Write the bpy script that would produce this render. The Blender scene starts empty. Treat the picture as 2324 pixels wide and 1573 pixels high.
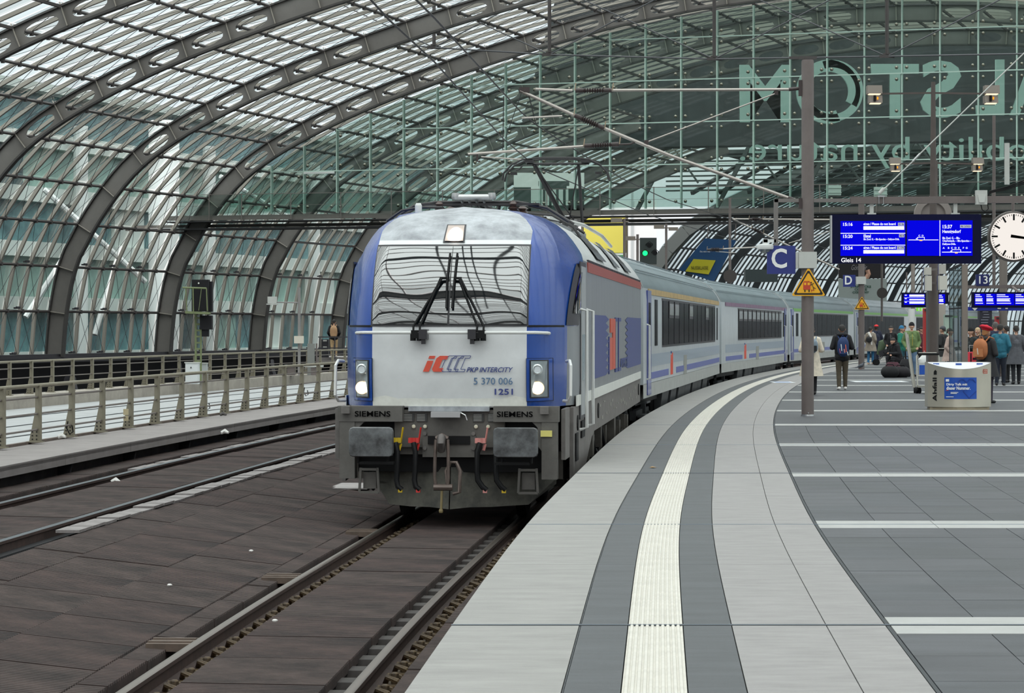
import bpy, bmesh, math, random
import numpy as np
from mathutils import Vector, Matrix
from mathutils.bvhtree import BVHTree
random.seed(7)
sc = bpy.context.scene
COL = sc.collection
PI = math.pi
# ---------------------------------------------------------------- camera, sky, exposure
CAMZ = 1.69            # eye height above the platform (platform top = z 0)
cd = bpy.data.cameras.new('camera'); cam = bpy.data.objects.new('camera', cd); COL.objects.link(cam)
cam.location = (0, 0, CAMZ); cam.rotation_euler = (PI/2, 0, 0)
cd.sensor_width = 36; cd.lens = 6000/2324*36; cd.shift_y = -(786.5-742)/2324
cd.clip_start = 0.5; cd.clip_end = 3000
sc.camera = cam
w = bpy.data.worlds.new('overcast_sky'); sc.world = w; w.use_nodes = True
nt = w.node_tree; nt.nodes.clear()
tc = nt.nodes.new('ShaderNodeTexCoord'); sep = nt.nodes.new('ShaderNodeSeparateXYZ')
rmp = nt.nodes.new('ShaderNodeValToRGB'); nz = nt.nodes.new('ShaderNodeTexNoise')
nz.inputs['Scale'].default_value = 2.0; nz.inputs['Detail'].default_value = 4
mx = nt.nodes.new('ShaderNodeMixRGB'); mx.blend_type = 'MULTIPLY'; mx.inputs[0].default_value = .18
bg = nt.nodes.new('ShaderNodeBackground'); wo = nt.nodes.new('ShaderNodeOutputWorld')
nt.links.new(tc.outputs['Generated'], sep.inputs[0]); nt.links.new(sep.outputs['Z'], rmp.inputs[0])
nt.links.new(tc.outputs['Generated'], nz.inputs['Vector'])
# overcast sky after the CIE rule: three times brighter overhead than at the horizon
rmp.color_ramp.elements[0].position = 0.0; rmp.color_ramp.elements[0].color = (.232, .246, .256, 1)
rmp.color_ramp.elements[1].position = 1.0; rmp.color_ramp.elements[1].color = (1.0, .955, .925, 1)
nt.links.new(rmp.outputs[0], mx.inputs[1]); nt.links.new(nz.outputs[0], mx.inputs[2])
nt.links.new(mx.outputs[0], bg.inputs[0]); nt.links.new(bg.outputs[0], wo.inputs[0])
bg.inputs[1].default_value = 3.3
sun = bpy.data.lights.new('cloud_sun', 'SUN'); sun.energy = 0.8; sun.angle = math.radians(60); sun.color = (1, .98, .95)
so = bpy.data.objects.new('cloud_sun', sun); COL.objects.link(so); so.rotation_euler = (math.radians(38), 0, math.radians(-25))
vs = sc.view_settings; vs.view_transform = 'Standard'; vs.look = 'None'; vs.gamma = 1; vs.use_curve_mapping = False
vs.exposure = 0.3
sc.cycles.transparent_max_bounces = 32
sc.cycles.max_bounces = 8; sc.cycles.diffuse_bounces = 3; sc.cycles.glossy_bounces = 3
sc.cycles.caustics_reflective = False; sc.cycles.caustics_refractive = False
sc.cycles.sample_clamp_indirect = 4

# ---------------------------------------------------------------- materials
def lin(h):
    c = [int(h[i:i+2], 16)/255 for i in (0, 2, 4)]
    return tuple((x/12.92 if x <= .04045 else ((x+.055)/1.055)**2.4) for x in c) + (1,)
MATS = {}
def mat(name, hexc, rough=.6, metal=0, noise=0, nscale=5, bump=0, bscale=40, spec=None, coord='Object', stretch=None, emit=0, coat=0, dark=None, ior=None):
    if name in MATS: return MATS[name]
    m = bpy.data.materials.new(name); m.use_nodes = True; MATS[name] = m
    t = m.node_tree; b = t.nodes['Principled BSDF']
    col = lin(hexc); b.inputs['Base Color'].default_value = col
    b.inputs['Roughness'].default_value = rough; b.inputs['Metallic'].default_value = metal
    if spec is not None: b.inputs['Specular IOR Level'].default_value = spec
    if coat: b.inputs['Coat Weight'].default_value = coat; b.inputs['Coat Roughness'].default_value = .05
    if emit:
        b.inputs['Emission Color'].default_value = col; b.inputs['Emission Strength'].default_value = emit
    if noise or bump:
        tcn = t.nodes.new('ShaderNodeTexCoord'); mp = t.nodes.new('ShaderNodeMapping')
        t.links.new(tcn.outputs[coord], mp.inputs[0])
        if stretch: mp.inputs['Scale'].default_value = stretch
    if noise:
        n = t.nodes.new('ShaderNodeTexNoise'); n.inputs['Scale'].default_value = nscale; n.inputs['Detail'].default_value = 6
        n.inputs['Roughness'].default_value = .65
        t.links.new(mp.outputs[0], n.inputs['Vector'])
        r = t.nodes.new('ShaderNodeValToRGB'); r.color_ramp.elements[0].position = .32; r.color_ramp.elements[1].position = .68
        d = lin(dark) if dark else tuple(c*(1-noise) for c in col[:3]) + (1,)
        l = tuple(min(1, c*(1+noise*.5)) for c in col[:3]) + (1,)
        r.color_ramp.elements[0].color = d; r.color_ramp.elements[1].color = l
        t.links.new(n.outputs[0], r.inputs[0]); t.links.new(r.outputs[0], b.inputs['Base Color'])
    if bump:
        n2 = t.nodes.new('ShaderNodeTexNoise'); n2.inputs['Scale'].default_value = bscale; n2.inputs['Detail'].default_value = 3
        bp = t.nodes.new('ShaderNodeBump'); bp.inputs['Strength'].default_value = bump; bp.inputs['Distance'].default_value = .01
        t.links.new(mp.outputs[0], n2.inputs['Vector']); t.links.new(n2.outputs[0], bp.inputs['Height']); t.links.new(bp.outputs[0], b.inputs['Normal'])
    return m
def glass(name, tint, refl=1.0, rough=.02, haze=0, hazecol='a8b8b4', ior=1.5):
    if name in MATS: return MATS[name]
    m = bpy.data.materials.new(name); m.use_nodes = True; MATS[name] = m
    t = m.node_tree; t.nodes.clear()
    o = t.nodes.new('ShaderNodeOutputMaterial'); tr = t.nodes.new('ShaderNodeBsdfTransparent'); gl = t.nodes.new('ShaderNodeBsdfGlossy')
    tr.inputs[0].default_value = lin(tint); gl.inputs['Roughness'].default_value = rough
    fr = t.nodes.new('ShaderNodeFresnel'); fr.inputs[0].default_value = ior
    mu = t.nodes.new('ShaderNodeMath'); mu.operation = 'MULTIPLY'; mu.inputs[1].default_value = refl
    t.links.new(fr.outputs[0], mu.inputs[0])
    mxs = t.nodes.new('ShaderNodeMixShader'); t.links.new(mu.outputs[0], mxs.inputs[0])
    t.links.new(gl.outputs[0], mxs.inputs[2])
    if haze:  # hazy look put in as a pale diffuse layer over the pane
        df = t.nodes.new('ShaderNodeBsdfDiffuse'); df.inputs[0].default_value = lin(hazecol)
        tl = t.nodes.new('ShaderNodeBsdfTranslucent'); tl.inputs[0].default_value = lin(hazecol)
        ad = t.nodes.new('ShaderNodeMixShader'); ad.inputs[0].default_value = .5
        t.links.new(df.outputs[0], ad.inputs[1]); t.links.new(tl.outputs[0], ad.inputs[2])
        tcn = t.nodes.new('ShaderNodeTexCoord'); mp = t.nodes.new('ShaderNodeMapping'); mp.inputs['Scale'].default_value = (3, 3, .25)
        n = t.nodes.new('ShaderNodeTexNoise'); n.inputs['Scale'].default_value = 2.5; n.inputs['Detail'].default_value = 5
        t.links.new(tcn.outputs['Object'], mp.inputs[0]); t.links.new(mp.outputs[0], n.inputs['Vector'])
        m2 = t.nodes.new('ShaderNodeMath'); m2.operation = 'MULTIPLY'; m2.inputs[1].default_value = haze*2
        t.links.new(n.outputs[0], m2.inputs[0])
        mz = t.nodes.new('ShaderNodeMixShader'); t.links.new(m2.outputs[0], mz.inputs[0])
        t.links.new(tr.outputs[0], mz.inputs[1]); t.links.new(ad.outputs[0], mz.inputs[2])
        t.links.new(mz.outputs[0], mxs.inputs[1])
    else:
        t.links.new(tr.outputs[0], mxs.inputs[1])
    t.links.new(mxs.outputs[0], o.inputs[0])
    return m
def emit(name, hexc, s):
    if name in MATS: return MATS[name]
    m = bpy.data.materials.new(name); m.use_nodes = True; MATS[name] = m
    t = m.node_tree; t.nodes.clear(); o = t.nodes.new('ShaderNodeOutputMaterial'); e = t.nodes.new('ShaderNodeEmission')
    e.inputs[0].default_value = lin(hexc); e.inputs[1].default_value = s; t.links.new(e.outputs[0], o.inputs[0]); return m

# ---------------------------------------------------------------- mesh building
class MB:
    def __init__(s): s.v = []; s.f = []; s.m = []
    def add(s, vs, fs, mi=0):
        b = len(s.v); s.v.extend([tuple(p) for p in vs]); s.f.extend([tuple(b+i for i in f) for f in fs]); s.m.extend([mi]*len(fs)); return s
    def box(s, c, d, mi=0, rz=0, M=None):
        x, y, z = d[0]/2, d[1]/2, d[2]/2; co, si = math.cos(rz), math.sin(rz); vs = []
        for a in (-x, x):
            for b in (-y, y):
                for e in (-z, z):
                    p = (c[0]+a*co-b*si, c[1]+a*si+b*co, c[2]+e)
                    vs.append(tuple(M @ Vector(p)) if M else p)
        return s.add(vs, [(0,1,3,2),(4,6,7,5),(0,4,5,1),(2,3,7,6),(0,2,6,4),(1,5,7,3)], mi)
    def hexa(s, b4, t4, mi=0):
        return s.add(list(b4)+list(t4), [(3,2,1,0),(4,5,6,7),(0,1,5,4),(1,2,6,5),(2,3,7,6),(3,0,4,7)], mi)
    def beam(s, p, q, w, h, mi=0, up=(0,0,1)):
        p, q = Vector(p), Vector(q); d = (q-p)
        if d.length < 1e-6: return s
        d.normalize(); u = Vector(up); a = d.cross(u)
        if a.length < 1e-4: a = d.cross(Vector((0,1,0)))
        a.normalize(); b = a.cross(d); a *= w/2; b *= h/2
        return s.hexa([p-a-b, p+a-b, q+a-b, q-a-b], [p-a+b, p+a+b, q+a+b, q-a+b], mi)
    def tube(s, p, q, r, n=8, mi=0, r2=None, caps=True):
        return s.path([p, q], [r, r if r2 is None else r2], n, mi, caps)
    def path(s, pts, r, n=8, mi=0, caps=True):
        pts = [Vector(p) for p in pts]; rr = r if isinstance(r, (list, tuple)) else [r]*len(pts)
        b = len(s.v); prev = None
        for i, p in enumerate(pts):
            d = (pts[min(i+1, len(pts)-1)]-pts[max(i-1, 0)]); d.normalize()
            if prev is None:
                a = d.cross(Vector((0,0,1)))
                if a.length < 1e-3: a = d.cross(Vector((0,1,0)))
            else:
                a = prev - d*prev.dot(d)
                if a.length < 1e-4: a = d.cross(Vector((0,0,1)))
            a.normalize(); prev = a; c = d.cross(a)
            for k in range(n):
                t = 2*PI*k/n; s.v.append(tuple(p + (a*math.cos(t)+c*math.sin(t))*rr[i]))
        for i in range(len(pts)-1):
            for k in range(n):
                s.f.append((b+i*n+k, b+i*n+(k+1)%n, b+(i+1)*n+(k+1)%n, b+(i+1)*n+k)); s.m.append(mi)
        if caps:
            s.f.append(tuple(b+k for k in reversed(range(n)))); s.m.append(mi)
            e = b+(len(pts)-1)*n; s.f.append(tuple(e+k for k in range(n))); s.m.append(mi)
        return s
    def lathe(s, c, prof, n=16, mi=0, axis='z', M=None):
        b = len(s.v)
        for r, h in prof:
            for k in range(n):
                t = 2*PI*k/n; x, y = r*math.cos(t), r*math.sin(t)
                p = {'z': (c[0]+x, c[1]+y, c[2]+h), 'y': (c[0]+x, c[1]+h, c[2]+y), 'x': (c[0]+h, c[1]+x, c[2]+y)}[axis]
                s.v.append(tuple(M @ Vector(p)) if M else p)
        for i in range(len(prof)-1):
            for k in range(n):
                s.f.append((b+i*n+k, b+i*n+(k+1)%n, b+(i+1)*n+(k+1)%n, b+(i+1)*n+k)); s.m.append(mi)
        s.f.append(tuple(b+k for k in range(n))); s.m.append(mi)
        e = b+(len(prof)-1)*n; s.f.append(tuple(e+k for k in range(n))); s.m.append(mi)
        return s
    def prism(s, poly, fn, t, mi=0):
        """poly: 2D points, fn(u,v,w)->3D, extruded w from 0 to t"""
        n = len(poly); vs = [fn(u, v, 0) for u, v in poly]+[fn(u, v, t) for u, v in poly]
        return s.add(vs, [tuple(reversed(range(n))), tuple(range(n, 2*n))]+[(i, (i+1) % n, n+(i+1) % n, n+i) for i in range(n)], mi)
    def grid(s, rows, mi=0, mfn=None):
        b = len(s.v); n = len(rows[0])
        for r in rows: s.v.extend([tuple(p) for p in r])
        for i in range(len(rows)-1):
            for k in range(n-1):
                s.f.append((b+i*n+k, b+i*n+k+1, b+(i+1)*n+k+1, b+(i+1)*n+k)); s.m.append(mfn(i, k) if mfn else mi)
        return s
    def build(s, name, mats, parent=None, smooth=False, kind=None, label=None):
        me = bpy.data.meshes.new(name); me.from_pydata(s.v, [], s.f)
        if not isinstance(mats, (list, tuple)): mats = [mats]
        for m in mats: me.materials.append(m)
        if len(mats) > 1: me.polygons.foreach_set('material_index', s.m)
        bm = bmesh.new(); bm.from_mesh(me); bmesh.ops.recalc_face_normals(bm, faces=bm.faces); bm.to_mesh(me); bm.free()
        if smooth:
            me.polygons.foreach_set('use_smooth', [True]*len(me.polygons))
            try: me.set_sharp_from_angle(angle=math.radians(42))
            except Exception: pass
        me.update()
        o = bpy.data.objects.new(name, me); COL.objects.link(o)
        if parent: o.parent = parent
        if kind: o['kind'] = kind
        if label: o['label'] = label
        return o
def tag(o, label, cat, group=None):
    o['label'] = label; o['category'] = cat
    if group: o['group'] = group
    return o
def thing(name, label, cat, loc=(0,0,0), rz=0, group=None):
    o = bpy.data.objects.new(name, None); COL.objects.link(o); o.empty_display_size = .1
    o.location = loc; o.rotation_euler = (0, 0, rz)
    return tag(o, label, cat, group)
def struct(name, loc=(0,0,0), rz=0):
    o = bpy.data.objects.new(name, None); COL.objects.link(o); o.empty_display_size = .1
    o.location = loc; o.rotation_euler = (0, 0, rz); o['kind'] = 'structure'; return o
def share(o, parent, loc=None, rz=None, name=None):
    c = o.copy(); COL.objects.link(c); c.parent = parent
    if loc is not None: c.location = loc
    if rz is not None: c.rotation_euler = (0, 0, rz)
    return c
def copy_tree(o, parent=None):
    c = o.copy(); COL.objects.link(c); c.parent = parent
    for ch in list(o.children): copy_tree(ch, c)
    return c
_txt = {}
def text(s, w, h, M, m, parent, name='lettering', depth=.004, bold=0, shear=0, mirror=False, spacing=1, at='c'):
    """lettering filling a w x h box (w=0: natural width); M maps local x right, y up, z towards the reader"""
    cu = bpy.data.curves.new('t', 'FONT'); cu.body = s; cu.size = 1; cu.extrude = .05; cu.offset = bold; cu.shear = shear; cu.resolution_u = 3; cu.space_character = spacing
    to = bpy.data.objects.new('t', cu); COL.objects.link(to)
    dg = bpy.context.evaluated_depsgraph_get(); me = bpy.data.meshes.new_from_object(to.evaluated_get(dg))
    bpy.data.objects.remove(to)
    co = np.empty(len(me.vertices)*3); me.vertices.foreach_get('co', co); co = co.reshape(-1, 3)
    mn, mxx = co.min(0), co.max(0); sy = h/(mxx[1]-mn[1]); sx = (w/(mxx[0]-mn[0])) if w else sy
    ax = {'c': (mn[0]+mxx[0])/2, 'l': mn[0], 'r': mxx[0]}[at]
    co[:, 0] = (co[:, 0]-ax)*sx*(-1 if mirror else 1); co[:, 1] = (co[:, 1]-(mn[1]+mxx[1])/2)*sy; co[:, 2] = (co[:, 2]+.05)*depth/.1
    M = np.array(M); co = co @ M[:3, :3].T + M[:3, 3]
    me.vertices.foreach_set('co', co.ravel()); me.update(); me.materials.clear(); me.materials.append(m)
    o = bpy.data.objects.new(name, me); COL.objects.link(o); o.parent = parent
    return o
def face_cam(x, y, z, rz=0):   # plane facing -y (towards the camera), x to the right
    return Matrix.Translation((x, y, z)) @ Matrix.Rotation(rz, 4, 'Z') @ Matrix.Rotation(PI/2, 4, 'X')
def interp(x, xs, ys): return float(np.interp(x, xs, ys))
# ---------------------------------------------------------------- plan: the curved platform edge (metres)
KY = np.array([-140, -40, 0, 13, 22.7, 30, 45.5, 58.2, 77.2, 100.6, 124.3, 141, 170, 200, 250, 450, 520.])
KX = np.array([-4.8, -2.7, -1.12, -.455, .13, .695, 2.03, 3.40, 5.87, 9.75, 14.8, 18.8, 26.3, 34.9, 50.5, 115, 137.6])
KD = np.gradient(KX, KY)
def E(y):
    i = int(np.clip(np.searchsorted(KY, y)-1, 0, len(KY)-2)); h = KY[i+1]-KY[i]; t = (y-KY[i])/h
    a, b, c, d = KX[i], KX[i+1], KD[i]*h, KD[i+1]*h
    x = (2*t**3-3*t*t+1)*a+(t**3-2*t*t+t)*c+(-2*t**3+3*t*t)*b+(t**3-t*t)*d
    s = ((6*t*t-6*t)*a+(3*t*t-4*t+1)*c+(-6*t*t+6*t)*b+(3*t*t-2*t)*d)/h
    return float(x), float(s)
def P(off, y, z=0.):
    """point off metres to the LEFT of the platform edge, seen at edge parameter y"""
    x, s = E(y); n = math.hypot(1, s); return Vector((x-off/n, y+off*s/n, z))
def head(y): return -math.atan(E(y)[1])
def arange_arc(y0, y1, step):
    """edge parameters spaced step metres along the curve"""
    out = [y0]; y = y0
    while y < y1:
        y += step/math.hypot(1, E(y)[1]); out.append(y)
    return out
RZ = -.76              # rail head
def px(xp, yp, Y):     # a measured sight line at distance Y -> metres
    return Vector(((xp-1162)/6000*Y, Y, CAMZ+(742-yp)/6000*Y))
# ================================================================ THE SETTING
m_slab = mat('light_granite', '918f8c', .55, noise=.17, nscale=3, bump=.25, bscale=120, coord='Object', stretch=(.6, 2, 1))
m_slab2 = mat('light_granite_blue', '8f8c8b', .55, noise=.16, nscale=4, stretch=(.7, 2, 1), bump=.2, bscale=120)
m_dark = mat('dark_basalt', '4c4f52', .5, noise=.24, nscale=2.2, bump=.2, bscale=90, stretch=(.5, 2, 1))
m_tile = [mat('basalt_tile_%d' % i, h,   .5, noise=.3, nscale=1.6, bump=.2, bscale=90, stretch=(.5, 2, 1)) for i, h in enumerate(('4a4c50', '46494c', '4e5054', '484b4f'))]
m_tact = mat('tactile_white', 'cbc7be', .6, noise=.10, nscale=6)
m_band = mat('band_granite', 'a6a6a4', .55, noise=.08, nscale=4)
m_joint = mat('joint_grey', '3d4043', .8)
m_metalj = mat('joint_metal', '8b98a4', .35, metal=.7)
m_mat = mat('rubber_mat', '4a3d3a', .8, noise=.45, nscale=1.3, bump=.2, bscale=60, dark='2c2828', spec=.25)
m_mat2 = mat('rubber_mat_worn', '4c413e', .8, noise=.42, nscale=1.6, bump=.2, bscale=60, dark='302b2a', spec=.25)
m_conc = mat('concrete', 'a39c92', .8, noise=.2, nscale=2.0, bump=.2)
m_concd = mat('concrete_dark', '5c5856', .85, noise=.3, nscale=2.0)
m_void = mat('black_and_void_shade', '17161a', .9)  # plain black paint, and the void's deep shade put into colour
m_rust = mat('rail_rust', '3a2822', .75, noise=.4, nscale=8)
m_railtop = mat('rail_polished', '968c84', .3, metal=1); m_railfar = mat('rail_polished_cold', '59646c', .3, metal=1)
m_clip = mat('clip_rust', '5c4a30', .7, noise=.5, nscale=12, dark='241c18')
m_walk = mat('walkway_slab', '857f7d', .75, noise=.16, nscale=2, bump=.2)
m_white = mat('white_membrane', 'a3a5a6', .6, noise=.2, nscale=1.5, stretch=(.4, 2, 1), bump=.5, bscale=3)
m_web = mat('arch_web_lit', '77736f', .5, noise=.08, nscale=2)  # same steel as the flanges, paler: the web's lit look put into colour
m_steel = mat('arch_steel', '4a4745', .5, metal=.0, noise=.12, nscale=3)
m_steeld = mat('arch_steel_dark', '37353a', .5)
m_bar = mat('glazing_bar', '9f988e', .45)
m_purl = mat('purlin_steel', '4b4645', .5)
m_cable = mat('cable', '3a3a3e', .5)
g_roof = glass('roof_glass', 'dde9ea', .3, .03)
g_wall = glass('facade_glass', 'bdd0ca', 1.0, .02, haze=.035, hazecol='b4cac2')

def Q(off, Y, z=0.):      # off metres RIGHT of the edge, world y = Y
    y = Y
    for _ in range(3):
        p = P(-off, y, z); y += Y-p.y
    return P(-off, y, z)
def ribbon(mb, o0, o1, y0, y1, z0, z1, mi=0, step=2.0):
    n = max(1, int(math.ceil((y1-y0)/step))); ys = [y0+(y1-y0)*i/n for i in range(n+1)]
    rows = []
    for y in ys:
        a, b = Q(o0, y), Q(o1, y)
        rows.append([(a.x, a.y, z0), (a.x, a.y, z1), (b.x, b.y, z1), (b.x, b.y, z0)])
    mb.grid(rows, mi)
    for r in (rows[0], rows[-1]): mb.add(r, [(0, 1, 2, 3)], mi)
    return mb

# ---- platform
floor = struct('floor')
J = .006
YN = [14.98+7.65*n for n in range(-4, 45)]
mb = MB(); ribbon(mb, .02, 15, -30, 330, -.62, -.045, step=6); mb.build('platform_base', mat('bedding_grey', '54575a', .8), floor)
mb = MB(); ribbon(mb, .45, .75, -30, 330, -1.0, -.3, step=6); mb.build('platform_wall', m_concd, floor)
def strip(name, o0, o1, ys, mats, far, sub=2):
    for y0, y1 in ys:
        k = sub if y0 < 60 else 1
        for i in range(k):
            a = y0+(y1-y0)*i/k; b = y0+(y1-y0)*(i+1)/k
            mb = MB(); ribbon(mb, o0+J/2, o1-J/2, a+J/2, b-J/2, -.08, 0, step=1.3 if y0 < 80 else 4)
            mb.build(name, mats, floor)
segs = [(YN[i], YN[i+1]) for i in range(3, 30)]
strip('edge_slab', 0, .725, segs, m_slab, 0)
strip('dark_slab', .733, 1.0, segs, m_dark, 0)
strip('dark_slab', 1.31, 1.585, segs, m_dark, 0)
strip('light_slab', 1.585, 2.12, segs, m_slab2, 0)
strip('light_slab', 2.12, 2.455, segs, m_slab2, 0)
# tactile strip: slabs with long ribs
for y0, y1 in segs:
    for a, b in ([(y0, (y0+y1)/2), ((y0+y1)/2, y1)] if y0 < 60 else [(y0, y1)]):
        mb = MB(); n = 6 if y0 < 60 else 2; rows = []
        nr = 10
        prof = [(1.003, -.06), (1.003, 0)]
        for k in range(nr):
            u = 1.01+.29*k/nr; wdt = .29/nr
            prof += [(u, -.004), (u+wdt*.2, .004), (u+wdt*.62, .004), (u+wdt*.82, -.004)]
        prof += [(1.307, 0), (1.307, -.06)]
        for i in range(n+1):
            y = a+J/2+(b-a-J)*i/n
            rows.append([(Q(o, y).x, y, z) for o, z in prof])
        mb.grid(rows, 0); mb.build('tactile_slab', m_tact, floor)
# cross joints with metal covers
for y0, wj in ((14.98, .05), (30.54, .03), (22.63, .012), (37.9, .02), (45.6, .015)):
    mb = MB()
    a, b = Q(0, y0), Q(13, y0); mb.box(((a.x+b.x)/2, y0, .0012), (b.x-a.x, wj, .004), 0)
    if wj > .02: mb.box(((a.x+b.x)/2, y0, .003), (b.x-a.x, wj*.3, .004), 1)
    mb.build('joint_cover', [m_joint if wj > .02 else m_metalj, m_metalj], floor)
mb = MB(); ribbon(mb, 2.458, 2.478, 5, 160, -.05, -.001, step=3); mb.build('curved_joint', m_joint, floor)
mb = MB(); ribbon(mb, .7255, .7325, 5, 160, -.05, -.002, step=3); mb.build('curved_joint', m_joint, floor)
# dark tiles and light bands
rnd = random.Random(3); FILL = MB()
for n in range(3, 8):
    yb0, yb1 = YN[n]+.415, YN[n+1]-.415
    for r in range(7):
        ya = yb0+(yb1-yb0)*r/7; yb = yb0+(yb1-yb0)*(r+1)/7
        if yb < 12: continue
        xm = 1200/6000*yb+.6; c = 0
        while True:
            o0 = 2.482+.52*c
            if Q(o0, ya).x > xm: break
            mb = MB(); zt = -.001-rnd.random()*.0015
            pts = [Q(o0+J/2, ya+J/2), Q(o0+.52-J/2, ya+J/2), Q(o0+.52-J/2, yb-J/2), Q(o0+J/2, yb-J/2)]
            mb.hexa([(p.x, p.y, -.06) for p in pts], [(p.x, p.y, zt) for p in pts]); mb.build('basalt_tile', m_tile[rnd.choice((0, 0, 1, 2, 3))], floor); c += 1
        while o0 < 9.0:
            o1 = min(o0+1.56, 9.0); pts = [Q(o0+J/2, ya+J/2), Q(o1-J/2, ya+J/2), Q(o1-J/2, yb-J/2), Q(o0+J/2, yb-J/2)]; FILL.hexa([(p.x, p.y, -.06) for p in pts], [(p.x, p.y, -.001) for p in pts]); o0 = o1
FILL.build('basalt_tiles', m_tile[0], floor, kind='stuff')
mb = MB(); ribbon(mb, 2.48, 15, YN[8]-.41, 330, -.06, 0, step=4); mb.build('basalt_field', m_tile[0], floor)
mb = MB(); ribbon(mb, 9.0, 15, -20, YN[8]-.42, -.06, -.002, step=4); mb.build('basalt_field', m_tile[0], floor)
for n in range(3, 26):
    y = YN[n]; zt = .0 if n < 8 else .004
    for a, b in (((-.413, -.004), (.004, .413)) if n < 8 else ((-.41, .41),)):
        x0 = 2.482; k = 0
        while k < (14 if n < 8 else 1):
            wd = 1.0 if n < 8 else 11
            o0 = 2.482+k*wd
            if o0 > 13 or (n >= 8 and k): break
            pts = [Q(o0+J/2, y+a), Q(o0+wd-J/2, y+a), Q(o0+wd-J/2, y+b), Q(o0+J/2, y+b)]
            mb = MB(); mb.hexa([(p.x, p.y, -.05) for p in pts], [(p.x, p.y, zt) for p in pts]); mb.build('band_slab', m_band, floor); k += 1
# floor sign panels set in the paving
for (x0, x1, yy, c) in ((1935, 2055, 866.5, 'b9c3d0'), (1752, 1800, 868, '8ea0c4')):
    Yp = 10140/(yy-742); xa, xb = (x0-1162)/6000*Yp, (x1-1162)/6000*Yp
    mb = MB(); mb.box(((xa+xb)/2, Yp, .006), (xb-xa, 1.6, .004), 0); mb.box(((xa+xb)/2, Yp, .009), ((xb-xa)*.72, 1.1, .003), 1)
    tag(mb.build('floor_sign', [mat('sign_white', 'dfe3e6', .5), mat('sign_fade_'+c, c, .5)]), 'faded white and blue notice stuck flat on the dark paving' if x0 > 1900 else 'small blue notice stuck on the light strip near the platform edge', 'floor sign')
# leaf on the dark strip
p = Q(.85, 10140/(1062-742)); mb = MB(); mb.add([(p.x-.04, p.y, .004), (p.x, p.y-.12, .012), (p.x+.05, p.y, .006), (p.x, p.y+.1, .014), (p.x, p.y, .02)], [(0, 1, 4), (1, 2, 4), (2, 3, 4), (3, 0, 4)])
tag(mb.build('fallen_leaf', mat('leaf_brown', '9a7a50', .7)), 'dry brown leaf on the dark strip beside the tactile paving', 'leaf')

# ---- track bed
bed = struct('floor')
def LP(off, y, z=0.): return P(off, y, z)
def lribbon(mb, o0, o1, y0, y1, z0, z1, mi=0, step=3.0, zb=None):
    n = max(1, int(math.ceil((y1-y0)/step))); rows = []
    for i in range(n+1):
        y = y0+(y1-y0)*i/n; a, b = P(o0, y), P(o1, y)
        rows.append([(a.x, a.y, zb if zb is not None else z0-.1), (a.x, a.y, z0), (b.x, b.y, z1), (b.x, b.y, zb if zb is not None else z1-.1)])
    mb.grid(rows, mi)
    for r in (rows[0], rows[-1]): mb.add(r, [(0, 1, 2, 3)], mi)
    return mb
mb = MB(); lribbon(mb, -.9, 2.8, -30, 330, -1.02, -1.02, step=5, zb=-1.2); lribbon(mb, 2.8, 8.3, -30, 330, -.98, -.70, step=5, zb=-1.3); mb.build('trackbed', m_concd, bed)
# ribbed rubber panels
def ribpanel(w, L, dz, name_m, th=.09):
    mb = MB(); n = int(L/.07); pr = [(0, -th), (0, 0)]
    for k in range(n):
        y = L*k/n; d = L/n
        pr += [(y+d*.08, 0), (y+d*.55, 0), (y+d*.66, -.018), (y+d*.92, -.018)]
    pr += [(L-.001, -.0), (L-.001, -th)]
    mb.grid([[(0, y, z) for y, z in pr], [(w, y, z+dz) for y, z in pr]], 0)
    for x, q in ((0, 0), (w, dz)):
        for k in range(len(pr)-1):
            a, b = pr[k], pr[k+1]
            if b[0] > a[0]: mb.add([(x, a[0], a[1]+q), (x, b[0], b[1]+q), (x, b[0], -th+q), (x, a[0], -th+q)], [(0, 1, 2, 3)])
    me = mb.build('mat_panel', name_m, None); m = me.data; bpy.data.objects.remove(me); return m
def panels(o_right, w, y0, y1, L, z_l, z_r, mts, shift=0, jit=.01):
    # left edge at offset o_right+w
    ms = [ribpanel(w-.012, L-.012, z_r-z_l, mm) for mm in mts]
    r = random.Random(int(o_right*100))
    for y in arange_arc(y0+shift, y1, L):
        if y > y1: break
        a = P(o_right+w, y, z_l+r.uniform(-jit, jit)*.5); o = bpy.data.objects.new('mat_panel', r.choice(ms)); COL.objects.link(o); o.parent = bed
        o.location = a; o.rotation_euler = (0, 0, head(y)+r.uniform(-.003, .003))
panels(1.12, 1.02, 14, 46, 1.4, -.775, -.785, [m_mat, m_mat2], 0)
panels(.30, .36, 14, 30, 1.5, -.80, -.80, [m_mat, m_mat2], .7)
panels(2.62, .22, 15, 46, 1.4, -.775, -.79, [m_mat, m_mat2], .3)
panels(2.85, .92, 16, 60, 1.4, -.68, -.775, [m_mat, m_mat2], 0)
panels(3.77, .92, 17, 66, 1.4, -.585, -.68, [m_mat, m_mat2], .5)
panels(4.69, .52, 19, 70, 1.4, -.53, -.585, [m_mat, m_mat2], .2)
panels(5.80, 1.12, 24, 80, 1.4, -.50, -.52, [m_mat, m_mat2], .6)
panels(7.55, .55, 30, 84, 1.4, -.50, -.49, [m_mat, m_mat2], .1)
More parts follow.
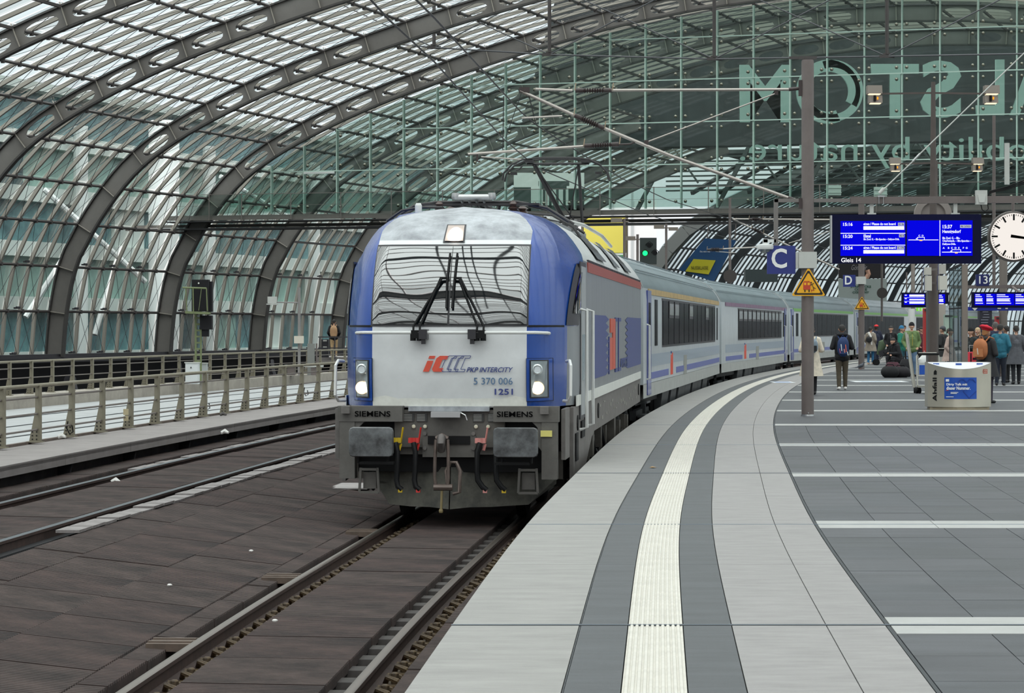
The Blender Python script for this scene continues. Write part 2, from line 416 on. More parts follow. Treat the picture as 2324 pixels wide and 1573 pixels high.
# removable lids let into the strip by the left rail, light plates beside the far track
m_lid = mat('lid_plate', '57493f', .7, noise=.3, nscale=8)
for yp in (1463, 1313, 1209):
    Y = 14700/(yp-742)
    mb = MB(); mb.box((0, 0, .04), (.34, .42, .06)); mb.box((0, -.1, .075), (.34, .06, .01)); mb.box((0, .1, .075), (.34, .06, .01))
    o = mb.build('cover_block', m_lid, bed); o.location = P(2.62, Y, -.82); o.rotation_euler = (0, 0, head(Y))
m_plate = mat('zinc_plate', '8b8584', .6, noise=.35, nscale=4, dark='5c5654')
for off, y0, y1 in ((5.33, 28, 76), (7.33, 40, 84)):
    r = random.Random(5)
    for y in arange_arc(y0, y1, .62):
        mb = MB(); mb.box((0, .28, 0), (.26, .56+r.uniform(-.03, .03), .03)); o = mb.build('edge_plate', m_plate, bed)
        o.location = P(off, y, -.515+r.uniform(-.01, .01)); o.rotation_euler = (0, 0, head(y)+r.uniform(-.02, .02))
p = px(766, 1104, 6000*2.36/(1104-742)); mb = MB(); mb.box((p.x, p.y, -.665), (.95, 1.3, .02)); tag(mb.build('ground_plate', mat('pale_plate', 'a39d9b', .6, noise=.2, nscale=5)), 'pale rectangular plate lying on the rubber mats left of the locomotive', 'plate')
# blocks and clips
mb = MB(); mb.hexa([(-.13, -.17, 0), (.13, -.17, 0), (.13, .17, 0), (-.13, .17, 0)], [(-.1, -.13, .15), (.1, -.13, .15), (.1, .13, .15), (-.1, .13, .15)])
blk = mb.build('concrete_block', mat('block_grey', '3d3836', .8, noise=.3, nscale=9), bed); blk.location = P(1.03, 17, -1.0)
mb = MB(); mb.path([(-.10, -.09, .02), (-.05, -.1, .09), (.03, -.06, .11), (.05, 0, .06), (.03, .06, .11), (-.05, .1, .09), (-.10, .09, .02)], .02, 6); mb.box((.0, 0, .03), (.26, .26, .05)); mb.lathe((-.02, 0, 0), [(.03, .03), (.03, .13), (.02, .14)], 6)
clp = mb.build('rail_clip', m_clip, bed); clp.location = P(.78, 17, -.98)
for i, y in enumerate(arange_arc(17, 34, .65)[1:]): share(blk, bed, P(1.03, y, -1.0), head(y))
for i, y in enumerate(arange_arc(16, 34, .65)[1:]):
    share(clp, bed, P(.78, y, -.97), head(y)+PI); share(clp, bed, P(2.28, y, -.95), head(y)+PI)
# rails
def rail(off, z, y0, y1, label, mt=None):
    hw = .036; prof = [(-.075, -.17), (-.075, -.155), (-.012, -.13), (-.012, -.05), (-hw, -.038), (-hw, -.008), (-hw*.7, 0), (hw*.7, 0), (hw, -.008), (hw, -.038), (.012, -.05), (.012, -.13), (.075, -.155), (.075, -.17)]
    mb = MB(); rows = []; y = y0
    while y <= y1:
        rows.append([tuple(P(off-u, y, z+v)) for u, v in prof]); y += 1.5 if y < 90 else 5
    mb.grid(rows, 0, lambda i, k: 1 if k in (5, 6, 7) else 0)
    tag(mb.build('track_rail', [m_rust, mt or m_railtop], smooth=True), label, 'rail', 'running rails')
rail(.91, RZ, 8, 330, 'steel rail nearest the platform edge, running under the right side of the locomotive')
rail(2.41, RZ+.02, 8, 330, 'steel rail running under the left side of the locomotive')
rail(5.60, -.47, 10, 330, 'nearer rail of the empty left-hand track, beside the row of pale plates', m_railfar)
rail(7.05, -.44, 10, 330, 'farther rail of the empty left-hand track, next to the low walkway', m_railfar)
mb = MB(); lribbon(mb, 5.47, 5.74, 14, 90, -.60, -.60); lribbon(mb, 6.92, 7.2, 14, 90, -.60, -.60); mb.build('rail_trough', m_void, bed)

# ---- low walkway on the left with its overhanging slabs
wk = struct('floor')
mb = MB(); lribbon(mb, 8.35, 9.9, -20, 330, -.30, -.30, zb=-.9); mb.build('walkway_wall', m_concd, wk)
for i, y in enumerate(arange_arc(22, 130, 4.1)):
    yb = y+4.1/math.hypot(1, E(y)[1])
    mb = MB(); lribbon(mb, 8.0, 9.28, y+.01, yb-.01, -.21, -.21, zb=-.35, step=2.05); lribbon(mb, 8.0, 8.1, y+.01, yb-.01, -.19, -.19, zb=-.26, step=2.05)
    mb.build('walkway_slab', m_walk, wk)
    a = P(8.28, y+.6, -.62); mb = MB(); mb.prism([(0, -.12), (.0, .28), (.22, .28), (.18, .1), (.1, 0), (0.05, -.12)], lambda u, v, t, a=a: (a.x+u, a.y+t, a.z+v), .12); mb.build('walkway_bracket', m_void, wk)
mb = MB(); lribbon(mb, 9.28, 9.75, -20, 160, -.225, -.235, zb=-.6); mb.build('walkway_gutter', m_walk, wk)
mb = MB(); lribbon(mb, 9.68, 9.76, -20, 160, -.19, -.19, zb=-.6); mb.build('walkway_kerb', mat('kerb_brown', '6e625b', .8, noise=.2), wk)
mb = MB(); lribbon(mb, 9.76, 18.5, -20, 180, -.55, -.55, zb=-.9); mb.build('membrane_roof', m_white, wk)
for k, off in enumerate((11.2, 12.9, 14.6, 16.3)):
    mb = MB(); lribbon(mb, off, off+.05, 30, 150, -.535, -.535); mb.build('membrane_seam', m_joint, wk)
mb = MB(); lribbon(mb, 18.5, 19.3, -20, 180, -.21, -.21, zb=-.9); mb.build('concrete_kerb', m_conc, wk)
mb = MB(); lribbon(mb, 19.3, 60, -60, 330, -1.6, -1.6, step=8); mb.build('lower_ground', m_void, wk)  # darkness of the void below the wall is put into its colour
# base beam of the hall wall goes with the vault below

# railings
m_rl = mat('railing_olive', '837d6c', .55, noise=.12, nscale=6)
def railing(off, ys, zb, label, curve=None, ptop='r'):
    t = thing('railing', label, 'railing', (0, 0, 0))
    H = .93
    for y in ys:
        b = P(off, y, zb); h = head(y); mb = MB()
        fn = lambda u, v, tt: (u, -.03+tt, v)
        mb.prism([(-.14, 0), (.045, 0), (.045, H-.02), (-.035, H-.02), (-.035, H*.55)], fn, .06)
        mb.box((.05, 0, H/2), (.014, .10, H)); mb.box((-.04, 0, .008), (.26, .2, .016), 0)
        for bx in (-.08, -.01):
            for bz in (.05, .11, .17): mb.lathe((bx, -.03, bz), [(.012, -.012), (.012, 0)], 6, 1, 'y')
        o = mb.build('post', [m_rl, m_void], t); o.location = b; o.rotation_euler = (0, 0, h)
    y0, y1 = ys[0]-.4 if off < 15 else ys[0]-8, ys[-1]+2
    y0 = min(y0, ys[0]-.4)
    n = max(2, int((y1-y0)/2.0)); yy = [y0+(y1-y0)*i/n for i in range(n+1)]
    mb = MB(); mb.path([P(off, y, zb+H) for y in yy], .034, 8); mb.build('handrail', m_rl, t, smooth=True)
    for hz in (.21, .47, .74):
        mb = MB(); mb.path([P(off, y, zb+hz) for y in yy], .018, 6); mb.build('rail_bar', mat('railing_bar', '6f6864', .5), t, smooth=True)
    return t
ry = [44.5-2.06*k for k in range(5, 0, -1)]+[44.5+2.04*k for k in range(0, 18)]
railing(9.55, ry, -.20, 'olive steel railing nearer the empty track, with tapered posts on the walkway edge')
railing(18.95, arange_arc(63, 118, 1.86), -.21, 'olive steel railing farther from the track, on the concrete kerb before the glass wall')

# ================================================================ THE GLASS VAULT
PRF = [(0, .16), (.07, 1.2), (.2, 2.4), (.42, 3.6), (.75, 4.8), (1.2, 5.75), (1.75, 6.65), (2.46, 7.62), (3.61, 9.03), (4.87, 10.1), (6.51, 11.1), (8.22, 11.95), (10.12, 12.79), (11.72, 13.42), (13.66, 14.1), (17.16, 15.2), (19.06, 15.75), (20.97, 16.27), (22.84, 16.74), (24.69, 17.18), (26.65, 17.57), (30, 18.1), (34, 18.5), (38, 18.62)]
fs, fz = [p[0] for p in PRF], [p[1] for p in PRF]
# dense inner curve, then resample by arc
_s = np.linspace(0, 38, 600); _z = np.interp(_s, fs, fz)
k = np.ones(25)/25; _zp = np.concatenate([[_z[0]-(12-i)*(_z[1]-_z[0]) for i in range(12)], _z, np.full(12, _z[-1])]); _zs = np.convolve(_zp, k, 'valid'); _zs[:20] = _z[:20]*1.0
L = np.concatenate([[0], np.cumsum(np.hypot(np.diff(_s), np.diff(_zs)))])
STEP = 2.12; NH = int(L[-1]/STEP); STEP = L[-1]/NH
def prof_pt(a):    # arc length a (0..2*L) -> (s, z, nx, nz) inner curve and outward normal
    tot = L[-1]
    def one(a):
        a = min(max(a, 0), tot); s = float(np.interp(a, L, _s)); z = float(np.interp(a, L, _zs))
        s2 = float(np.interp(min(a+.4, tot), L, _s)); z2 = float(np.interp(min(a+.4, tot), L, _zs)); s1 = float(np.interp(max(a-.4, 0), L, _s)); z1 = float(np.interp(max(a-.4, 0), L, _zs))
        d = math.hypot(s2-s1, z2-z1); return s, z, -(z2-z1)/d, (s2-s1)/d
    if a <= tot: return one(a)
    s, z, nx, nz_ = one(2*tot-a); return 76-s, z, -nx, nz_
# hall axis: bases of the ribs, 13 m apart
RIBS = {}
ax, ay = -18.8, 146.0
def slope_at(Y): return .3204 if Y > 146 else max(.04, .3204-(146-Y)*.0018)
x, y = ax, ay; RIBS[0] = (x, y)
for i in range(1, 24):
    m_ = slope_at(y); d = math.hypot(1, m_); x += 13*m_/d; y += 13/d; RIBS[i] = (x, y)
x, y = ax, ay
for i in range(1, 16):
    m_ = slope_at(y-6); d = math.hypot(1, m_); x -= 13*m_/d; y -= 13/d; RIBS[-i] = (x, y)
def RP(i, s, z, off=0., k=0.):
    """point in rib plane i: s across the hall, z up; k: metres along the axis"""
    bx, by = RIBS[i]; m_ = slope_at(by); d = math.hypot(1, m_)
    return Vector((bx+s/d+k*m_/d, by-s*m_/d+k/d, z))
DP = 1.0     # depth of a rib
def rib_mesh(i, a0=0., a1=None, simple=False):
    tot = 2*L[-1]; a1 = a1 or tot; n = int(round((a1-a0)/STEP)); mb = MB()
    sub = 1 if simple else 3
    for part, o0, o1, hw in (('in', 0, .09, .16), ('out', DP-.08, DP, .16)):
        rows = []
        for j in range(n*sub+1):
            s, z, nx, nz_ = prof_pt(a0+(a1-a0)*j/(n*sub))
            c = [(o0, -hw), (o0, hw), (o1, hw), (o1, -hw), (o0, -hw)]
            rows.append([tuple(RP(i, s+nx*o, z+nz_*o, 0, kk)) for o, kk in c])
        mb.grid(rows, 0)
    for j in range(n):
        A = a0+j*STEP; z_ = prof_pt(A+STEP/2)[1]
        hole = (not simple) and z_ > 9.0 and (j % 9) not in (2, 3)
        def pt(u, v, kk):
            s, z, nx, nz_ = prof_pt(A+STEP*u); o = .09+(DP-.17)*v
            return tuple(RP(i, s+nx*o, z+nz_*o, 0, kk))
        if not hole:
            for kk in (-.03, .03): mb.add([pt(0, 0, kk), pt(.5, 0, kk), pt(1, 0, kk), pt(1, 1, kk), pt(.5, 1, kk), pt(0, 1, kk)], [(0, 1, 4, 5), (1, 2, 3, 4)], 1)
        else:
            m = 16; per = []
            for q in range(m):
                t = 2*PI*q/m; cx, cy = math.cos(t), math.sin(t); r = max(abs(cx), abs(cy)); per.append(((.5+.5*cx/r), (.5+.5*cy/r), .5+.36*cx*(abs(cx)**-.25 if abs(cx) > 1e-6 else 1), .5+.34*cy))
            for kk in (-.03, .03):
                vs = [pt(a, b, kk) for a, b, c, d in per]+[pt(c, d, kk) for a, b, c, d in per]
                mb.add(vs, [(q, (q+1) % m, m+(q+1) % m, m+q) for q in range(m)], 1)
            vs = [pt(c, d, -.03) for a, b, c, d in per]+[pt(c, d, .03) for a, b, c, d in per]
            mb.add(vs, [(q, (q+1) % m, m+(q+1) % m, m+q) for q in range(m)], 1)
        if not simple:
            s, z, nx, nz_ = prof_pt(A)
            for kk in (-.14, .14):
                mb.beam(RP(i, s+nx*.08, z+nz_*.08, 0, kk), RP(i, s+nx*(DP+.1), z+nz_*(DP+.1), 0, kk), .04, .14, 2, up=(0, 1, 0))
    return mb
def cell(i, A, f, o):   # point between rib i and i+1 at fraction f, arc A, offset o
    s, z, nx, nz_ = prof_pt(A); p = RP(i, s+nx*o, z+nz_*o); q = RP(i+1, s+nx*o, z+nz_*o); return p.lerp(q, f)
ND = 8
def bay(i, detail, half=True):
    c = struct('ceiling')
    tot = 2*L[-1]; n = NH*2 if i < 2 else 11
    na = NH if half else n
    # purlins
    for j in range(n+1):
        if detail and j <= NH+1:
            mb = MB(); A = j*STEP; mb.tube(cell(i, A, .02, DP-.1), cell(i, A, .98, DP-.1), .075, 6)
            for k in range(1, ND):
                mb.lathe((0, 0, 0), [(.09, -.1), (.09, .1)], 6, 0, 'z', M=Matrix.Translation(cell(i, A, k/ND, DP-.12)))
            mb.build('purlin', m_purl, c)
    if not detail:
        mb = MB()
        for j in range(n+1): A = j*STEP; mb.beam(cell(i, A, .02, DP-.1), cell(i, A, .98, DP-.1), .12, .12)
        o = mb.build('purlins', m_purl, c, kind='stuff')
    # bars
    allb = MB()
    for k in range(1, ND):
        mb = MB() if detail else allb
        for j in range(n):
            A = j*STEP; p, q = cell(i, A, k/ND, DP+.02), cell(i, A+STEP, k/ND, DP+.02)
            s, z, nx, nz_ = prof_pt(A+STEP/2); up = RP(i, nx, nz_)-RP(i, 0, 0)
            mb.beam(p, q, .16, .16, 0, up=up)
        if detail: mb.build('glazing_bar', m_bar, c)
    if not detail: allb.build('glazing_bars', m_bar, c, kind='stuff')
    # panes
    rest = MB()
    for j in range(n):
        A = j*STEP
        for k in range(ND):
            f0, f1 = k/ND+.006, (k+1)/ND-.006
            ps = [cell(i, A+.03, f0, DP+.16), cell(i, A+STEP-.03, f0, DP+.16), cell(i, A+STEP-.03, f1, DP+.16), cell(i, A+.03, f1, DP+.16)]
            if detail and j < NH:
                mb = MB(); mb.add(ps, [(0, 1, 2, 3)]); mb.build('roof_pane', g_roof, c)
            else: rest.add(ps, [(0, 1, 2, 3)])
    rest.build('roof_panes', g_roof, c, kind='stuff')
    # bracing cables
    mb = MB()
    for j in range(NH if detail else 0):
        A = j*STEP
        for k in range(ND):
            a, b = cell(i, A, k/ND, DP-.05), cell(i, A+STEP, (k+1)/ND, DP-.05)
            d, e = cell(i, A, (k+1)/ND, DP-.05), cell(i, A+STEP, k/ND, DP-.05)
            mb.beam(a, b, .018, .018); mb.beam(d, e, .018, .018)
    if mb.v: mb.build('bracing_cables', m_cable, c, kind='stuff')
    return c
for i in range(-13, 5):
    c = bay(i, -3 <= i <= 0)
    rib_mesh(i, 0, STEP*11 if i > 2 else None, simple=not (-3 <= i <= 2)).build('arch_rib', [m_steel, m_web, m_bar], c)
c = struct('ceiling'); rib_mesh(5, 0, STEP*11, simple=True).build('arch_rib', [m_steel, m_web, m_bar], c)
# wall base beam
wl = struct('wall_left')
for i in range(-3, 6):
    a, b = RP(i, -1.0, .16), RP(i+1, -1.0, .16)
    mb = MB(); mb.beam(a+Vector((.6, 0, -.05)), b+Vector((.6, 0, -.05)), .5, .42); mb.beam(a+Vector((.9, 0, -.02)), b+Vector((.9, 0, -.02)), .14, .1); mb.build('base_beam', m_steeld, wl)
    mb = MB(); mb.beam(a+Vector((-.5, 0, -1.2)), b+Vector((-.5, 0, -1.2)), .3, 1.9); mb.build('plinth', m_void, wl)  # coloured near black for the darkness under the base beam
    p = RP(i, 0, -.4); mb = MB(); mb.path([p+Vector((.5, -.6, .1)), p+Vector((.6, -.9, -.5)), p+Vector((.8, -1.1, -1.1))], .12, 8); mb.lathe((p.x+.4, p.y-.6, p.z-.6), [(.3, 0), (.3, .2)], 14, 0, 'y'); mb.build('foot_bracket', m_steeld, wl)
# casement openers on the lower rows
mb = MB(); mb.box((0, 0, 0), (.55, .1, .08)); mb.box((0, -.06, .03), (.4, .05, .1)); proto = mb.build('window_opener', m_steeld, wl)
first = True
for i in (-3, -2, -1, 0, 1):
    for j in (0, 1, 2):
        for k in (2, 4, 6):
            p = cell(i, j*STEP+.15, (k-.5)/ND, DP-.2); m_ = slope_at(RIBS[i][1]); rz = PI/2-math.atan(m_)
            if first: proto.location = p; proto.rotation_euler = (0, 0, rz); first = False
            else: share(proto, wl, p, rz)
# ================================================================ GLASS FACADE ABOVE THE TRACKS
m_fin = mat('glass_fin', 'b9d2c6', .25, spec=.6)
m_bolt = mat('fitting_steel', '8a887c', .25, metal=1)
m_walkst = mat('girder_steel', '6f6b66', .5, noise=.1)
m_walkd = mat('girder_dark', '2b2a2c', .6)
FU = Vector((.952, -.3052, 0)); F0 = Vector((-18.8, 146, 0))+Vector((.3052, .952, 0))*.9
def FP(s, z, d=0.): return F0+FU*s+Vector((.3052, .952, 0))*d+Vector((0, 0, z))
def prof_z(s): s = min(max(s, .2), 75.8); s = s if s <= 38 else 76-s; return float(np.interp(s, _s, _zs))
fac = struct('wall_back')
ZR = [7.95, 10.19, 12.39, 14.6, 16.8, 19.0]     # horizontal joints
SM = [11.35+1.93*k for k in range(-5, 34)]
fins = MB(); bolts = []
for a, s in enumerate(SM):
    zt = prof_z(s)
    if zt > 8.2:
        mb = MB(); mb.beam(FP(s, 7.9, .12), FP(s, zt, .12), .07, .26, up=FU.cross(Vector((0, 0, 1)))); mb.build('glass_fin', m_fin, fac)
    if a+1 < len(SM):
        s2 = SM[a+1]; z1, z2 = prof_z(s), prof_z(s2)
        for r in range(len(ZR)-1):
            lo, hi = ZR[r], ZR[r+1]
            if min(z1, z2) < lo+.05 and max(z1, z2) < lo+.3: continue
            h1, h2 = min(hi, max(z1, lo)), min(hi, max(z2, lo))
            ps = [FP(s+.02, lo+.02), FP(s2-.02, lo+.02), FP(s2-.02, h2-.02), FP(s+.02, h1-.02)]
            mb = MB(); mb.hexa([p for p in ps[:2]]+[p+Vector((0, .03, 0)) for p in ps[1::-1]], [ps[3], ps[2], ps[2]+Vector((0, .03, 0)), ps[3]+Vector((0, .03, 0))])
            mb = MB(); mb.add(ps, [(0, 1, 2, 3)]); mb.build('facade_pane', g_wall, fac)
            if hi < min(z1, z2):
                mb = MB(); mb.beam(FP(s, hi, -.03), FP(s2, hi, -.03), .05, .06); mb.build('glazing_line', m_fin, fac)
            for (su, zu) in ((s+.26, lo+.3), (s2-.26, lo+.3), (s+.26, hi-.3), (s2-.26, hi-.3)):
                if zu < min(z1, z2)-.2: bolts.append((su, zu))
mb = MB()
for su, zu in bolts:
    c = FP(su, zu, -.06); mb.lathe((c.x, c.y, c.z), [(.03, .05), (.085, .04), (.095, 0), (.07, -.05), (.02, -.07)], 8, 0, 'y')
mb.build('point_fittings', m_bolt, fac, kind='stuff', smooth=True)
# white vent frames in the lower left and panel frames
for s in (SM[3]+.05, ):
    mb = MB(); mb.beam(FP(s, 7.62, -.1), FP(s+1.8, 7.62, -.1), .1, .16); mb.beam(FP(s, 10.1, -.1), FP(s+1.8, 10.1, -.1), .1, .12); mb.build('vent_frame', mat('white_trim', 'dfe4e0', .5), fac)
# walkway girder with balustrade
mb = MB()
mb.beam(FP(-2.5, 7.25, -.4), FP(52, 7.25, -.4), .25, .16, 0); mb.beam(FP(0, 7.66, -1.3), FP(52, 7.66, -1.3), .12, .26, 0)
mb.beam(FP(-2.5, 7.05, -.9), FP(52, 7.05, -.9), 1.3, .1, 1); mb.beam(FP(0, 7.44, -1.2), FP(52, 7.44, -1.2), 1.3, .06, 1)
mb.beam(FP(0, 7.72, .3), FP(52, 7.72, .3), .4, .22, 0)
gd = thing('maintenance_walkway', 'long grey steel walkway girder along the foot of the high glass wall above the trains', 'walkway')
mb.build('girder', [m_walkst, m_walkd], gd)
s = .6
while s < 50:
    mb = MB(); mb.beam(FP(s, 7.5, -1.5), FP(s, 8.95, -1.5), .05, .05); mb.build('baluster', m_walkst, gd); s += 3.86/2 if s < 4 else 2.9
mb = MB(); mb.beam(FP(.6, 8.92, -1.5), FP(50, 8.92, -1.5), .035, .035); mb.beam(FP(.6, 8.3, -1.5), FP(50, 8.3, -1.5), .015, .015); mb.build('handrail', m_walkst, gd)
mb = MB(); mb.add([FP(.6, 7.8, -1.48), FP(50, 7.8, -1.48), FP(50, 8.9, -1.48), FP(.6, 8.9, -1.48)], [(0, 1, 2, 3)]); mb.build('balustrade_glass', glass('balustrade_glass', 'd4e2de', .8), gd)
# tie-rod truss with props in front of the facade (crow's-foot nodes)
tr = thing('facade_cable_truss', 'slender cable and strut truss with crow-foot nodes hanging before the high glass wall', 'truss')
m_tie = mat('tie_steel', '55565a', .45)
nodes = []
for (xp, yp, Y) in ((985, 108, 134), (1247, 124, 132), (1621, 134, 129), (2013, 128, 126)): nodes.append(px(xp, yp, Y))
ends = [px(878, 98, 136)]+nodes+[px(2330, 122, 124)]
mb = MB()
for a, b in zip(ends, ends[1:]): mb.tube(a, b, .045, 6)
mb.build('lower_chord', m_tie, tr)
for n_ in nodes:
    mb = MB(); mb.tube(n_+Vector((0, 0, .1)), n_+Vector((0, 0, 3.2)), .09, 8); mb.build('prop', m_purl, tr)
    mb = MB(); mb.box(n_, (.7, .12, .14)); mb.box(n_+Vector((0, 0, .1)), (.35, .1, .12)); mb.build('node', m_purl, tr)
    for dx in (-6.5, 6.5):
        mb = MB(); mb.tube(n_, n_+Vector((dx, -dx*.3, 3.2)), .035, 6); mb.build('tie_rod', m_tie, tr)
# small service box and lamps in the facade
for xp, yp in ((1894, 432), (1998, 436)):
    p = px(xp, yp, 131); mb = MB(); mb.box(p, (.62, .3, .5)); mb.box(p+Vector((0, -.16, .12)), (.66, .05, .04)); mb.box(p+Vector((0, -.16, -.12)), (.66, .05, .04))
    tag(mb.build('floodlight_box', mat('pale_box_green', '9db3a8' if xp < 1950 else '48605a', .5)), 'pale grey-green box lamp behind the lower glass row beside pole C' if xp < 1950 else 'dark green box behind the lower glass row above the display board', 'lamp')

# ---- mirrored company letters on the far side of the glass
m_let = mat('letter_green', 'c5ddd4', .5)
lt = thing('rooftop_lettering', 'large pale green letters seen from behind, reading mirrored through the glass wall', 'sign')
YL = 147
def letter(ch, x0, x1, y0, y1, mir=True, name='letter', Y=YL, hx=0):
    a, b = px(x0, y1, Y), px(x1, y0, Y)
    M = face_cam((a.x+b.x)/2, Y, (a.z+b.z)/2)
    return text(ch, abs(b.x-a.x), abs(b.z-a.z), M, m_let, lt, name, depth=.25, bold=.02, mirror=mir)
letter('M', 1678, 1794, 148, 278); letter('T', 1976, 2084, 146, 270)
letter('S', 2088, 2180, 138, 268); letter('L', 2214, 2278, 136, 262); letter('A', 2290, 2400, 134, 262)
# the O: a ring with an open arc inside
c = px(1885, 208, YL); mb = MB()
def arc2(cx, cz, r0, r1, t0, t1, n=32, dy=.25):
    rows = []
    for i in range(n+1):
        t = t0+(t1-t0)*i/n; rows.append([(cx+r*math.cos(t), YL+d, cz+r*math.sin(t)) for r, d in ((r0, 0), (r1, 0), (r1, dy), (r0, dy), (r0, 0))])
    mb.grid(rows)
arc2(c.x-.12, c.z+.0, 1.12, 1.78, -.5, 5.1); arc2(c.x+.1, c.z+.05, 1.3, 1.72, -2.5, 1.9)
mb.build('letter', m_let, lt)
a, b = px(1668, 352, YL), px(2420, 352, YL)
text('mobility by nature.', b.x-a.x-.6, 1.75, face_cam((a.x+b.x)/2, YL+.3, a.z+.15), m_let, lt, 'letter', depth=.2, mirror=True)

# ================================================================ CENTRAL HALL AND FAR HALL
m_hall = mat('hall_dark', '2c3234', .7, noise=.3, nscale=.6)
m_hall2 = mat('hall_soffit', '4a5352', .7, noise=.2, nscale=.4)
def AX(d, s):   # axis coords beyond the near vault: d metres along axis from rib 0, s across
    bx, by = -18.8, 146.; return Vector((bx+d*.3052+s*.952, by+d*.952-s*.3052, 0))
def obox(mb, d0, d1, s0, s1, z0, z1, mi=0):
    c = [AX(d0, s0), AX(d0, s1), AX(d1, s1), AX(d1, s0)]
    mb.hexa([(p.x, p.y, z0) for p in c], [(p.x, p.y, z1) for p in c], mi)
ch = struct('wall_far')
mb = MB(); mb.prism([(10, 14.0), (50, 14.0), (50, 40), (14, 40), (7, 16.0)], lambda u, v, t: AX(42+t, u)+Vector((0, 0, v)), 2); obox(mb, 42, 44, 50, 110, 9.9, 40); mb.build('hall_front', m_hall, ch)
mb = MB(); obox(mb, 69, 71, 14, 100, 10.35, 10.9); mb.build('hall_gallery', m_hall2, ch)
mb = MB(); obox(mb, 70, 71, 30, 46, 10.9, 12.4); mb.build('hall_gallery_wall', m_hall, ch)
mb = MB(); obox(mb, 71, 88, 14, 60, 15.4, 15.7); mb.build('hall_soffit', m_hall2, ch)
for k in range(16):
    s = 12+k*2.3; mb = MB(); mb.beam(AX(71, s)+Vector((0, 0, 12.3)), AX(78, s+3.2)+Vector((0, 0, 15.5)), .28, .28); mb.build('hall_strut', m_hall, ch)
for k in range(8):
    mb = MB(); mb.beam(AX(70.5, 10)+Vector((0, 0, 12.5+k*.38)), AX(70.5, 46)+Vector((0, 0, 12.5+k*.38)), .12, .13); mb.build('hall_louvre', m_hall2, ch)
for k in range(14):
    s = 8+k*6.4; mb = MB(); mb.beam(AX(69, s)+Vector((0, 0, 10.9)), AX(69, s+5)+Vector((0, 0, 20)), .3, .3); mb.beam(AX(69, s+5)+Vector((0, 0, 13)), AX(69, s)+Vector((0, 0, 20)), .14, .14); mb.build('hall_truss', m_hall2, ch)

# far vault, built coarse: bars joined, bright panes between
FB = AX(92, 2.2)   # left foot of its open end
_fa = [FB.copy()]; _fh = [math.atan(.3204)]
for i in range(27): _fa.append(_fa[-1]+Vector((math.sin(_fh[-1]), math.cos(_fh[-1]), 0))*13); _fh.append(_fh[-1]+math.radians(1.35))
def FVP(i, s, z, k=0.):
    i += int(k//13); k = k % 13; p = _fa[i]; h = _fh[i]
    return Vector((p.x+k*math.sin(h)+s*math.cos(h), p.y+k*math.cos(h)-s*math.sin(h), z))
m_fbar = mat('far_bar', '2f3336', .6)
m_frib = mat('far_rib', '59605f', .6)
for i in range(0, 25):
    c = struct('ceiling'); n = NH*2 if i < 8 else NH; mb = MB(); rest = MB(); rb = MB()
    for j in range(n):
        A = j*STEP; s, z, nx, nz_ = prof_pt(A); s2, z2, nx2, nz2 = prof_pt(A+STEP)
        mb.beam(FVP(i, s+nx, z+nz_), FVP(i+1, s+nx, z+nz_), .16, .16)
        for k in range(8):
            kk = 13*k/8+.8; mb.beam(FVP(i, s+nx, z+nz_, kk), FVP(i, s2+nx2, z2+nz2, kk), 0.30, .12, up=FVP(0, nx, nz_)-FVP(0, 0, 0))
            ps = [FVP(i, s+nx*1.2, z+nz_*1.2, 13*k/8), FVP(i, s2+nx2*1.2, z2+nz2*1.2, 13*k/8), FVP(i, s2+nx2*1.2, z2+nz2*1.2, 13*(k+1)/8), FVP(i, s+nx*1.2, z+nz_*1.2, 13*(k+1)/8)]
            rest.add(ps, [(0, 1, 2, 3)])
        w_ = .9 if i == 0 else .25
        a0, a1 = FVP(i, s+nx*.5, z+nz_*.5), FVP(i, s2+nx2*.5, z2+nz2*.5)
        rb.beam(a0, a1, w_, 1.1 if i == 0 else .6, up=FVP(0, nx, nz_)-FVP(0, 0, 0))
    mw = MB(); mw.beam(FVP(i, -.6, -.6), FVP(i+1, -.6, -.6), .6, 1.7); mw.build('plinth', m_hall, c)
    mb.build('glazing_bars', m_fbar, c, kind='stuff'); rest.build('roof_panes', g_roof, c, kind='stuff'); rb.build('arch_rib', m_frib if i == 0 else m_fbar, c)

# ================================================================ OUTSIDE
out = struct('floor'); mb = MB(); mb.box((0, 200, -7), (900, 900, .4)); mb.build('street_ground', mat('street', '6f7373', .9), out)
m_ofw = mat('office_floor_band', 'c9d2cc', .6); m_ofg = mat('office_glass_teal', '668c8e', .25, noise=.35, nscale=.35, dark='2d4f55'); m_ofg2 = mat('office_glass_green', '8caaa0', .3, noise=.3, nscale=.5)
m_ofd = mat('office_dark', '3f5457', .5)
of = thing('office_building', 'pale teal office block with white floor bands behind the lower left vault glass', 'building')
def OB(d, s): return AX(d, s)
D0 = 6
for f in range(6):
    z0 = -4+f*3.3
    mb = MB(); obox(mb, D0-60, D0+75, -17, -13, z0, z0+.9); mb.build('floor_band', m_ofw, of)
    mb = MB(); obox(mb, D0-60, D0+75, -17, -13.6, z0+.9, z0+3.3); mb.build('window_strip', m_ofg if f % 2 else m_ofg2, of)
r = random.Random(2)
for k in range(16):
    d = D0-58+k*8; f = r.randint(0, 5)
    mb = MB(); obox(mb, d, d+r.uniform(3, 6), -13.6, -13.35, -3.1+f*3.3, -.7+f*3.3); mb.build('window', [m_ofd, m_ofg2, m_ofw][r.randint(0, 2)], of)
for k in range(7):
    d = D0-50+k*19; c0 = OB(d, -12.2); mb = MB(); mb.lathe((c0.x, c0.y, -6), [(.45, 0), (.45, 20)], 12); mb.build('column', mat('white_column', 'd9dedb', .6), of)
mb = MB(); obox(mb, D0-62, D0+77, -17.5, -12.6, 15.8, 16.3); mb.build('roof_slab', m_ofw, of)
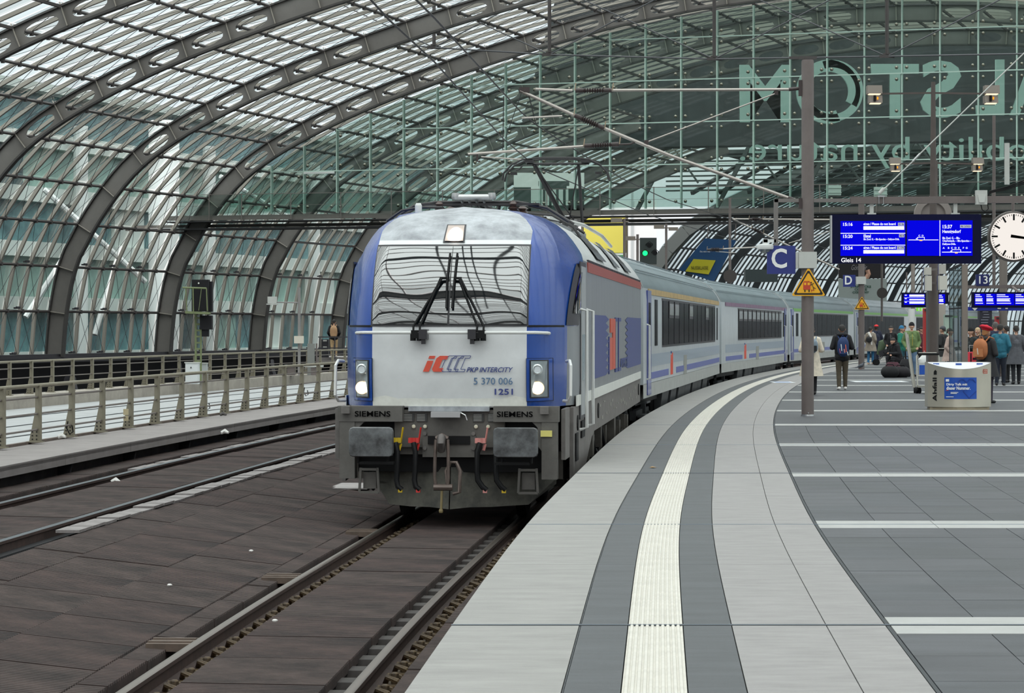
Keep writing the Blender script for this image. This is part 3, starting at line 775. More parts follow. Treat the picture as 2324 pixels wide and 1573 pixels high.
# fat white pier and raking white masts outside
c0 = px(372, 700, 163); pr_ = thing('white_pier', 'tall white round pier standing outside the vault glass right of the second arch', 'pier', (c0.x, c0.y, -6.8))
mb = MB(); mb.lathe((0, 0, 0), [(.95, 0), (.95, 21), (.8, 21.2)], 20); mb.build('shaft', mat('pier_white', 'e6e8e6', .6), pr_, smooth=True)
for a, b in (((58, 720), (160, 560)), ((215, 760), (275, 560)), ((100, 430), (330, 640)), ((500, 400), (700, 520))):
    p, q = px(*a, {58: 143, 215: 150, 100: 147, 500: 178}[a[0]]), px(*b, {58: 145, 215: 152, 100: 150, 500: 184}[a[0]]); mb = MB(); mb.tube(p, q, .16, 8); tag(mb.build('raking_strut', mat('pier_white', 'e6e8e6')), {58: 'white raking strut outside the glass at the far left, low down', 215: 'steep white strut outside the glass between the first two arches', 100: 'long shallow white strut crossing outside the glass at the left', 500: 'shallow white strut outside the glass under the walkway end'}[a[0]], 'strut')
# white block and yellow poster seen under the walkway
wb = thing('white_building', 'white pale building seen through the gap under the walkway above the locomotive', 'building')
mb = MB(); a = px(1285, 560, 300); b = px(1460, 560, 300); mb.box(((a.x+b.x)/2, 306, 4), (b.x-a.x+3, 12, 24)); mb.build('wall', mat('white_wall', 'e9ecec', .7), wb)
for k in range(4):
    p = px(1300+k*45, 600, 299.9); mb = MB(); mb.box((p.x, 299.9, 8), (.25, .1, 20)); mb.build('joint_line', mat('wall_joint', 'b9bfc0', .6), wb)
po = thing('yellow_poster', 'big plain yellow poster hanging behind the locomotive roof', 'poster')
a, b = px(1325, 575, 215), px(1419, 494, 215); mb = MB(); mb.box(((a.x+b.x)/2, 215, (a.z+b.z)/2), (b.x-a.x, .1, b.z-a.z)); mb.build('sheet', mat('poster_yellow', 'f2e76a', .6), po)
a2, b2 = px(1325, 592, 215), px(1421, 574, 215); mb = MB(); mb.box(((a2.x+b2.x)/2, 215, (a2.z+b2.z)/2), (b2.x-a2.x, .1, b2.z-a2.z)); mb.build('footer', mat('poster_white', 'eef2ee', .6), po)
mb = MB()
for xx in (1322, 1422): pp = px(xx, 575, 215.3); mb.tube((pp.x, 215.3, -7), (pp.x, 215.3, px(0, 488, 215).z), .12, 8)
mb.build('frame_post', m_walkst, po)
c0 = px(1408, 586, 214.8); mb = MB(); mb.prism([(-.35, .25), (.35, .25), (0, -.3)], lambda u, v, t: (c0.x+u, c0.y-t, c0.z+v), .05); mb.prism([(-1.2, .2), (-.6, .2), (-.6, -.1), (-1.2, -.1)], lambda u, v, t: (c0.x+u, c0.y-t, c0.z+v), .05); mb.build('green_mark', mat('mark_green', '3f9d5b', .6), po)
# light box with a gate silhouette, behind the pantograph
lb = thing('light_panel', 'pale light panel with a dark columned silhouette behind the glass above the pantograph', 'billboard')
a, b = px(1166, 480, 160), px(1326, 392, 160); mb = MB(); mb.box(((a.x+b.x)/2, 160.1, (a.z+b.z)/2), (b.x-a.x, .1, b.z-a.z)); mb.build('sheet', emit('panel_pale', 'dfe6e0', .75), lb)
mb = MB()
for x0, x1, y0, y1 in ((1222, 1292, 411, 422), (1228, 1286, 422, 430), (1232, 1238, 430, 470), (1246, 1252, 430, 470), (1262, 1268, 430, 470), (1278, 1284, 430, 470), (1166, 1205, 425, 480), (1290, 1326, 428, 480), (1166, 1326, 466, 480)):
    p, q = px(x0, y1, 159.9), px(x1, y0, 159.9); mb.box(((p.x+q.x)/2, 159.95, (p.z+q.z)/2), (q.x-p.x, .1, q.z-p.z))
mb.build('silhouette', mat('silhouette', '4d5a56', .7), lb)
# ================================================================ THE LOCOMOTIVE
m_lw = mat('loco_pale_grey', 'd9dbdc', .38, noise=.08, nscale=2.5, coat=.2)
m_lroof = mat('loco_dirty_roof', 'b4b8bd', .5, noise=.2, nscale=3.5, dark='83868b')
m_blue = mat('loco_blue', '194699', .2, coat=.25, noise=.06, nscale=2)
m_silver = mat('loco_silver', '8b9094', .33, metal=.35, noise=.12, nscale=3, stretch=(1, 1, .2))
m_wline = mat('loco_white_line', 'd9dad4', .5, noise=.08)
m_cream = mat('loco_cream_chips', 'd6d6cf', .55, noise=.12, nscale=9)
m_skirt = mat('loco_skirt', '6e6a67', .6, noise=.25, nscale=5)
m_beam = mat('loco_beam', '625f5b', .6, noise=.2, nscale=6)
m_plow = mat('loco_plough', '5d5b52', .6, noise=.35, nscale=4, dark='3a3935')
m_black = mat('rubber_and_shade_black', '0e0e10', .6, spec=.25)  # also carries the painted shade behind the buffer beam
m_blk2 = mat('frame_black', '26252a', .4)
m_wind = mat('windscreen_glass', '0f1418', .03, spec=.5)
MATS['windscreen_glass'].node_tree.nodes['Principled BSDF'].inputs['IOR'].default_value = 2.5
m_silm = mat('bare_steel', 'b5b6b6', .3, metal=.9)
m_hand = mat('handrail_white', 'd5d6d4', .4)
m_red = mat('logo_orange', 'd9523c', .5); m_navy = mat('logo_navy', '2c3a7c', .5)
m_lens = mat('lens_grey', '9aa3a6', .1, metal=.6)
m_on = emit('lamp_on', 'fff0dc', 9); m_glow = emit('lamp_glow', 'ffd2a0', 1.6)
m_redst = mat('loco_red_stripe', '9c4a42', .5)
LOY = 32.3
c0 = P(1.66, LOY); c1 = P(1.66, 52.3); LTH = math.atan2(c1.x-c0.x, c1.y-c0.y)
loco = thing('electric_locomotive', 'blue and silver electric locomotive with lit lamps at the head of the train', 'locomotive', (c0.x, c0.y, RZ), -LTH)
ZROW = [1.46, 1.7, 2.0, 2.3, 2.46, 2.62, 2.8, 3.0, 3.2, 3.33, 3.42, 3.47, 3.6, 3.72, 3.82, 3.90, 3.955, 3.985, 4.0]
HWF = [1.345, 1.36, 1.365, 1.365, 1.365, 1.36, 1.35, 1.33, 1.30, 1.27, 1.245, 1.23, 1.17, 1.10, 1.0, .86, .66, .40, .02]
HWB = [1.47, 1.48, 1.48, 1.48, 1.48, 1.48, 1.48, 1.48, 1.48, 1.47, 1.43, 1.40, 1.31, 1.21, 1.09, .94, .74, .48, .02]
_LZ, _LV = [1.4, 1.9, 2.46, 2.7, 3.0, 3.25, 3.47, 3.7, 3.85, 3.94, 4.0], [.06, .0, .02, .08, .2, .34, .5, .76, 1.05, 1.4, 1.9]
_lx = np.linspace(1.3, 4.1, 561); _lv = np.interp(_lx, _LZ, _LV)
for _ in range(3): _lv = np.convolve(np.pad(_lv, 12, 'reflect', reflect_type='odd'), np.ones(25)/25, 'valid')
def lean(z): return float(np.interp(z, _lx, _lv))
def hwf(z): return interp(z, ZROW, HWF)
def fy(x, z):
    hw = hwf(z); q = min(1, abs(x)/max(hw, .05)); y = lean(z)
    if hw > .9: y += .78*max(0, (q-.66)/.34)**2.3
    else: y += .5*q**2
    y += .05*(x/1.3)**2
    return y
RY = lambda z: interp(z, [1.4, 2.46, 3.2, 3.30, 3.40, 3.5, 4.0], [1.6, 1.6, 2.2, 2.6, 3.0, 3.1, 3.2])
def xs_row(z, inner=7, outer=5):
    hw = hwf(z); e = min(.955, hw*.84); r = [-hw+(hw-e)*k/outer for k in range(outer)]+[-e+2*e*k/(inner-1) for k in range(inner)]+[e+(hw-e)*(k+1)/outer for k in range(outer)]
    return r
zz = []
for a, b in zip(ZROW, ZROW[1:]): zz += [a, (a+b)/2]
zz += [ZROW[-1]]
rows = [[(x, fy(x, z), z) for x in xs_row(z)] for z in zz]
mb = MB(); mb.grid(rows, 0, lambda i, k: (1 if (k < 5 or k >= 11) else (2 if zz[i] > 3.5 else 0)))
# loft to the straight body, both sides
for sgn in (-1, 1):
    R = []
    for z in zz:
        x0, y0 = sgn*hwf(z), fy(hwf(z), z); x1, y1 = sgn*interp(z, ZROW, HWB), max(RY(z), fy(hwf(z), z)+.1)
        R.append([(x0+(x1-x0)*(math.sin(t*PI/2)), y0+(y1-y0)*t, z) for t in (0, .12, .25, .4, .55, .7, .85, 1)])
    mb.grid(R, 1, lambda i, k: 2 if zz[i] > 3.955 else (3 if zz[i] < 2.45 and k >= 1 and sgn > 0 else 1))
    R2 = []
    for z in zz:
        x1, y1 = sgn*interp(z, ZROW, HWB), max(RY(z), fy(hwf(z), z)+.1); R2.append([(x1, y1, z), (x1, 3.3, z), (x1, 19.9, z)])
    mb.grid(R2, 3, lambda i, k: 3 if zz[i] < 3.33 else 0)
tail = [(interp(z, ZROW, HWB), 19.9, z) for z in zz]; tl = tail+[(-x, y, z) for x, y, z in reversed(tail)]
mb.add(tl, [tuple(range(len(tl)))], 3)
mb.build('body_shell', [m_lw, m_blue, m_lroof, m_silver, m_blk2], loco, smooth=True)
def fpatch(x0, x1, z0, z1, m, name, off=.012, nx=10, nz=10, parent=loco, x0b=None, x1b=None, smooth=True, th=.02):
    """patch lying on the nose; x0b/x1b: edges at the top"""
    x0b = x0 if x0b is None else x0b; x1b = x1 if x1b is None else x1b; R = []
    for i in range(nz+1):
        t = i/nz; z = z0+(z1-z0)*t; a = x0+(x0b-x0)*t; b = x1+(x1b-x1)*t
        R.append([(a+(b-a)*k/nx, fy(a+(b-a)*k/nx, z)-off, z+off*.4*(1 if z > 2.5 else 0)) for k in range(nx+1)])
    mb = MB(); mb.grid(R)
    rim = R[0]+[r[-1] for r in R[1:]]+R[-1][-2::-1]+[r[0] for r in R[-2:0:-1]]
    mb.add([p for p in rim]+[(p[0], p[1]+th, p[2]) for p in rim], [(i, (i+1) % len(rim), len(rim)+(i+1) % len(rim), len(rim)+i) for i in range(len(rim))])
    return mb.build(name, m, parent, smooth=smooth)
# windscreen
fpatch(-.975, .975, 2.455, 3.475, m_blk2, 'windscreen_frame', .010, x0b=-.965, x1b=.965)
def wob(x, z): return .006*math.sin(x*4.2+z*2.3+1)*math.sin(z*5.1+x)+.0012*math.sin(x*9+z*6)
for s, x0, x1 in ((-1, -.955, -.022), (1, .004, .955)):
    R = []
    for i in range(25):
        z = 2.485+.97*i/24; R.append([(x0+(x1-x0)*k/24+.02*(i/24)*(1 if s < 0 and k == 24 else 0), fy(x0+(x1-x0)*k/24, z)-.022+wob(x0+(x1-x0)*k/24, z)*.45, z) for k in range(25)])
    mb = MB(); mb.grid(R); mb.build('windscreen_pane', m_wind, loco, smooth=True)
# seam line and cream stripe with chipped paint
for z in (2.46,):
    for a, b in ((-1.36, -.96), (.96, 1.36)): fpatch(a, b, z-.012, z+.012, m_black, 'seam', .006, nx=12, nz=1)
mb = MB(); R = []
for i in range(5):
    R.append([(-.95+1.9*k/16, fy(-.95+1.9*k/16, 1.5)-.008, 1.475+(.10+.10*(1-(abs(k-8)/8)**2.2))*i/4) for k in range(17)])
mb.grid(R); mb.build('cream_band', m_cream, loco)
# headlamp clusters
for s in (-1, 1):
    cx = s*1.10
    fpatch(cx-.145, cx+.145, 1.54, 2.06, m_blue, 'lamp_housing', .03, 6, 4)
    fpatch(cx-.150, cx+.150, 1.535, 2.065, m_black, 'lamp_gasket', .02, 6, 4)
    fpatch(cx-.105, cx+.105, 1.575, 2.045, m_blk2, 'lamp_frame', .04, 6, 4)
    o = fpatch(cx-.09, cx+.09, 1.59, 2.03, m_lens, 'lamp_glass', .046, 6, 4)
    def ring(cz, r, prof, m, nm):
        yy = min(fy(cx-.08, cz), fy(cx+.08, cz))-.02; mb = MB(); mb.lathe((cx-s*.012, yy, cz), prof, 20, 0, 'y'); return mb.build(nm, m, loco, smooth=True)
    ring(1.93, .06, [(.062, .03), (.066, -.012), (.05, -.02), (.04, 0)], mat('lens_clear', 'cfd5d6', .08, metal=.5), 'marker_lens')
    mb = MB(); yy = fy(cx, 1.93)-.07; mb.lathe((cx, yy, 1.93), [(.03, 0), (.02, -.012)], 12, 0, 'y'); mb.build('marker_bulb', mat('bulb_dark', '5d676b', .2), loco)
    ring(1.70, .08, [(.072, .02), (.072, -.010), (.06, -.018), (.03, -.022)], m_on, 'headlamp')
    ring(1.70, .08, [(.080, .02), (.080, -.006), (.075, -.008)], m_glow, 'headlamp_glow_ring')  # warm glow round the lamp put in as an emitting ring
# top lamp
fpatch(-.135, .135, 3.50, 3.735, m_blk2, 'top_lamp_frame', .012, 4, 4, x0b=-.115, x1b=.125)
fpatch(-.115, .115, 3.515, 3.72, mat('lamp_haze', 'b9aaa2', .3), 'top_lamp_glass', .022, 4, 4, x0b=-.10, x1b=.107)
mb = MB(); R = []
pts = [(.085*math.cos(t)*(1 if math.sin(t) > 0 else 1.02), (.10 if math.sin(t) > 0 else .075)*math.sin(t)) for t in np.linspace(0, 2*PI, 24, endpoint=False)]
mb.add([(x+.01, fy(x, 3.6+z)-.055, 3.6+z) for x, z in pts], [tuple(range(24))]); mb.build('top_lamp', m_on, loco)
# wipers
for s, base, tipx in ((-1, -.39, -.02), (1, .395, .03)):
    mb = MB(); bz = 2.36
    for dx in (-.04, .04):
        mb.path([(base+dx, fy(base, bz)-.12, bz-.02), (base+dx, fy(base, 2.5)-.09, 2.46), (tipx*1+s*(.04+dx*.2)+s*.05, fy(.1, 3.05)-.09, 3.05+.0)], .014, 6)
        mb.lathe((base+dx, fy(base, bz)-.12, bz-.03), [(.035, -.05), (.035, .05)], 10, 0, 'z')
    mb.beam((base, fy(base, bz)-.05, bz), (base, fy(base, bz)-.16, bz), .12, .10)
    mb.build('wiper_arm', m_black, loco)
    mb = MB(); x0 = tipx+s*.02; mb.path([(x0-s*.01+.0, fy(0, 2.62)-.06, 2.68), (x0, fy(0, 3.0)-.05, 3.02), (x0+.015, fy(0, 3.35)-.05, 3.36)], .014, 6); mb.beam((x0-.0, fy(0, 3.05)-.07, 3.05), (x0+s*.09, fy(0, 3.05)-.08, 3.05), .03, .03)
    mb.build('wiper_blade', m_black, loco)
# front grab rail with brackets
mb = MB(); mb.path([(-1.17, fy(1.17, 2.38)-.03, 2.37), (-1.16, fy(1.16, 2.38)-.16, 2.375)]+[(x, fy(x, 2.38)*.5-.13, 2.38) for x in np.linspace(-1.05, 1.05, 9)]+[(1.20, fy(1.2, 2.38)-.16, 2.375), (1.21, fy(1.21, 2.38)-.03, 2.37)], .02, 8); mb.build('front_grab_rail', m_hand, loco, smooth=True)
for x in (-.30, .30):
    mb = MB(); mb.box((x, -.08, 2.36), (.10, .18, .12)); mb.box((x, -.10, 2.28), (.05, .06, .08)); mb.build('grab_rail_bracket', m_blk2, loco)
for s in (-1, 1):
    mb = MB(); X = s*1.40; mb.path([(X, .62, 2.02), (X+s*.05, .50, 2.03), (X+s*.07, .42, 1.97), (X+s*.07, .38, 1.60), (X+s*.04, .44, 1.53), (X-s*.03, .55, 1.53)], .02, 8); mb.build('corner_handrail', m_hand, loco, smooth=True)
# lettering on the nose
def FM(x, z, off=.014): return face_cam(x, fy(x, z)-off, z)
text('PKP INTERCITY', .575, .062, FM(.505, 1.925), m_navy, loco, shear=.35, at='c', bold=.012)
text('5 370 006', .48, .085, FM(.545, 1.785), mat('number_steel', '4a6c90', .5), loco, at='c')
text('1251', .225, .075, FM(.675, 1.655), m_navy, loco, bold=.02)
mb = MB()
def sl(pts, m, nm, off=.014, x0=-.32, z0=1.90, t=.004):
    mb = MB(); mb.prism([(x0+u+v*.42, z0+v) for u, v in pts], lambda u, v, w_: (u, fy(u, v)-off-w_, v), t); return mb.build(nm, m, loco)
sl([(0, 0), (.075, 0), (.075, .135), (0, .135)], m_red, 'logo_stem'); sl([(0, .16), (.075, .16), (.075, .195), (0, .195)], m_red, 'logo_dot')
def cshape(x, wd, h, th): return [(x+.03, 0), (x+wd, 0), (x+wd, th), (x+.07, th), (x+.07, h-th), (x+wd, h-th), (x+wd, h), (x+.03, h), (x, h-.03), (x, .03)]
sl([(.10, .03), (.13, 0), (.235, 0), (.235, .045), (.18, .045), (.18, .15), (.235, .15), (.235, .195), (.13, .195), (.10, .165)], m_red, 'logo_letter')
for x in (.215, .30, .385):
    o = cshape(x, .125, .195, .03)
    mb = MB(); q = [(-.32+u+v*.42, 1.90+v) for u, v in o]
    for a, b in zip(q, q[1:]+q[:1]): mb.beam((a[0], fy(a[0], a[1])-.016, a[1]), (b[0], fy(b[0], b[1])-.016, b[1]), .004, .007)
    mb.build('logo_outline', m_navy, loco)
# ---- buffer beam and all below
def lbox(name, m, c, d, parent=loco, rz=0, bev=None):
    mb = MB(); mb.box(c, d, rz=rz); return mb.build(name, m, parent)
lbox('main_frame', m_black, (0, .95, 1.05), (2.3, 1.5, .78)); lbox('lower_beam', m_beam, (0, .16, .93), (1.36, .1, .1))  # main frame coloured black for the shade behind the beam
lbox('coupler_panel', m_beam, (0, .12, 1.20), (1.36, .12, .46)); lbox('front_sill', m_lroof, (0, .1, 1.445), (1.0, .22, .06))
for s in (-1, 1):
    mb = MB(); mb.box((s*.96, -.02, 1.385), (.80, .20, .19)); mb.box((s*1.245, .0, .95), (.19, .22, .72))
    mb.prism([(s*1.16, .92), (s*1.16, 1.30), (s*1.02, 1.30), (s*1.10, 1.22), (s*1.10, 1.0)], lambda u, v, t: (u, -.09+t, v), .16); mb.build('bumper_housing', m_beam, loco)
    text('SIEMENS', .44, .068, face_cam(s*.875-.05, -.130, 1.385), mat('letter_black', '030304', .9, spec=.1), loco, bold=.015)
    lbox('lifting_lug', m_skirt, (s*1.22-.03, -.16, 1.435), (.10, .12, .09))
    # buffer
    mb = MB(); cx, cz = s*.875, 1.06
    def rr(w_, h_, r_, y_): return [(cx+sx*(w_/2-r_)+r_*math.cos(t), y_, cz+sz*(h_/2-r_)+r_*math.sin(t)) for sx, sz, t0 in ((1, 1, 0), (-1, 1, PI/2), (-1, -1, PI), (1, -1, 1.5*PI)) for t in (t0, t0+PI/4, t0+PI/2)]
    a = [rr(.52, .34, .04, -.62), rr(.54, .36, .05, -.60), rr(.54, .36, .05, -.55), rr(.50, .32, .05, -.53)]
    for q in range(3): mb.add(a[q]+a[q+1], [(i, (i+1) % 12, 12+(i+1) % 12, 12+i) for i in range(12)])
    mb.add(a[0], [tuple(range(12))]); mb.add(a[3], [tuple(range(12))])
    mb.build('buffer_head', mat('buffer_worn', '6b6e70', .45, noise=.6, nscale=4, dark='3b3b3c', metal=.3), loco)
    mb = MB(); mb.lathe((cx, -.1, cz), [(.14, .1), (.14, -.25), (.10, -.26), (.10, -.46)], 18, 0, 'y'); mb.build('buffer_shaft', m_black, loco, smooth=True)
    mb = MB(); mb.box((cx-.05*s, -.45, .80), (.42, .12, .03)); mb.box((cx+.18, -.42, .85), (.02, .1, .1)); mb.box((cx-.18, -.42, .85), (.02, .1, .1)); mb.build('step_tray', m_black, loco)
    # foot step
    mb = MB()
    for a, b in (((-.13, .72), (-.15, .42)), ((.13, .72), (.15, .42)), ((-.15, .42), (.15, .42)), ((-.13, .7), (.13, .7))): mb.beam((s*.98+a[0]*.8, -.05, a[1]), (s*.98+b[0]*.8, -.05, b[1]), .03, .03)
    mb.box((s*.98, .05, .56), (.16, .1, .2)); mb.build('foot_step', m_beam, loco)
    # vertical corner post and side skirt panel
    mb = MB(); mb.box((s*1.40, .55, 1.13), (.05, .9, .62)); mb.build('corner_skirt', m_skirt, loco)
lbox('yellow_label', mat('label_yellow', 'd9cf78', .5), (1.21, -.125, 1.15), (.14, .02, .075))
for k, x in enumerate((-.50, -.34, .36, .54)):
    lbox('data_plate', mat('plate_dark', '3a3a3a', .5), (x, .05, 1.335), (.13, .012, .10))
    mb = MB()
    for r_ in range(5): mb.box((x-.01, .042, 1.37-.018*r_), (.10, .006, .007))
    mb.build('plate_lines', mat('plate_text', 'a6a6a2', .5), loco)
for x in (-.44, -.30, .33, .48): mb = MB(); mb.lathe((x, .055, 1.225), [(.024, 0), (.024, -.02), (.015, -.025)], 10, 0, 'y'); mb.build('white_disc', mat('disc_cream', 'd9d3be', .5), loco)
lbox('front_step', m_silm, (-.02, -.08, 1.40), (.36, .2, .03)); lbox('front_step_front', m_silm, (-.02, -.18, 1.375), (.36, .02, .06))
mb = MB(); mb.path([(.16, -.12, 1.4), (.22, -.14, 1.37), (.24, -.14, 1.31)], .01, 6); mb.build('step_hook', m_silm, loco)
lbox('coupler_pocket', m_black, (0, .03, 1.06), (.52, .05, .10)); lbox('coupler_plate', m_beam, (0, .08, .98), (.66, .1, .26))
for x in (-.30, .30):
    for z in (1.14, .96): mb = MB(); mb.lathe((x, .02, z), [(.026, .03), (.026, -.01)], 6, 0, 'y'); mb.build('bolt', m_skirt, loco)
# draw hook and screw coupling
mb = MB(); mb.path([(-.05, .1, 1.05), (-.05, -.25, 1.08), (-.05, -.36, 1.10), (-.05, -.40, 1.04), (-.05, -.36, .96), (-.05, -.26, .96)], [.06, .06, .055, .055, .05, .03], 10); mb.build('draw_hook', mat('hook_steel', '5b5654', .5, metal=.4, noise=.3), loco, smooth=True)
m_sh = mat('shackle_steel', '6d605a', .5, metal=.4, noise=.3)
mb = MB(); mb.path([(-.12, -.30, 1.08), (-.13, -.32, .9), (-.14, -.30, .62), (-.12, -.30, .50)], .022, 8); mb.path([(.02, -.30, 1.08), (.03, -.32, .9), (.03, -.30, .62), (.02, -.30, .50)], .022, 8); mb.path([(-.15, -.30, .50), (.08, -.30, .50)], .04, 8); mb.path([(-.12, -.30, 1.09), (-.05, -.30, 1.13), (.02, -.30, 1.09)], .03, 8); mb.build('shackle', m_sh, loco, smooth=True)
mb = MB(); mb.path([(.08, -.27, .42), (.16, -.27, .44), (.17, -.27, .7), (.12, -.25, .80), (.05, -.25, .80), (.0, -.27, .7), (.02, -.28, .5)], .024, 8); mb.build('coupling_loop', m_sh, loco, smooth=True)
mb = MB(); mb.path([(-.05, -.3, .46), (-.06, -.31, .20)], .016, 8); mb.lathe((-.06, -.31, .19), [(.022, 0), (.028, .02), (.022, .045)], 8); mb.build('coupling_handle', mat('handle_brass', '7d6f4d', .5), loco)
# air hoses with cocks
for x, m_, hexc in ((-.64, 'hose_cock_yellow', 'cfae1e'), (-.42, 'hose_cock_red', 'c9302c'), (.40, 'hose_cock_pink', 'd9908a'), (.63, 'hose_cock_yellow', 'cfae1e')):
    mm = mat(m_, hexc, .5, noise=.15)
    mb = MB(); mb.box((x, -.08, 1.06), (.13, .1, .06)); mb.lathe((x+.0, -.12, 1.03), [(.03, 0), (.03, .06)], 8); mb.beam((x+.06, -.1, 1.04), (x+.09, -.12, 1.22), .02, .012); mb.beam((x+.06, -.1, 1.02), (x+.04, -.12, .94), .03, .02); mb.build('air_cock', mm, loco, label={'hose_cock_yellow': 'yellow air cock', 'hose_cock_red': 'red air cock', 'hose_cock_pink': 'faded pink air cock'}[m_])
    s = -1 if x < 0 else 1
    mb = MB(); mb.path([(x, -.14, 1.03), (x-.03*s, -.18, .92), (x-.03*s, -.2, .7), (x-.02*s, -.2, .58), (x+.04, -.22, .50), (x+.09, -.22, .46)], .034, 8); mb.build('air_hose', m_black, loco, smooth=True)
    mb = MB(); mb.box((x+.07, -.22, .45), (.05, .05, .04)); mb.build('hose_coupling', mm, loco)
# snow plough
mb = MB(); top = [(-1.02, .66), (-.6, .60), (-.3, .62), (0, .56), (.3, .62), (.6, .60), (1.22, .64)]
def pl(x, z, t=0): return (x, .05+abs(x)*.35+(z-.28)*.25+t, z)
for sgn, X in ((-1, [-1.02, -.78, -.5, -.25, -.008]), (1, [.008, .25, .5, .95, 1.28])):
    R = []
    for k, x in enumerate(X):
        e = abs(x); zb = .21+(.0 if e < .1 else 0)+(.02 if .2 < e < .6 else 0)+(.04 if .7 < e < 1 else 0)+(.36 if e > 1 else 0); R.append([pl(x, .72), pl(x, .5), pl(x, zb), pl(x, zb, .04), pl(x, .72, .04)])
    m2 = MB(); m2.grid(R); m2.build('snow_plough', m_plow, loco)
lbox('under_darkness_box', m_black, (0, 2.2, .72), (2.0, 3.0, .6))  # black box added to stand for the shade under the nose
# ---- right (and left) side
for s in (-1, 1):
    X = s*1.483
    def SP(y, z, o=0): return (s*(1.483+o), y, z)
    def sq(name, m, y0, y1, z0, z1, o=.004, th=None, lab=None):
        mb = MB(); mb.hexa([SP(y0, z0, -.01), SP(y1, z0, -.01), SP(y1, z0, o), SP(y0, z0, o)], [SP(y0, z1, -.01), SP(y1, z1, -.01), SP(y1, z1, o), SP(y0, z1, o)]); return mb.build(name, m, loco, label=lab)
    def spoly(name, m, pts, o=.006):
        mb = MB(); mb.prism(pts, lambda u, v, t: (s*(1.48+t), u, v), o+.003); return mb.build(name, m, loco)
    sq('white_line', m_wline, 1.3, 19.85, 1.44, 1.575, .006)
    sq('red_stripe', m_redst, 3.5, 19.85, 3.19, 3.325, .006)
    # skirt below the body
    mb = MB(); mb.prism([(.9, 1.44), (19.85, 1.44), (19.85, .98), (5.2, .98), (4.6, .92), (3.4, .62), (.9, .50)], lambda u, v, t: (s*(1.42+t), u, v), .05); mb.build('side_skirt', m_skirt, loco)
    mb = MB(); mb.lathe((s*1.475, 1.6, 1.22), [(.10, -.01), (.10, .01)], 16, 0, 'x'); mb.lathe((s*1.475, 6.0, 1.24), [(.11, -.01), (.11, .01)], 16, 0, 'x'); mb.lathe((s*1.475, 19.0, 1.24), [(.11, -.01), (.11, .01)], 16, 0, 'x'); mb.build('round_port', m_black, loco)
    mb = MB()
    for q in range(22):
        rr_ = random.Random(q); y = 6.5+q*.55; mb.box((s*1.474, y, 1.2+rr_.uniform(-.13, .14)), (.006, rr_.uniform(.08, .3), rr_.uniform(.015, .07)))
    mb.build('skirt_notices', mat('notice_faded', '8f8d86', .6), loco)
    for y in (1.15, 3.0): sq('step_recess', m_black, y, y+.4, .75 if y < 2 else 1.1, 1.1 if y < 2 else 1.3, .008+(-.0))
    # cab side window, door, rails
    def lp(z, t, o):
        x0, y0 = hwf(z), fy(hwf(z), z); x1, y1 = interp(z, ZROW, HWB), max(RY(z), fy(hwf(z), z)+.1)
        return (s*(x0+(x1-x0)*math.sin(t*PI/2)+o), y0+(y1-y0)*t-o*.5, z)
    for nm, mm, za, zb_, ta, tb_, o in (('side_window_frame', m_blk2, 2.47, 3.27, .04, .55, .012), ('side_window', m_wind, 2.62, 3.16, .40, .80, .022)):
        R = []
        for i in range(13):
            z = za+(zb_-za)*i/12; t0 = ta+(tb_-ta)*(i/12)**1.3
            R.append([lp(z, t0+(1.0-t0)*k/5, o) for k in range(6)])
        mb = MB(); mb.grid(R); mb.build(nm, mm, loco, smooth=True)
    sq('cab_door', mat('door_grey', 'a0a4a6', .4), 2.05, 2.95, 1.30, 3.24, .012); sq('door_gasket', m_blk2, 1.95, 3.05, 1.25, 3.30, .005); sq('door_glass', mat('door_glass', '8aa0aa', .15), 2.25, 2.75, 1.75, 2.35, .018); sq('front_step_well', m_black, 2.2, 2.8, 1.0, 1.22, .010)
    sq('door_window', mat('door_glass', '8aa0aa', .1), 3.62, 4.2, 1.7, 2.3, .014) if False else None
    for y in ((1.9, 3.2) if s > 0 else ()):
        mb = MB(); mb.path([SP(y, 2.68, .0), SP(y, 2.66, .09), SP(y, 1.15, .09), SP(y, 1.12, .0)], .022, 8); mb.build('door_handrail', m_hand, loco, smooth=True)
    # blue zigzag livery and big logo
    def zig(y0, y1, side):
        n = 8; z0, z1 = 1.72, 2.62; pts = []
        if side > 0:
            pts = [(y0, z0)]+[p for k in range(n) for p in ((y1-.9, z0+(z1-z0)*k/n), (y1, z0+(z1-z0)*(k+.5)/n))]+[(y1-.9, z1), (y0, z1)]
        else:
            pts = [(y1, z0)]+[p for k in range(n) for p in ((y0+.9, z0+(z1-z0)*k/n), (y0, z0+(z1-z0)*(k+.5)/n))]+[(y0+.9, z1), (y1, z1)]
        return pts
    mz = mat('livery_navy', '33427f', .4)
    for pts in (zig(4.9, 8.6, 1), zig(13.6, 19.85, -1)):
        mb = MB(); n = len(pts); vs = [(s*(1.488), u, v) for u, v in pts]
        mb.add(vs, [tuple(range(n))]); mb.build('livery_zigzag', mz, loco)
    m_lo = mat('livery_orange', 'c9573f', .45)
    sq('big_logo', m_lo, 8.7, 9.5, 1.78, 2.28, .012); sq('big_logo', m_lo, 8.9, 9.7, 2.36, 2.58, .012); sq('big_logo', m_lo, 9.6, 10.4, 1.78, 2.58, .012)
    for y in (10.3, 11.3): sq('big_logo_outline', mz, y, y+.14, 1.75, 2.6, .012); sq('big_logo_outline', mz, y, y+.8, 2.54, 2.6, .013); sq('big_logo_outline', mz, y, y+.8, 1.72, 1.78, .013)
    sq('big_logo_outline', mz, 8.5, 8.7, 1.72, 2.3, .012)
    text('INTERCITY', 2.4, .16, Matrix(((0, 0, s, s*1.49), (s, 0, 0, 13.2), (0, 1, 0, 1.84), (0, 0, 0, 1))), mz, loco, bold=.02)
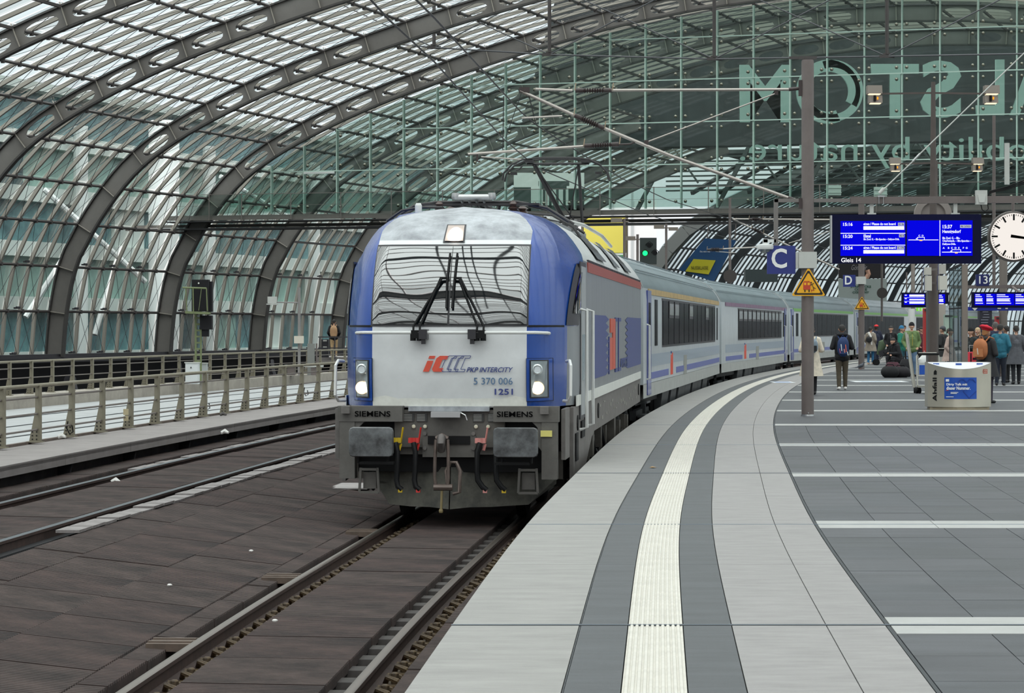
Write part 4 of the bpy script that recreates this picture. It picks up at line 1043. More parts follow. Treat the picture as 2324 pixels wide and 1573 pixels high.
    # roof shoulder grilles and cowls
    for (y0, y1) in ((6.2, 8.2), (11.0, 12.2), (14.5, 16.2)):
        mb = MB(); R = [[(s*(interp(z, ZROW, HWB)+.02), y, z+.02) for y in (y0, y1)] for z in (3.42, 3.6, 3.78, 3.84)]; mb.grid(R); mb.build('roof_grille', m_blk2 if y0 != 11.0 else mat('roof_smoke', '7c7f82', .6), loco)
        mb = MB()
        for q in range(7): y = y0+.1+(y1-y0-.2)*q/6; mb.beam((s*(interp(3.42, ZROW, HWB)+.04), y, 3.44), (s*(interp(3.82, ZROW, HWB)+.04), y, 3.84), .03, .012)
        mb.build('grille_bars', m_silver, loco, kind='stuff')
    mb = MB()
    for q in range(60): mb.box((s*1.47, 3.7+q*.27, 3.345), (.03, .1, .035))
    mb.build('gutter_studs', m_blk2, loco, kind='stuff')
    mb = MB(); R = [[(s*(interp(z, ZROW, HWB)*.995), y, z) for y in (3.3, 19.8)] for z in (3.8, 3.95, 4.02)]; mb.grid(R); mb.build('roof_cowl', m_lroof, loco)
    # bogies and underframe gear
    for yb in (3.3, 15.2):
        for k, dy in enumerate((-1.45, 1.45)):
            mb = MB(); mb.lathe((s*.76, yb+dy, .575), [(.575, -.07), (.575, .05), (.5, .07), (.2, .05), (.15, .14)] if s > 0 else [(.15, -.14), (.2, -.05), (.5, -.07), (.575, -.05), (.575, .07)], 28, 0, 'x'); mb.build('wheel', m_black, loco, smooth=True)
            mb = MB(); mb.box((s*1.22, yb+dy, .58), (.16, .36, .36)); mb.box((s*1.22, yb+dy-.3, .7), (.1, .16, .3)); mb.build('axle_box', m_beam, loco)
            mb = MB(); mb.lathe((s*1.25, yb+dy+.45, .62), [(.09, -.0), (.12, .02), (.09, .06), (.12, .1), (.09, .14), (.12, .18), (.09, .3)], 12); mb.build('spring', m_black, loco)
        mb = MB(); mb.box((s*1.16, yb, .82), (.16, 3.6, .24)); mb.box((s*1.28, yb, .6), (.14, .5, .36)); mb.build('bogie_frame', m_beam, loco)
    r_ = random.Random(11)
    mb = MB()
    for q in range(16):
        y = 1.2+q*1.15; mb.box((s*(1.25+r_.uniform(-.06, .1)), y, .70+r_.uniform(-.12, .1)), (.14, r_.uniform(.12, .5), r_.uniform(.2, .5)))
    mb.build('underframe_gear', mat('underframe_grey', '59554f', .6, noise=.3), loco, kind='stuff')
    for q in range(7):
        y = 2.2+q*2.4; mb = MB(); mb.path([(s*1.3, y, .95), (s*1.36, y+.1, .6), (s*1.3, y+.3, .3), (s*1.2, y+.5, .5)], .025, 6); mb.build('brake_pipe', m_black, loco)
# roof: folded and raised pantographs, insulators
m_pan = mat('pantograph_dark', '2b292b', .45); m_ins = mat('insulator_brown', '4a3a36', .35)
def insul(x, y, z, h=.22, n=4):
    mb = MB(); pr = [(.03, 0)]
    for k in range(n): pr += [(.08, h*k/n+.01), (.04, h*(k+.6)/n)]
    pr += [(.03, h)]; mb.lathe((x, y, z), pr, 10); return mb.build('roof_insulator', m_ins, loco, smooth=True)
for y, lab in ((3.9, 0), (17.2, 1)):
    for x in (-.5, .5):
        for dy in (-.7, .7): insul(x, y+dy, 3.93)
# folded (front) pantograph
mb = MB(); mb.path([(-1.02, 3.2, 3.98), (-.85, 3.2, 4.08), (-.55, 3.2, 4.13), (.55, 3.2, 4.13), (.95, 3.2, 4.05), (1.25, 3.2, 3.86)], .022, 8)
mb.path([(-1.0, 3.45, 3.98), (-.82, 3.45, 4.08), (-.5, 3.45, 4.12), (.55, 3.45, 4.12), (1.0, 3.45, 4.02), (1.3, 3.45, 3.84)], .02, 8)
mb.beam((-.8, 3.3, 4.10), (.85, 3.3, 4.10), .3, .03); mb.build('collector_head', m_pan, loco, smooth=True)
mb = MB(); mb.tube((-.05, 3.3, 4.16), (-.02, 5.6, 4.12), .045, 8); mb.tube((-.35, 3.35, 4.1), (-.05, 5.6, 4.06), .025, 6); mb.tube((.3, 3.35, 4.1), (.05, 5.6, 4.06), .025, 6); mb.tube((0, 5.6, 4.1), (0, 3.4, 4.0), .05, 8); mb.box((0, 5.6, 4.0), (.3, .3, .2)); mb.box((0, 4.3, 3.98), (1.1, 2.0, .05)); mb.build('pantograph_arm', m_pan, loco, smooth=True)
mb = MB(); mb.tube((-.27, 3.1, 4.19), (.22, 3.1, 4.19), .045, 10); mb.lathe((0, 0, 0), [(.05, -.04), (.06, 0), (.05, .05)], 10, 0, 'z', M=Matrix.Translation((-.27, 3.1, 4.2))); mb.lathe((0, 0, 0), [(.05, -.04), (.06, 0), (.05, .05)], 10, 0, 'z', M=Matrix.Translation((.22, 3.1, 4.2)))
for x in (-.2, -.1, .0, .1): mb.tube((x, 3.1, 4.18), (x+.04, 3.3, 4.0), .02, 6)
mb.build('damper_bar', m_silm, loco, smooth=True)
# raised pantograph over the rear cab
zb, zt = 4.1, 5.62; Yp = 17.4
mb = MB()
for dy, dz in ((-.2, 0), (.25, .0)): mb.path([(-1.0, Yp+dy, zt-.42), (-.97, Yp+dy, zt-.28), (-.82, Yp+dy, zt-.12), (-.62, Yp+dy, zt-.03), (-.3, Yp+dy, zt+.0), (.3, Yp+dy, zt+.0), (.62, Yp+dy, zt-.03), (.82, Yp+dy, zt-.12), (.97, Yp+dy, zt-.28), (1.0, Yp+dy, zt-.42)], .018, 8)
mb.tube((-.55, Yp, zt-.1), (.62, Yp, zt-.1), .022, 8)
for x in (-.5, .55):
    mb.box((x, Yp, zt-.06), (.14, .5, .05)); mb.path([(x-.14, Yp, zt-.14), (x-.2, Yp, zt-.2), (x-.26, Yp, zt-.22)], .015, 6)
for x in (-.8, .8): mb.box((x, Yp, zt-.28), (.12, .1, .05))
mb.build('collector_head', m_pan, loco, smooth=True)
mb = MB(); K = (.28, Yp+1.1, zb+.35)
mb.tube((-.42, Yp, zt-.1), (.10, K[1], K[2]), .04, 8, r2=.05); mb.tube((.42, Yp, zt-.1), (.42, K[1], K[2]), .03, 8); mb.tube((-.40, Yp, zt-.15), (.3, K[1], K[2]), .012, 6); mb.tube((.42, Yp, zt-.15), (.16, K[1], K[2]), .012, 6)
mb.tube((.08, K[1], K[2]), (.45, K[1], K[2]), .05, 8); mb.tube((.28, K[1], K[2]), (.2, Yp-1.2, zb-.05), .075, 10); mb.tube((.34, K[1], K[2]), (.4, Yp-.9, zb-.05), .02, 6); mb.box((.22, Yp-1.1, zb-.1), (.7, .5, .12)); mb.build('pantograph_arm', m_pan, loco, smooth=True)
# busbars, hoops and pale ducts along the roof
mb = MB(); mb.path([(-1.15, 2.7, 3.86), (-.95, 2.7, 4.0), (-.7, 2.7, 4.04), (-.4, 2.7, 4.04)], .02, 6); mb.path([(.4, 4.8, 4.06), (.9, 4.8, 4.02), (1.2, 4.8, 3.85), (1.3, 4.8, 3.7)], .022, 6); mb.path([(.4, 7.2, 4.08), (.9, 7.2, 4.03), (1.2, 7.2, 3.85)], .022, 6); mb.path([(.3, 4, 4.15), (.5, 9, 4.12), (.6, 15, 4.12)], .02, 6); mb.build('roof_busbar', m_pan, loco, smooth=True)
mb = MB(); mb.path([(.75, 6, 4.05), (1.0, 10, 4.08), (1.0, 15, 4.08), (1.0, 18, 3.98)], .03, 8); mb.build('roof_duct', mat('duct_pale', 'c9cbc8', .5), loco, smooth=True)
for x, y in ((-.2, 8), (.35, 9), (-.1, 12), (.4, 13.5)): insul(x, y, 3.96, .2, 3)
mb = MB(); mb.box((0, 10.5, 4.0), (1.3, 3.4, .2)); mb.box((.3, 13.9, 4.02), (.9, 1.2, .16)); mb.build('roof_equipment', mat('roof_box', '83878a', .6, noise=.3), loco)
mb = MB(); mb.lathe((-.62, 1.9, 3.93), [(.045, 0), (.045, .10), (.03, .13)], 10); mb.build('roof_antenna', m_hand, loco)

# ================================================================ THE COACHES
m_croof = mat('coach_roof', '7c8a90', .42, metal=.15, noise=.16, nscale=1.2, stretch=(1, .3, 1))
m_cside = mat('coach_pale', 'b9c0c4', .35, noise=.08, nscale=2, coat=.2)
m_cblue = mat('coach_blue_line', '5a64a4', .4); m_cmid = mat('coach_mid_blue_grey', '98a6b4', .35, coat=.2)
m_cgl = mat('coach_glass', '0e0d12', .2, noise=.5, nscale=2, stretch=(1, 3, .4))
MATS['coach_glass'].node_tree.nodes['Principled BSDF'].inputs['IOR'].default_value = 1.03; m_cwf = mat('coach_window_frame', '26262a', .4)
m_cdoor = mat('coach_door_blue', '2f3f8a', .3, coat=.4)
m_csill = mat('coach_sill', 'a9aba8', .5, noise=.15, nscale=4)
m_cund = mat('coach_underframe', '3c3f41', .6, noise=.3, nscale=3)
CW = 1.43
def coach(y0, y1, label, topcol, wins, windy, doors, nearblank=2.6, ventset=(), lens=True, detail=True):
    a, b = P(1.62, y0), P(1.62, y1); th = math.atan2(b.x-a.x, b.y-a.y); Lc = (b-a).length
    t = thing('passenger_coach', label, 'railway coach', (a.x, a.y, RZ), -th, 'coaches of the train')
    prof = [(CW, 1.28), (CW+.0, 2.0), (CW, 3.0), (CW-.02, 3.24), (CW-.07, 3.36), (CW-.2, 3.56), (CW-.42, 3.76), (CW-.75, 3.93), (.36, 4.02), (0, 4.05)]
    full = prof+[(-x, z) for x, z in reversed(prof[:-1])]
    mb = MB(); mb.grid([[(x, y, z) for x, z in full] for y in (.1, Lc-.1)], 0, lambda i, k: 1 if 2 <= k <= 14 and full[k][1] >= 3.2 or (k < 18 and min(full[k][1], full[k+1][1]) >= 3.2) else 0)
    for y in (.1, Lc-.1): mb.add([(x, y, z) for x, z in full], [tuple(range(len(full)))], 0)
    mb.build('body', [m_cside, m_croof], t, smooth=True)
    mb = MB(); mb.grid([[(x*1.006, y, z+.012 if z > 3.3 else z) for x, z in full if z > 3.2] for y in (Lc-.22, Lc-.1)], 0); mb.grid([[(x*1.006, y, z+.012 if z > 3.3 else z) for x, z in full if z > 3.2] for y in (.1, .22)], 0); mb.build('roof_end_band', m_csill, t, smooth=True)
    mb = MB(); mb.box((0, -.1, 2.2), (1.5, .4, 2.2)); mb.build('gangway_bellows', m_black, t)
    for s in ((1, -1) if detail else (1,)):
        X = s*CW
        def sq(name, m, ya, yb, z0, z1, o=.006, par=t):
            mb = MB(); mb.box((X+s*o/2-s*.005, (ya+yb)/2, (z0+z1)/2), (abs(o)+.01, yb-ya, z1-z0)); return mb.build(name, m, par)
        sq('cantrail_stripe', topcol, 1.4, Lc-.5, 3.12, 3.24, .006)
        sq('sill', m_csill, .15, Lc-.15, 1.0, 1.29, .0)
        sq('waist_panel', m_cmid, 1.4, Lc-.3, 1.62, 1.88, .004) if detail else None
        sq('blue_line', m_cblue, 1.5, 7.2, 1.36, 1.50, .008); sq('blue_line', m_cblue, 9.8, Lc-.4, 1.36, 1.50, .008)
        for q, (dy, dz, h) in enumerate(((7.9, 1.35, .46), (8.3, 1.35, .5), (7.9, 1.84, .05))): sq('side_logo', m_red if q < 2 else m_navy, dy, dy+.3, dz, dz+h, .010)
        sq('hatch', mat('hatch_grey', '8f908a', .5), 12.5, 13.6, 1.28, 1.75, .010)
        # window band
        w0, w1 = wins[0], wins[1]; n = wins[2]
        sq('window_band', m_cwf, w0, w1, 2.0, 3.08, .006)
        for k in range(n):
            d = (w1-w0)/n; ya, yb = w0+d*k+.10, w0+d*(k+1)-.10
            f = sq('window', m_cgl, ya, yb, 2.05, 3.03, .016)
            if k in ventset:
                v = sq('vent_window', mat('vent_glass', '6d6a6c', .15), ya+.14, yb-.14, 2.72, 2.98, .03); v2 = sq('vent_frame', m_cwf, ya+.05, yb-.05, 2.65, 3.04, .024)
        for (wy, ww) in windy: sq('window', m_cgl, wy, wy+ww, 2.05, 3.03, .012)
        for dy in doors:
            d = sq('door', m_cdoor, dy, dy+.95, 1.05, 3.2, .02)
            mb = MB(); mb.box((X+s*.018, dy+.48, 2.5), (.02, .45, .9)); w_ = mb.build('door_window', m_cgl, d); mb = MB(); mb.path([(X+s*.01, dy-.16, 2.5), (X+s*.07, dy-.16, 2.48), (X+s*.07, dy-.16, 1.4), (X+s*.01, dy-.16, 1.38)], .022, 6); mb.build('handrail', m_hand, t)
            mb = MB(); mb.box((X-s*.05, dy+.48, .62), (.3, .9, .05)); mb.box((X-s*.1, dy+.48, .9), (.2, .9, .04)); mb.build('step', m_cund, t)
        # underframe
        r_ = random.Random(int(y0))
        if detail:
            mb = MB(); yy = 6.2
            while yy < Lc-6.5:
                l = r_.uniform(1.2, 2.6); mb.hexa([(X-s*.25, yy, .42), (X-s*.14, yy, .42), (X-s*.14, yy+l, .42), (X-s*.25, yy+l, .42)], [(X-s*.25, yy, 1.0), (X-s*.06, yy, 1.0), (X-s*.06, yy+l, 1.0), (X-s*.25, yy+l, 1.0)]); yy += l+(.04 if r_.random() < .6 else .8)
            mb.build('equipment_box', m_cund, t)
        for yb in (2.9, Lc-2.9):
            for dy in (-1.25, 1.25):
                mb = MB(); mb.lathe((s*.76, yb+dy, .46), [(.46, -.07), (.46, .06), (.38, .07), (.15, .05), (.1, .12)] if s > 0 else [(.1, -.12), (.15, -.05), (.38, -.07), (.46, -.06), (.46, .07)], 20, 0, 'x'); mb.build('wheel', m_black, t, smooth=True)
            mb = MB(); mb.box((s*1.12, yb, .62), (.14, 3.3, .2)); mb.box((s*1.16, yb-1.25, .46), (.16, .3, .34)); mb.box((s*1.16, yb+1.25, .46), (.16, .3, .34)); mb.box((s*1.2, yb, .7), (.1, .12, .5)); mb.build('bogie_frame', m_cund, t)
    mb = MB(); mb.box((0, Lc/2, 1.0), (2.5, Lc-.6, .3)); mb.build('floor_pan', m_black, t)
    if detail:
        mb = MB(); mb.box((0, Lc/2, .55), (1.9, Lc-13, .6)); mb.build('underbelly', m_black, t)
    # roof ribs
    mb = MB()
    for s in (-1, 1):
        for x, z in ((.95, 3.86), (.6, 3.97), (1.24, 3.6)): mb.beam((s*x, .5, z+.01), (s*x, Lc-.5, z+.01), .03, .02)
    mb.build('roof_seam', m_croof, t)
    return t
gold = mat('stripe_gold', 'c2a468', .4, noise=.3, nscale=3); plum = mat('stripe_plum', '84607e', .4, noise=.4, nscale=3); green = mat('stripe_green', '62a63e', .4)
coach(53.1, 82.6, 'first coach behind the locomotive, with a gold stripe above its windows', gold, (5.2, 27.0, 12), [(3.1, .7), (27.9, .5)], (1.0,), ventset=(1, 2, 5, 9))
coach(83.2, 110.2, 'second coach from the locomotive, plum stripe and small hopper windows', plum, (5.6, 24.2, 11), [(24.9, .6)], (25.7,), ventset=range(0, 11))
coach(110.8, 137.8, 'third coach, green stripe over dark windows, partly behind pole C', green, (4.2, 24.6, 10), [(2.4, .8)], (.6,), detail=False)
coach(138.4, 165.0, 'fourth coach, green stripe, its side seen right of pole D', green, (3.2, 24.6, 10), [], (.6,), detail=False)
coach(165.6, 192.4, 'fifth coach, seen above the waiting people left of the dark mast', green, (3.2, 24.6, 10), [], (.6,), detail=False)
coach(193, 220, 'farthest coach, showing between the heads of the crowd at the right', green, (3.2, 24.6, 10), [], (.6,), detail=False)
# ================================================================ POLES, SIGNS, OVERHEAD LINE
m_pole = mat('pole_taupe', '6d6360', .5, noise=.12, nscale=3, coat=.1)
m_sblue = mat('sign_blue', '27327a', .4); m_swhite = emit('sign_white_lit', 'f4f4f0', .55) if False else mat('sign_white_face', 'eeeeea', .5)
m_box = mat('box_light', 'c2c3be', .5, noise=.06); m_yel = mat('warning_yellow', 'f2b01e', .45); m_blkp = mat('warning_black', '1d1a18', .5); m_redp = mat('warning_red', 'c5452a', .5)
m_tube = mat('cantilever_steel', 'a9a29c', .35, metal=.8); m_brown = mat('insulator_dark', '3c3130', .4); m_wire = mat('contact_wire', '1e1e20', .5)
def S(Y): return 6000/Y
def rel(xp, yp, Y, o): return px(xp, yp, Y)-Vector(o)
def warn(parent, cx, cz, w, y, M0=None):
    """warning triangle, width w, lying in plane y of the parent, centred cx, base cz"""
    h = w*.83
    def tri(k, dz, m, nm, yo):
        a = w/2*k; hh = h*k; b = cz+(h-hh)*.38+dz
        mb = MB(); mb.prism([(-a+a*.06, b), (a-a*.06, b), (a, b+hh*.05), (a*.06, b+hh), (-a*.06, b+hh), (-a, b+hh*.05)], lambda u, v, t: (cx+u, y-yo-t, v), .006); return mb.build(nm, m, parent)
    tri(1, 0, m_yel, 'sign_plate', 0); tri(.88, 0, m_blkp, 'sign_border', .004); tri(.72, 0, m_yel, 'sign_field', .008)
    u = w/.62
    mb = MB()
    def bx(x0, x1, z0, z1, m=0): mb.box((cx+(x0+x1)/2*u, y-.018, cz+(z0+z1)/2*u), ((x1-x0)*u, .008, (z1-z0)*u), m)
    bx(-.10, .035, .12, .265); bx(-.09, .02, .275, .282); bx(-.075, -.065, .265, .28); bx(.0, .01, .265, .28); bx(-.08, -.06, .075, .12, 1); bx(.0, .02, .075, .12, 1)
    mb.box((cx-.065*u, y-.024, cz+.228*u), (.04*u, .004, .045*u), 2); mb.box((cx+.001*u, y-.024, cz+.228*u), (.042*u, .004, .045*u), 2); bx(.05, .11, .105, .118); bx(.05, .06, .075, .118)
    mb.build('tram_symbol', [m_redp, m_blkp, m_yel], parent)
    mb = MB(); q = lambda a, b: (cx+a*u, y-.018, cz+b*u)
    for a, b in (((.055, .235), (.09, .165)), ((.09, .165), (.135, .14)), ((.09, .165), (.095, .12)), ((.06, .225), (.03, .20)), ((.065, .22), (.10, .245))): mb.beam(q(*a), q(*b), .014*u, .008)
    mb.lathe(q(.05, .255), [(.013*u, 0), (.013*u, -.006)], 8, 0, 'y'); mb.build('falling_figure', m_blkp, parent)
# pole C
YC = 50.2; bC = px(1833, 944, YC); bC.z = 0
pc = thing('catenary_pole', 'tall taupe round pole standing nearest on the platform, with the C sign and yellow triangle', 'pole', bC)
mb = MB(); mb.lathe((0, 0, 0), [(.118, 0), (.118, 6.72), (.11, 6.76)], 24); mb.build('shaft', m_pole, pc, smooth=True)
mb = MB(); mb.lathe((0, 0, 0), [(.13, 0), (.125, .03)], 24); mb.lathe((0, -.115, .06), [(.012, 0), (.012, -.02)], 8, 0, 'y'); mb.build('base_collar', m_silm, pc)
mb = MB(); mb.box((.0, 0, 6.80), (.34, .06, .06)); mb.box((-.25, 0, 6.80), (.2, .05, .05)); mb.build('cap_fitting', m_purl, pc)
def LC(xp, yp, dy=0): return px(xp, yp, YC)-bC+Vector((0, dy, 0))
warn(pc, 0, LC(1832, 672).z, .62, -.14)
cs = thing('platform_section_sign', 'square blue sign with a white letter C left of the near pole', 'sign', bC)
a, b = LC(1740, 622), LC(1804.5, 558); mb = MB(); mb.box(((a.x+b.x)/2, -.05, (a.z+b.z)/2), (b.x-a.x, .05, b.z-a.z)); mb.build('sign_panel', m_sblue, cs)
a, b = LC(1750, 609), LC(1785, 564); text('C', b.x-a.x, b.z-a.z, face_cam((a.x+b.x)/2, -.078, (a.z+b.z)/2), m_swhite, cs, bold=.02)
a, b = LC(1811, 609), LC(1852, 572); mb = MB(); mb.box(((a.x+b.x)/2, 0, (a.z+b.z)/2), (b.x-a.x, .30, b.z-a.z)); mb.build('mounting_box', m_box, cs)
a, b = LC(1804, 609), LC(1811, 573); mb = MB(); mb.box(((a.x+b.x)/2, 0, (a.z+b.z)/2), (b.x-a.x-.01, .24, b.z-a.z)); mb.build('mounting_rim', m_box, cs)
# cantilever on pole C
cv = thing('overhead_line_bracket', 'long steel bracket with brown insulators reaching left from the near pole to the contact wire', 'bracket', bC)
def tb(name, pts, r, m=m_tube, par=cv, n=8): mb = MB(); mb.path(pts, r, n); return mb.build(name, m, par, smooth=True)
def ribins(name, p, q, par=cv, r=.055):
    mb = MB(); p, q = Vector(p), Vector(q); L_ = (q-p).length; d = (q-p).normalized(); R = d.to_track_quat('Z', 'Y').to_matrix().to_4x4(); M = Matrix.Translation(p) @ R
    pr = [(.03, 0), (.045, .0), (.045, L_*.2)]
    for k in range(8): z = L_*(.24+.07*k); pr += [(r*.55, z), (r*1.15, z+L_*.02), (r*.55, z+L_*.045)]
    pr += [(.045, L_*.82), (.045, L_), (.03, L_)]
    mb.lathe((0, 0, 0), pr, 12, 0, 'z', M=M); o = mb.build(name, m_brown, par, smooth=True)
    mb = MB()
    for k in (-.02, 1.02): c_ = p.lerp(q, k); mb.beam(c_+Vector((0, -.02, 0)), c_+Vector((.02, -.02, .14)), .03, .02)
    mb.build('insulator_horn', mat('horn_brass', 'a5937c', .4, metal=.5), par)
    return o
tb('top_tube', [LC(1215, 202), LC(1299, 205.5)], .025); ribins('insulator', LC(1306, 205.5), LC(1388, 205)); tb('top_tube', [LC(1388, 205), LC(1690, 203.5), LC(1790, 203)], .028); tb('end_link', [LC(1790, 203), LC(1818, 200)], .035, m_brown)
tb('strut', [LC(1180, 206), LC(1304, 262)], .032); ribins('insulator', LC(1304, 262), LC(1371, 291), r=.07); tb('strut', [LC(1371, 291), LC(1520, 353), LC(1788, 449)], .032); tb('strut_foot', [LC(1788, 449), LC(1822, 462)], .04, m_brown)
tb('stay_rod', [LC(1467, 323), LC(1764, 211)], .014); mb = MB(); mb.box(LC(1467, 323), (.08, .04, .08)); mb.box(LC(1762, 211), (.07, .04, .07)); mb.box(LC(1190, 204), (.2, .06, .1)); mb.box(LC(1816, 200), (.06, .1, .3)); mb.box(LC(1816, 462), (.06, .1, .2)); mb.build('clamp', m_brown, cv)
tb('registration_tube', [LC(1062, 350), LC(1325, 332)], .026); ribins('insulator', LC(1326, 331.5), LC(1404, 327.5)); tb('registration_link', [LC(1404, 328), LC(1430, 327), LC(1442, 322)], .018, m_brown)
tb('steady_arm', [LC(1092, 356), LC(1196, 363)], .014); tb('steady_arm', [LC(1184, 268), LC(1276, 263)], .018)
tb('drop_bracket', [LC(1083, 350), LC(1083, 366), LC(1090, 366)], .02, m_brown); tb('hanger', [LC(1183, 212), LC(1147, 314)], .007, m_wire); tb('hanger', [LC(1199, 210), LC(1216, 282)], .010, m_wire); tb('hanger', [LC(1143, 218), LC(1141, 340)], .008, m_wire)
# wires
def wire(pts, r, label, name='overhead_wire'):
    mb = MB(); mb.path(pts, r, 6); return tag(mb.build(name, m_wire, smooth=True), label, 'wire')
wire([P(1.72, 2, 4.84)+Vector((.0, 0, 0)), P(1.72, 27, 4.84), px(985, 139.5, 31.4), px(1142, 315, 44.2), px(1219, 381, 52.4), P(1.66, 75, 4.86), P(1.7, 140, 4.86)], .011, 'lower black contact wire running over the track to the raised pantograph')
wire([px(905, 40-80, 27.5), px(985, 40, 30.3), px(1182, 254, 50), px(1215, 282, 52), px(1285, 328, 58), px(1411, 405, 68), px(1514, 453, 80), P(1.6, 110, 5.9), P(1.7, 150, 5.7)], .013, 'upper black carrier wire above the contact wire', 'carrier_wire')
# overhead board beam
YB = 50.2
ob = thing('sign_gantry', 'horizontal brown tube and thinner grey bar above the departure board', 'gantry', bC)
mb = MB(); mb.beam(LC(1930, 455), LC(2420, 452), .16, .13); mb.build('main_tube', m_pole, ob)
mb = MB(); mb.beam(LC(1757, 455), LC(1932, 455), .08, .07); mb.beam(LC(1761, 452), LC(1761, 560), .08, .08, up=(0, 1, 0)); mb.build('bent_bar', mat('bar_grey', '77726f', .5), ob)
for x in (1978, 2168):
    mb = MB(); a, b = LC(x, 460), LC(x, 490); mb.beam(a, b, .07, .07, up=(0, 1, 0)); mb.box((b.x, b.y, b.z+.04), (.16, .1, .03)); mb.box((b.x, b.y, b.z+.0), (.13, .1, .03)); mb.build('hanger', m_box, ob)
mb = MB()
for x in (1993, 2003): mb.tube(LC(x, 444)+Vector((0, -.1, 0)), LC(x, 463)+Vector((0, -.1, 0)), .009, 6)
mb.beam(LC(1990, 446)+Vector((0, -.1, 0)), LC(2006, 446)+Vector((0, -.1, 0)), .03, .03); mb.build('u_bolt', m_silm, ob)
tb('stay_rod', [LC(1998, 437), LC(2072, 366)], .012, m_box, ob); tb('turnbuckle', [LC(2072, 366), LC(2088, 349)], .022, m_silm, ob); tb('stay_rod', [LC(2088, 349), LC(2360, 86)], .012, m_box, ob); tb('stay_end', [LC(1996, 439), LC(2006, 428)], .035, m_box, ob)
mb = MB(); p = LC(2224, 449); mb.box((p.x, p.y-.13, p.z), (.21, .14, .27)); mb.hexa([(p.x-.05, p.y-.22, p.z-.1), (p.x+.05, p.y-.22, p.z-.1), (p.x+.05, p.y-.19, p.z-.1), (p.x-.05, p.y-.19, p.z-.1)], [(p.x-.08, p.y-.21, p.z+.05), (p.x+.08, p.y-.21, p.z+.05), (p.x+.08, p.y-.19, p.z+.05), (p.x-.08, p.y-.19, p.z+.05)]); mb.build('antenna_box', m_box, ob)
for k in range(3): tb('cable', [LC(2240, 450), LC(2246, 438-k*2), LC(2262, 434-k*2), LC(2285, 430-k*3), LC(2330, 415-k*4)], .012, m_black, ob)
tb('cable', [LC(2226, 464), LC(2229, 476), LC(2236, 481), LC(2243, 474), LC(2241, 458)], .009, m_black, ob)
# camera dome by the C sign
dm = thing('surveillance_camera', 'white dome camera on a bracket just left of the C sign', 'camera', bC)
p = LC(1737, 566); mb = MB(); mb.lathe((p.x, p.y, p.z), [(.16, .0), (.17, .04), (.16, .08), (.10, .10)], 16); mb.beam((p.x-.05, p.y, p.z+.16), (p.x+.2, p.y, p.z+.16), .08, .06); mb.beam((p.x, p.y, p.z+.1), (p.x, p.y, p.z+.2), .08, .08, up=(0, 1, 0)); mb.build('housing', m_hand, dm, smooth=True)
mb = MB(); mb.lathe((p.x, p.y, p.z), [(.12, 0), (.10, -.05), (.04, -.08)], 14); mb.build('dome', m_lens, dm, smooth=True)

# departure board
cB = px(2055, 543, YB)
db = thing('departure_board', 'large blue departure board lettered Gleis 14, hanging right of the near pole', 'display', cB, -.035)
m_scr = emit('screen_blue', '0505cf', 1.0); m_txt = emit('screen_text', 'f4f6ff', 1.0); m_case = mat('board_case', '070a30', .5, spec=.15); m_bdg = emit('screen_badge', 'b9bedc', .8); m_org = emit('screen_orange', 'ffb45a', 1.0)
def bxp(name, m, x0, x1, y0, y1, yf=-.11, th=.02, par=db, c=(2055, 543), sc_=119.5):
    mb = MB(); mb.box((((x0+x1)/2-c[0])/sc_, yf, (c[1]-(y0+y1)/2)/sc_), ((x1-x0)/sc_, th, (y1-y0)/sc_)); return mb.build(name, m, par)
def txp(s, m, x0, x1, y0, y1, yf=-.128, par=db, c=(2055, 543), sc_=119.5, bold=.02, name='lettering'):
    return text(s, (x1-x0)/sc_, (y1-y0)/sc_, face_cam(((x0+x1)/2-c[0])/sc_, yf, (c[1]-(y0+y1)/2)/sc_), m, par, name, depth=.003, bold=bold)
bxp('casing', m_case, 1886, 2224.5, 487, 598.5, 0, .20)
mb = MB(); mb.box((-1.412, 0, 0), (.03, .22, .9)); mb.build('casing_edge', m_silm, db)
bxp('screen', m_scr, 1907, 2053, 502, 581, -.105, .015); bxp('screen', m_scr, 2057, 2204.5, 501, 581, -.105, .015)
for y, t_ in ((509.6, '15:16'), (536.8, '15:20'), (563.4, '15:24')): txp(t_, m_txt, 1912.7, 1934, y-3.7, y+3.7)
for y in (509.6, 563.4):
    txp('eigen / Please do not board', m_txt, 1958.6, 2031, y-3.8, y+3.8); bxp('white_bar', m_txt, 1958.6, 2050.6, y+4.4, y+12.4, -.116, .006)
for y, x0, t_ in ((509.5, 2036.5, 'EC 56'), (535.5, 2039, 'RE 8'), (563, 2034, 'IC 174')): bxp('badge', m_bdg, x0, 2050.8, y-3.6, y+3.6, -.116, .006); txp(t_, m_case, x0+1.5, 2049.3, y-2.4, y+2.4)
for y in (530, 556.8): bxp('rule', m_txt, 1907, 2053, y-.8, y+.8, -.116, .006)
txp('Elstal', m_txt, 1959, 1975, 532.7, 539.7); txp('Bln Zool. G. – Bln-Spandau – Dallgow-Döb.', m_txt, 1959, 2039.5, 541.2, 546.8)
txp('Gleis 14', m_txt, 1908.5, 1953.4, 585.6, 595.4, -.106, bold=.01)
bxp('rule', m_txt, 2060, 2127.5, 544.3, 545.8, -.116, .006); bxp('rule', m_txt, 2130.3, 2131.7, 500.5, 581.5, -.116, .006)
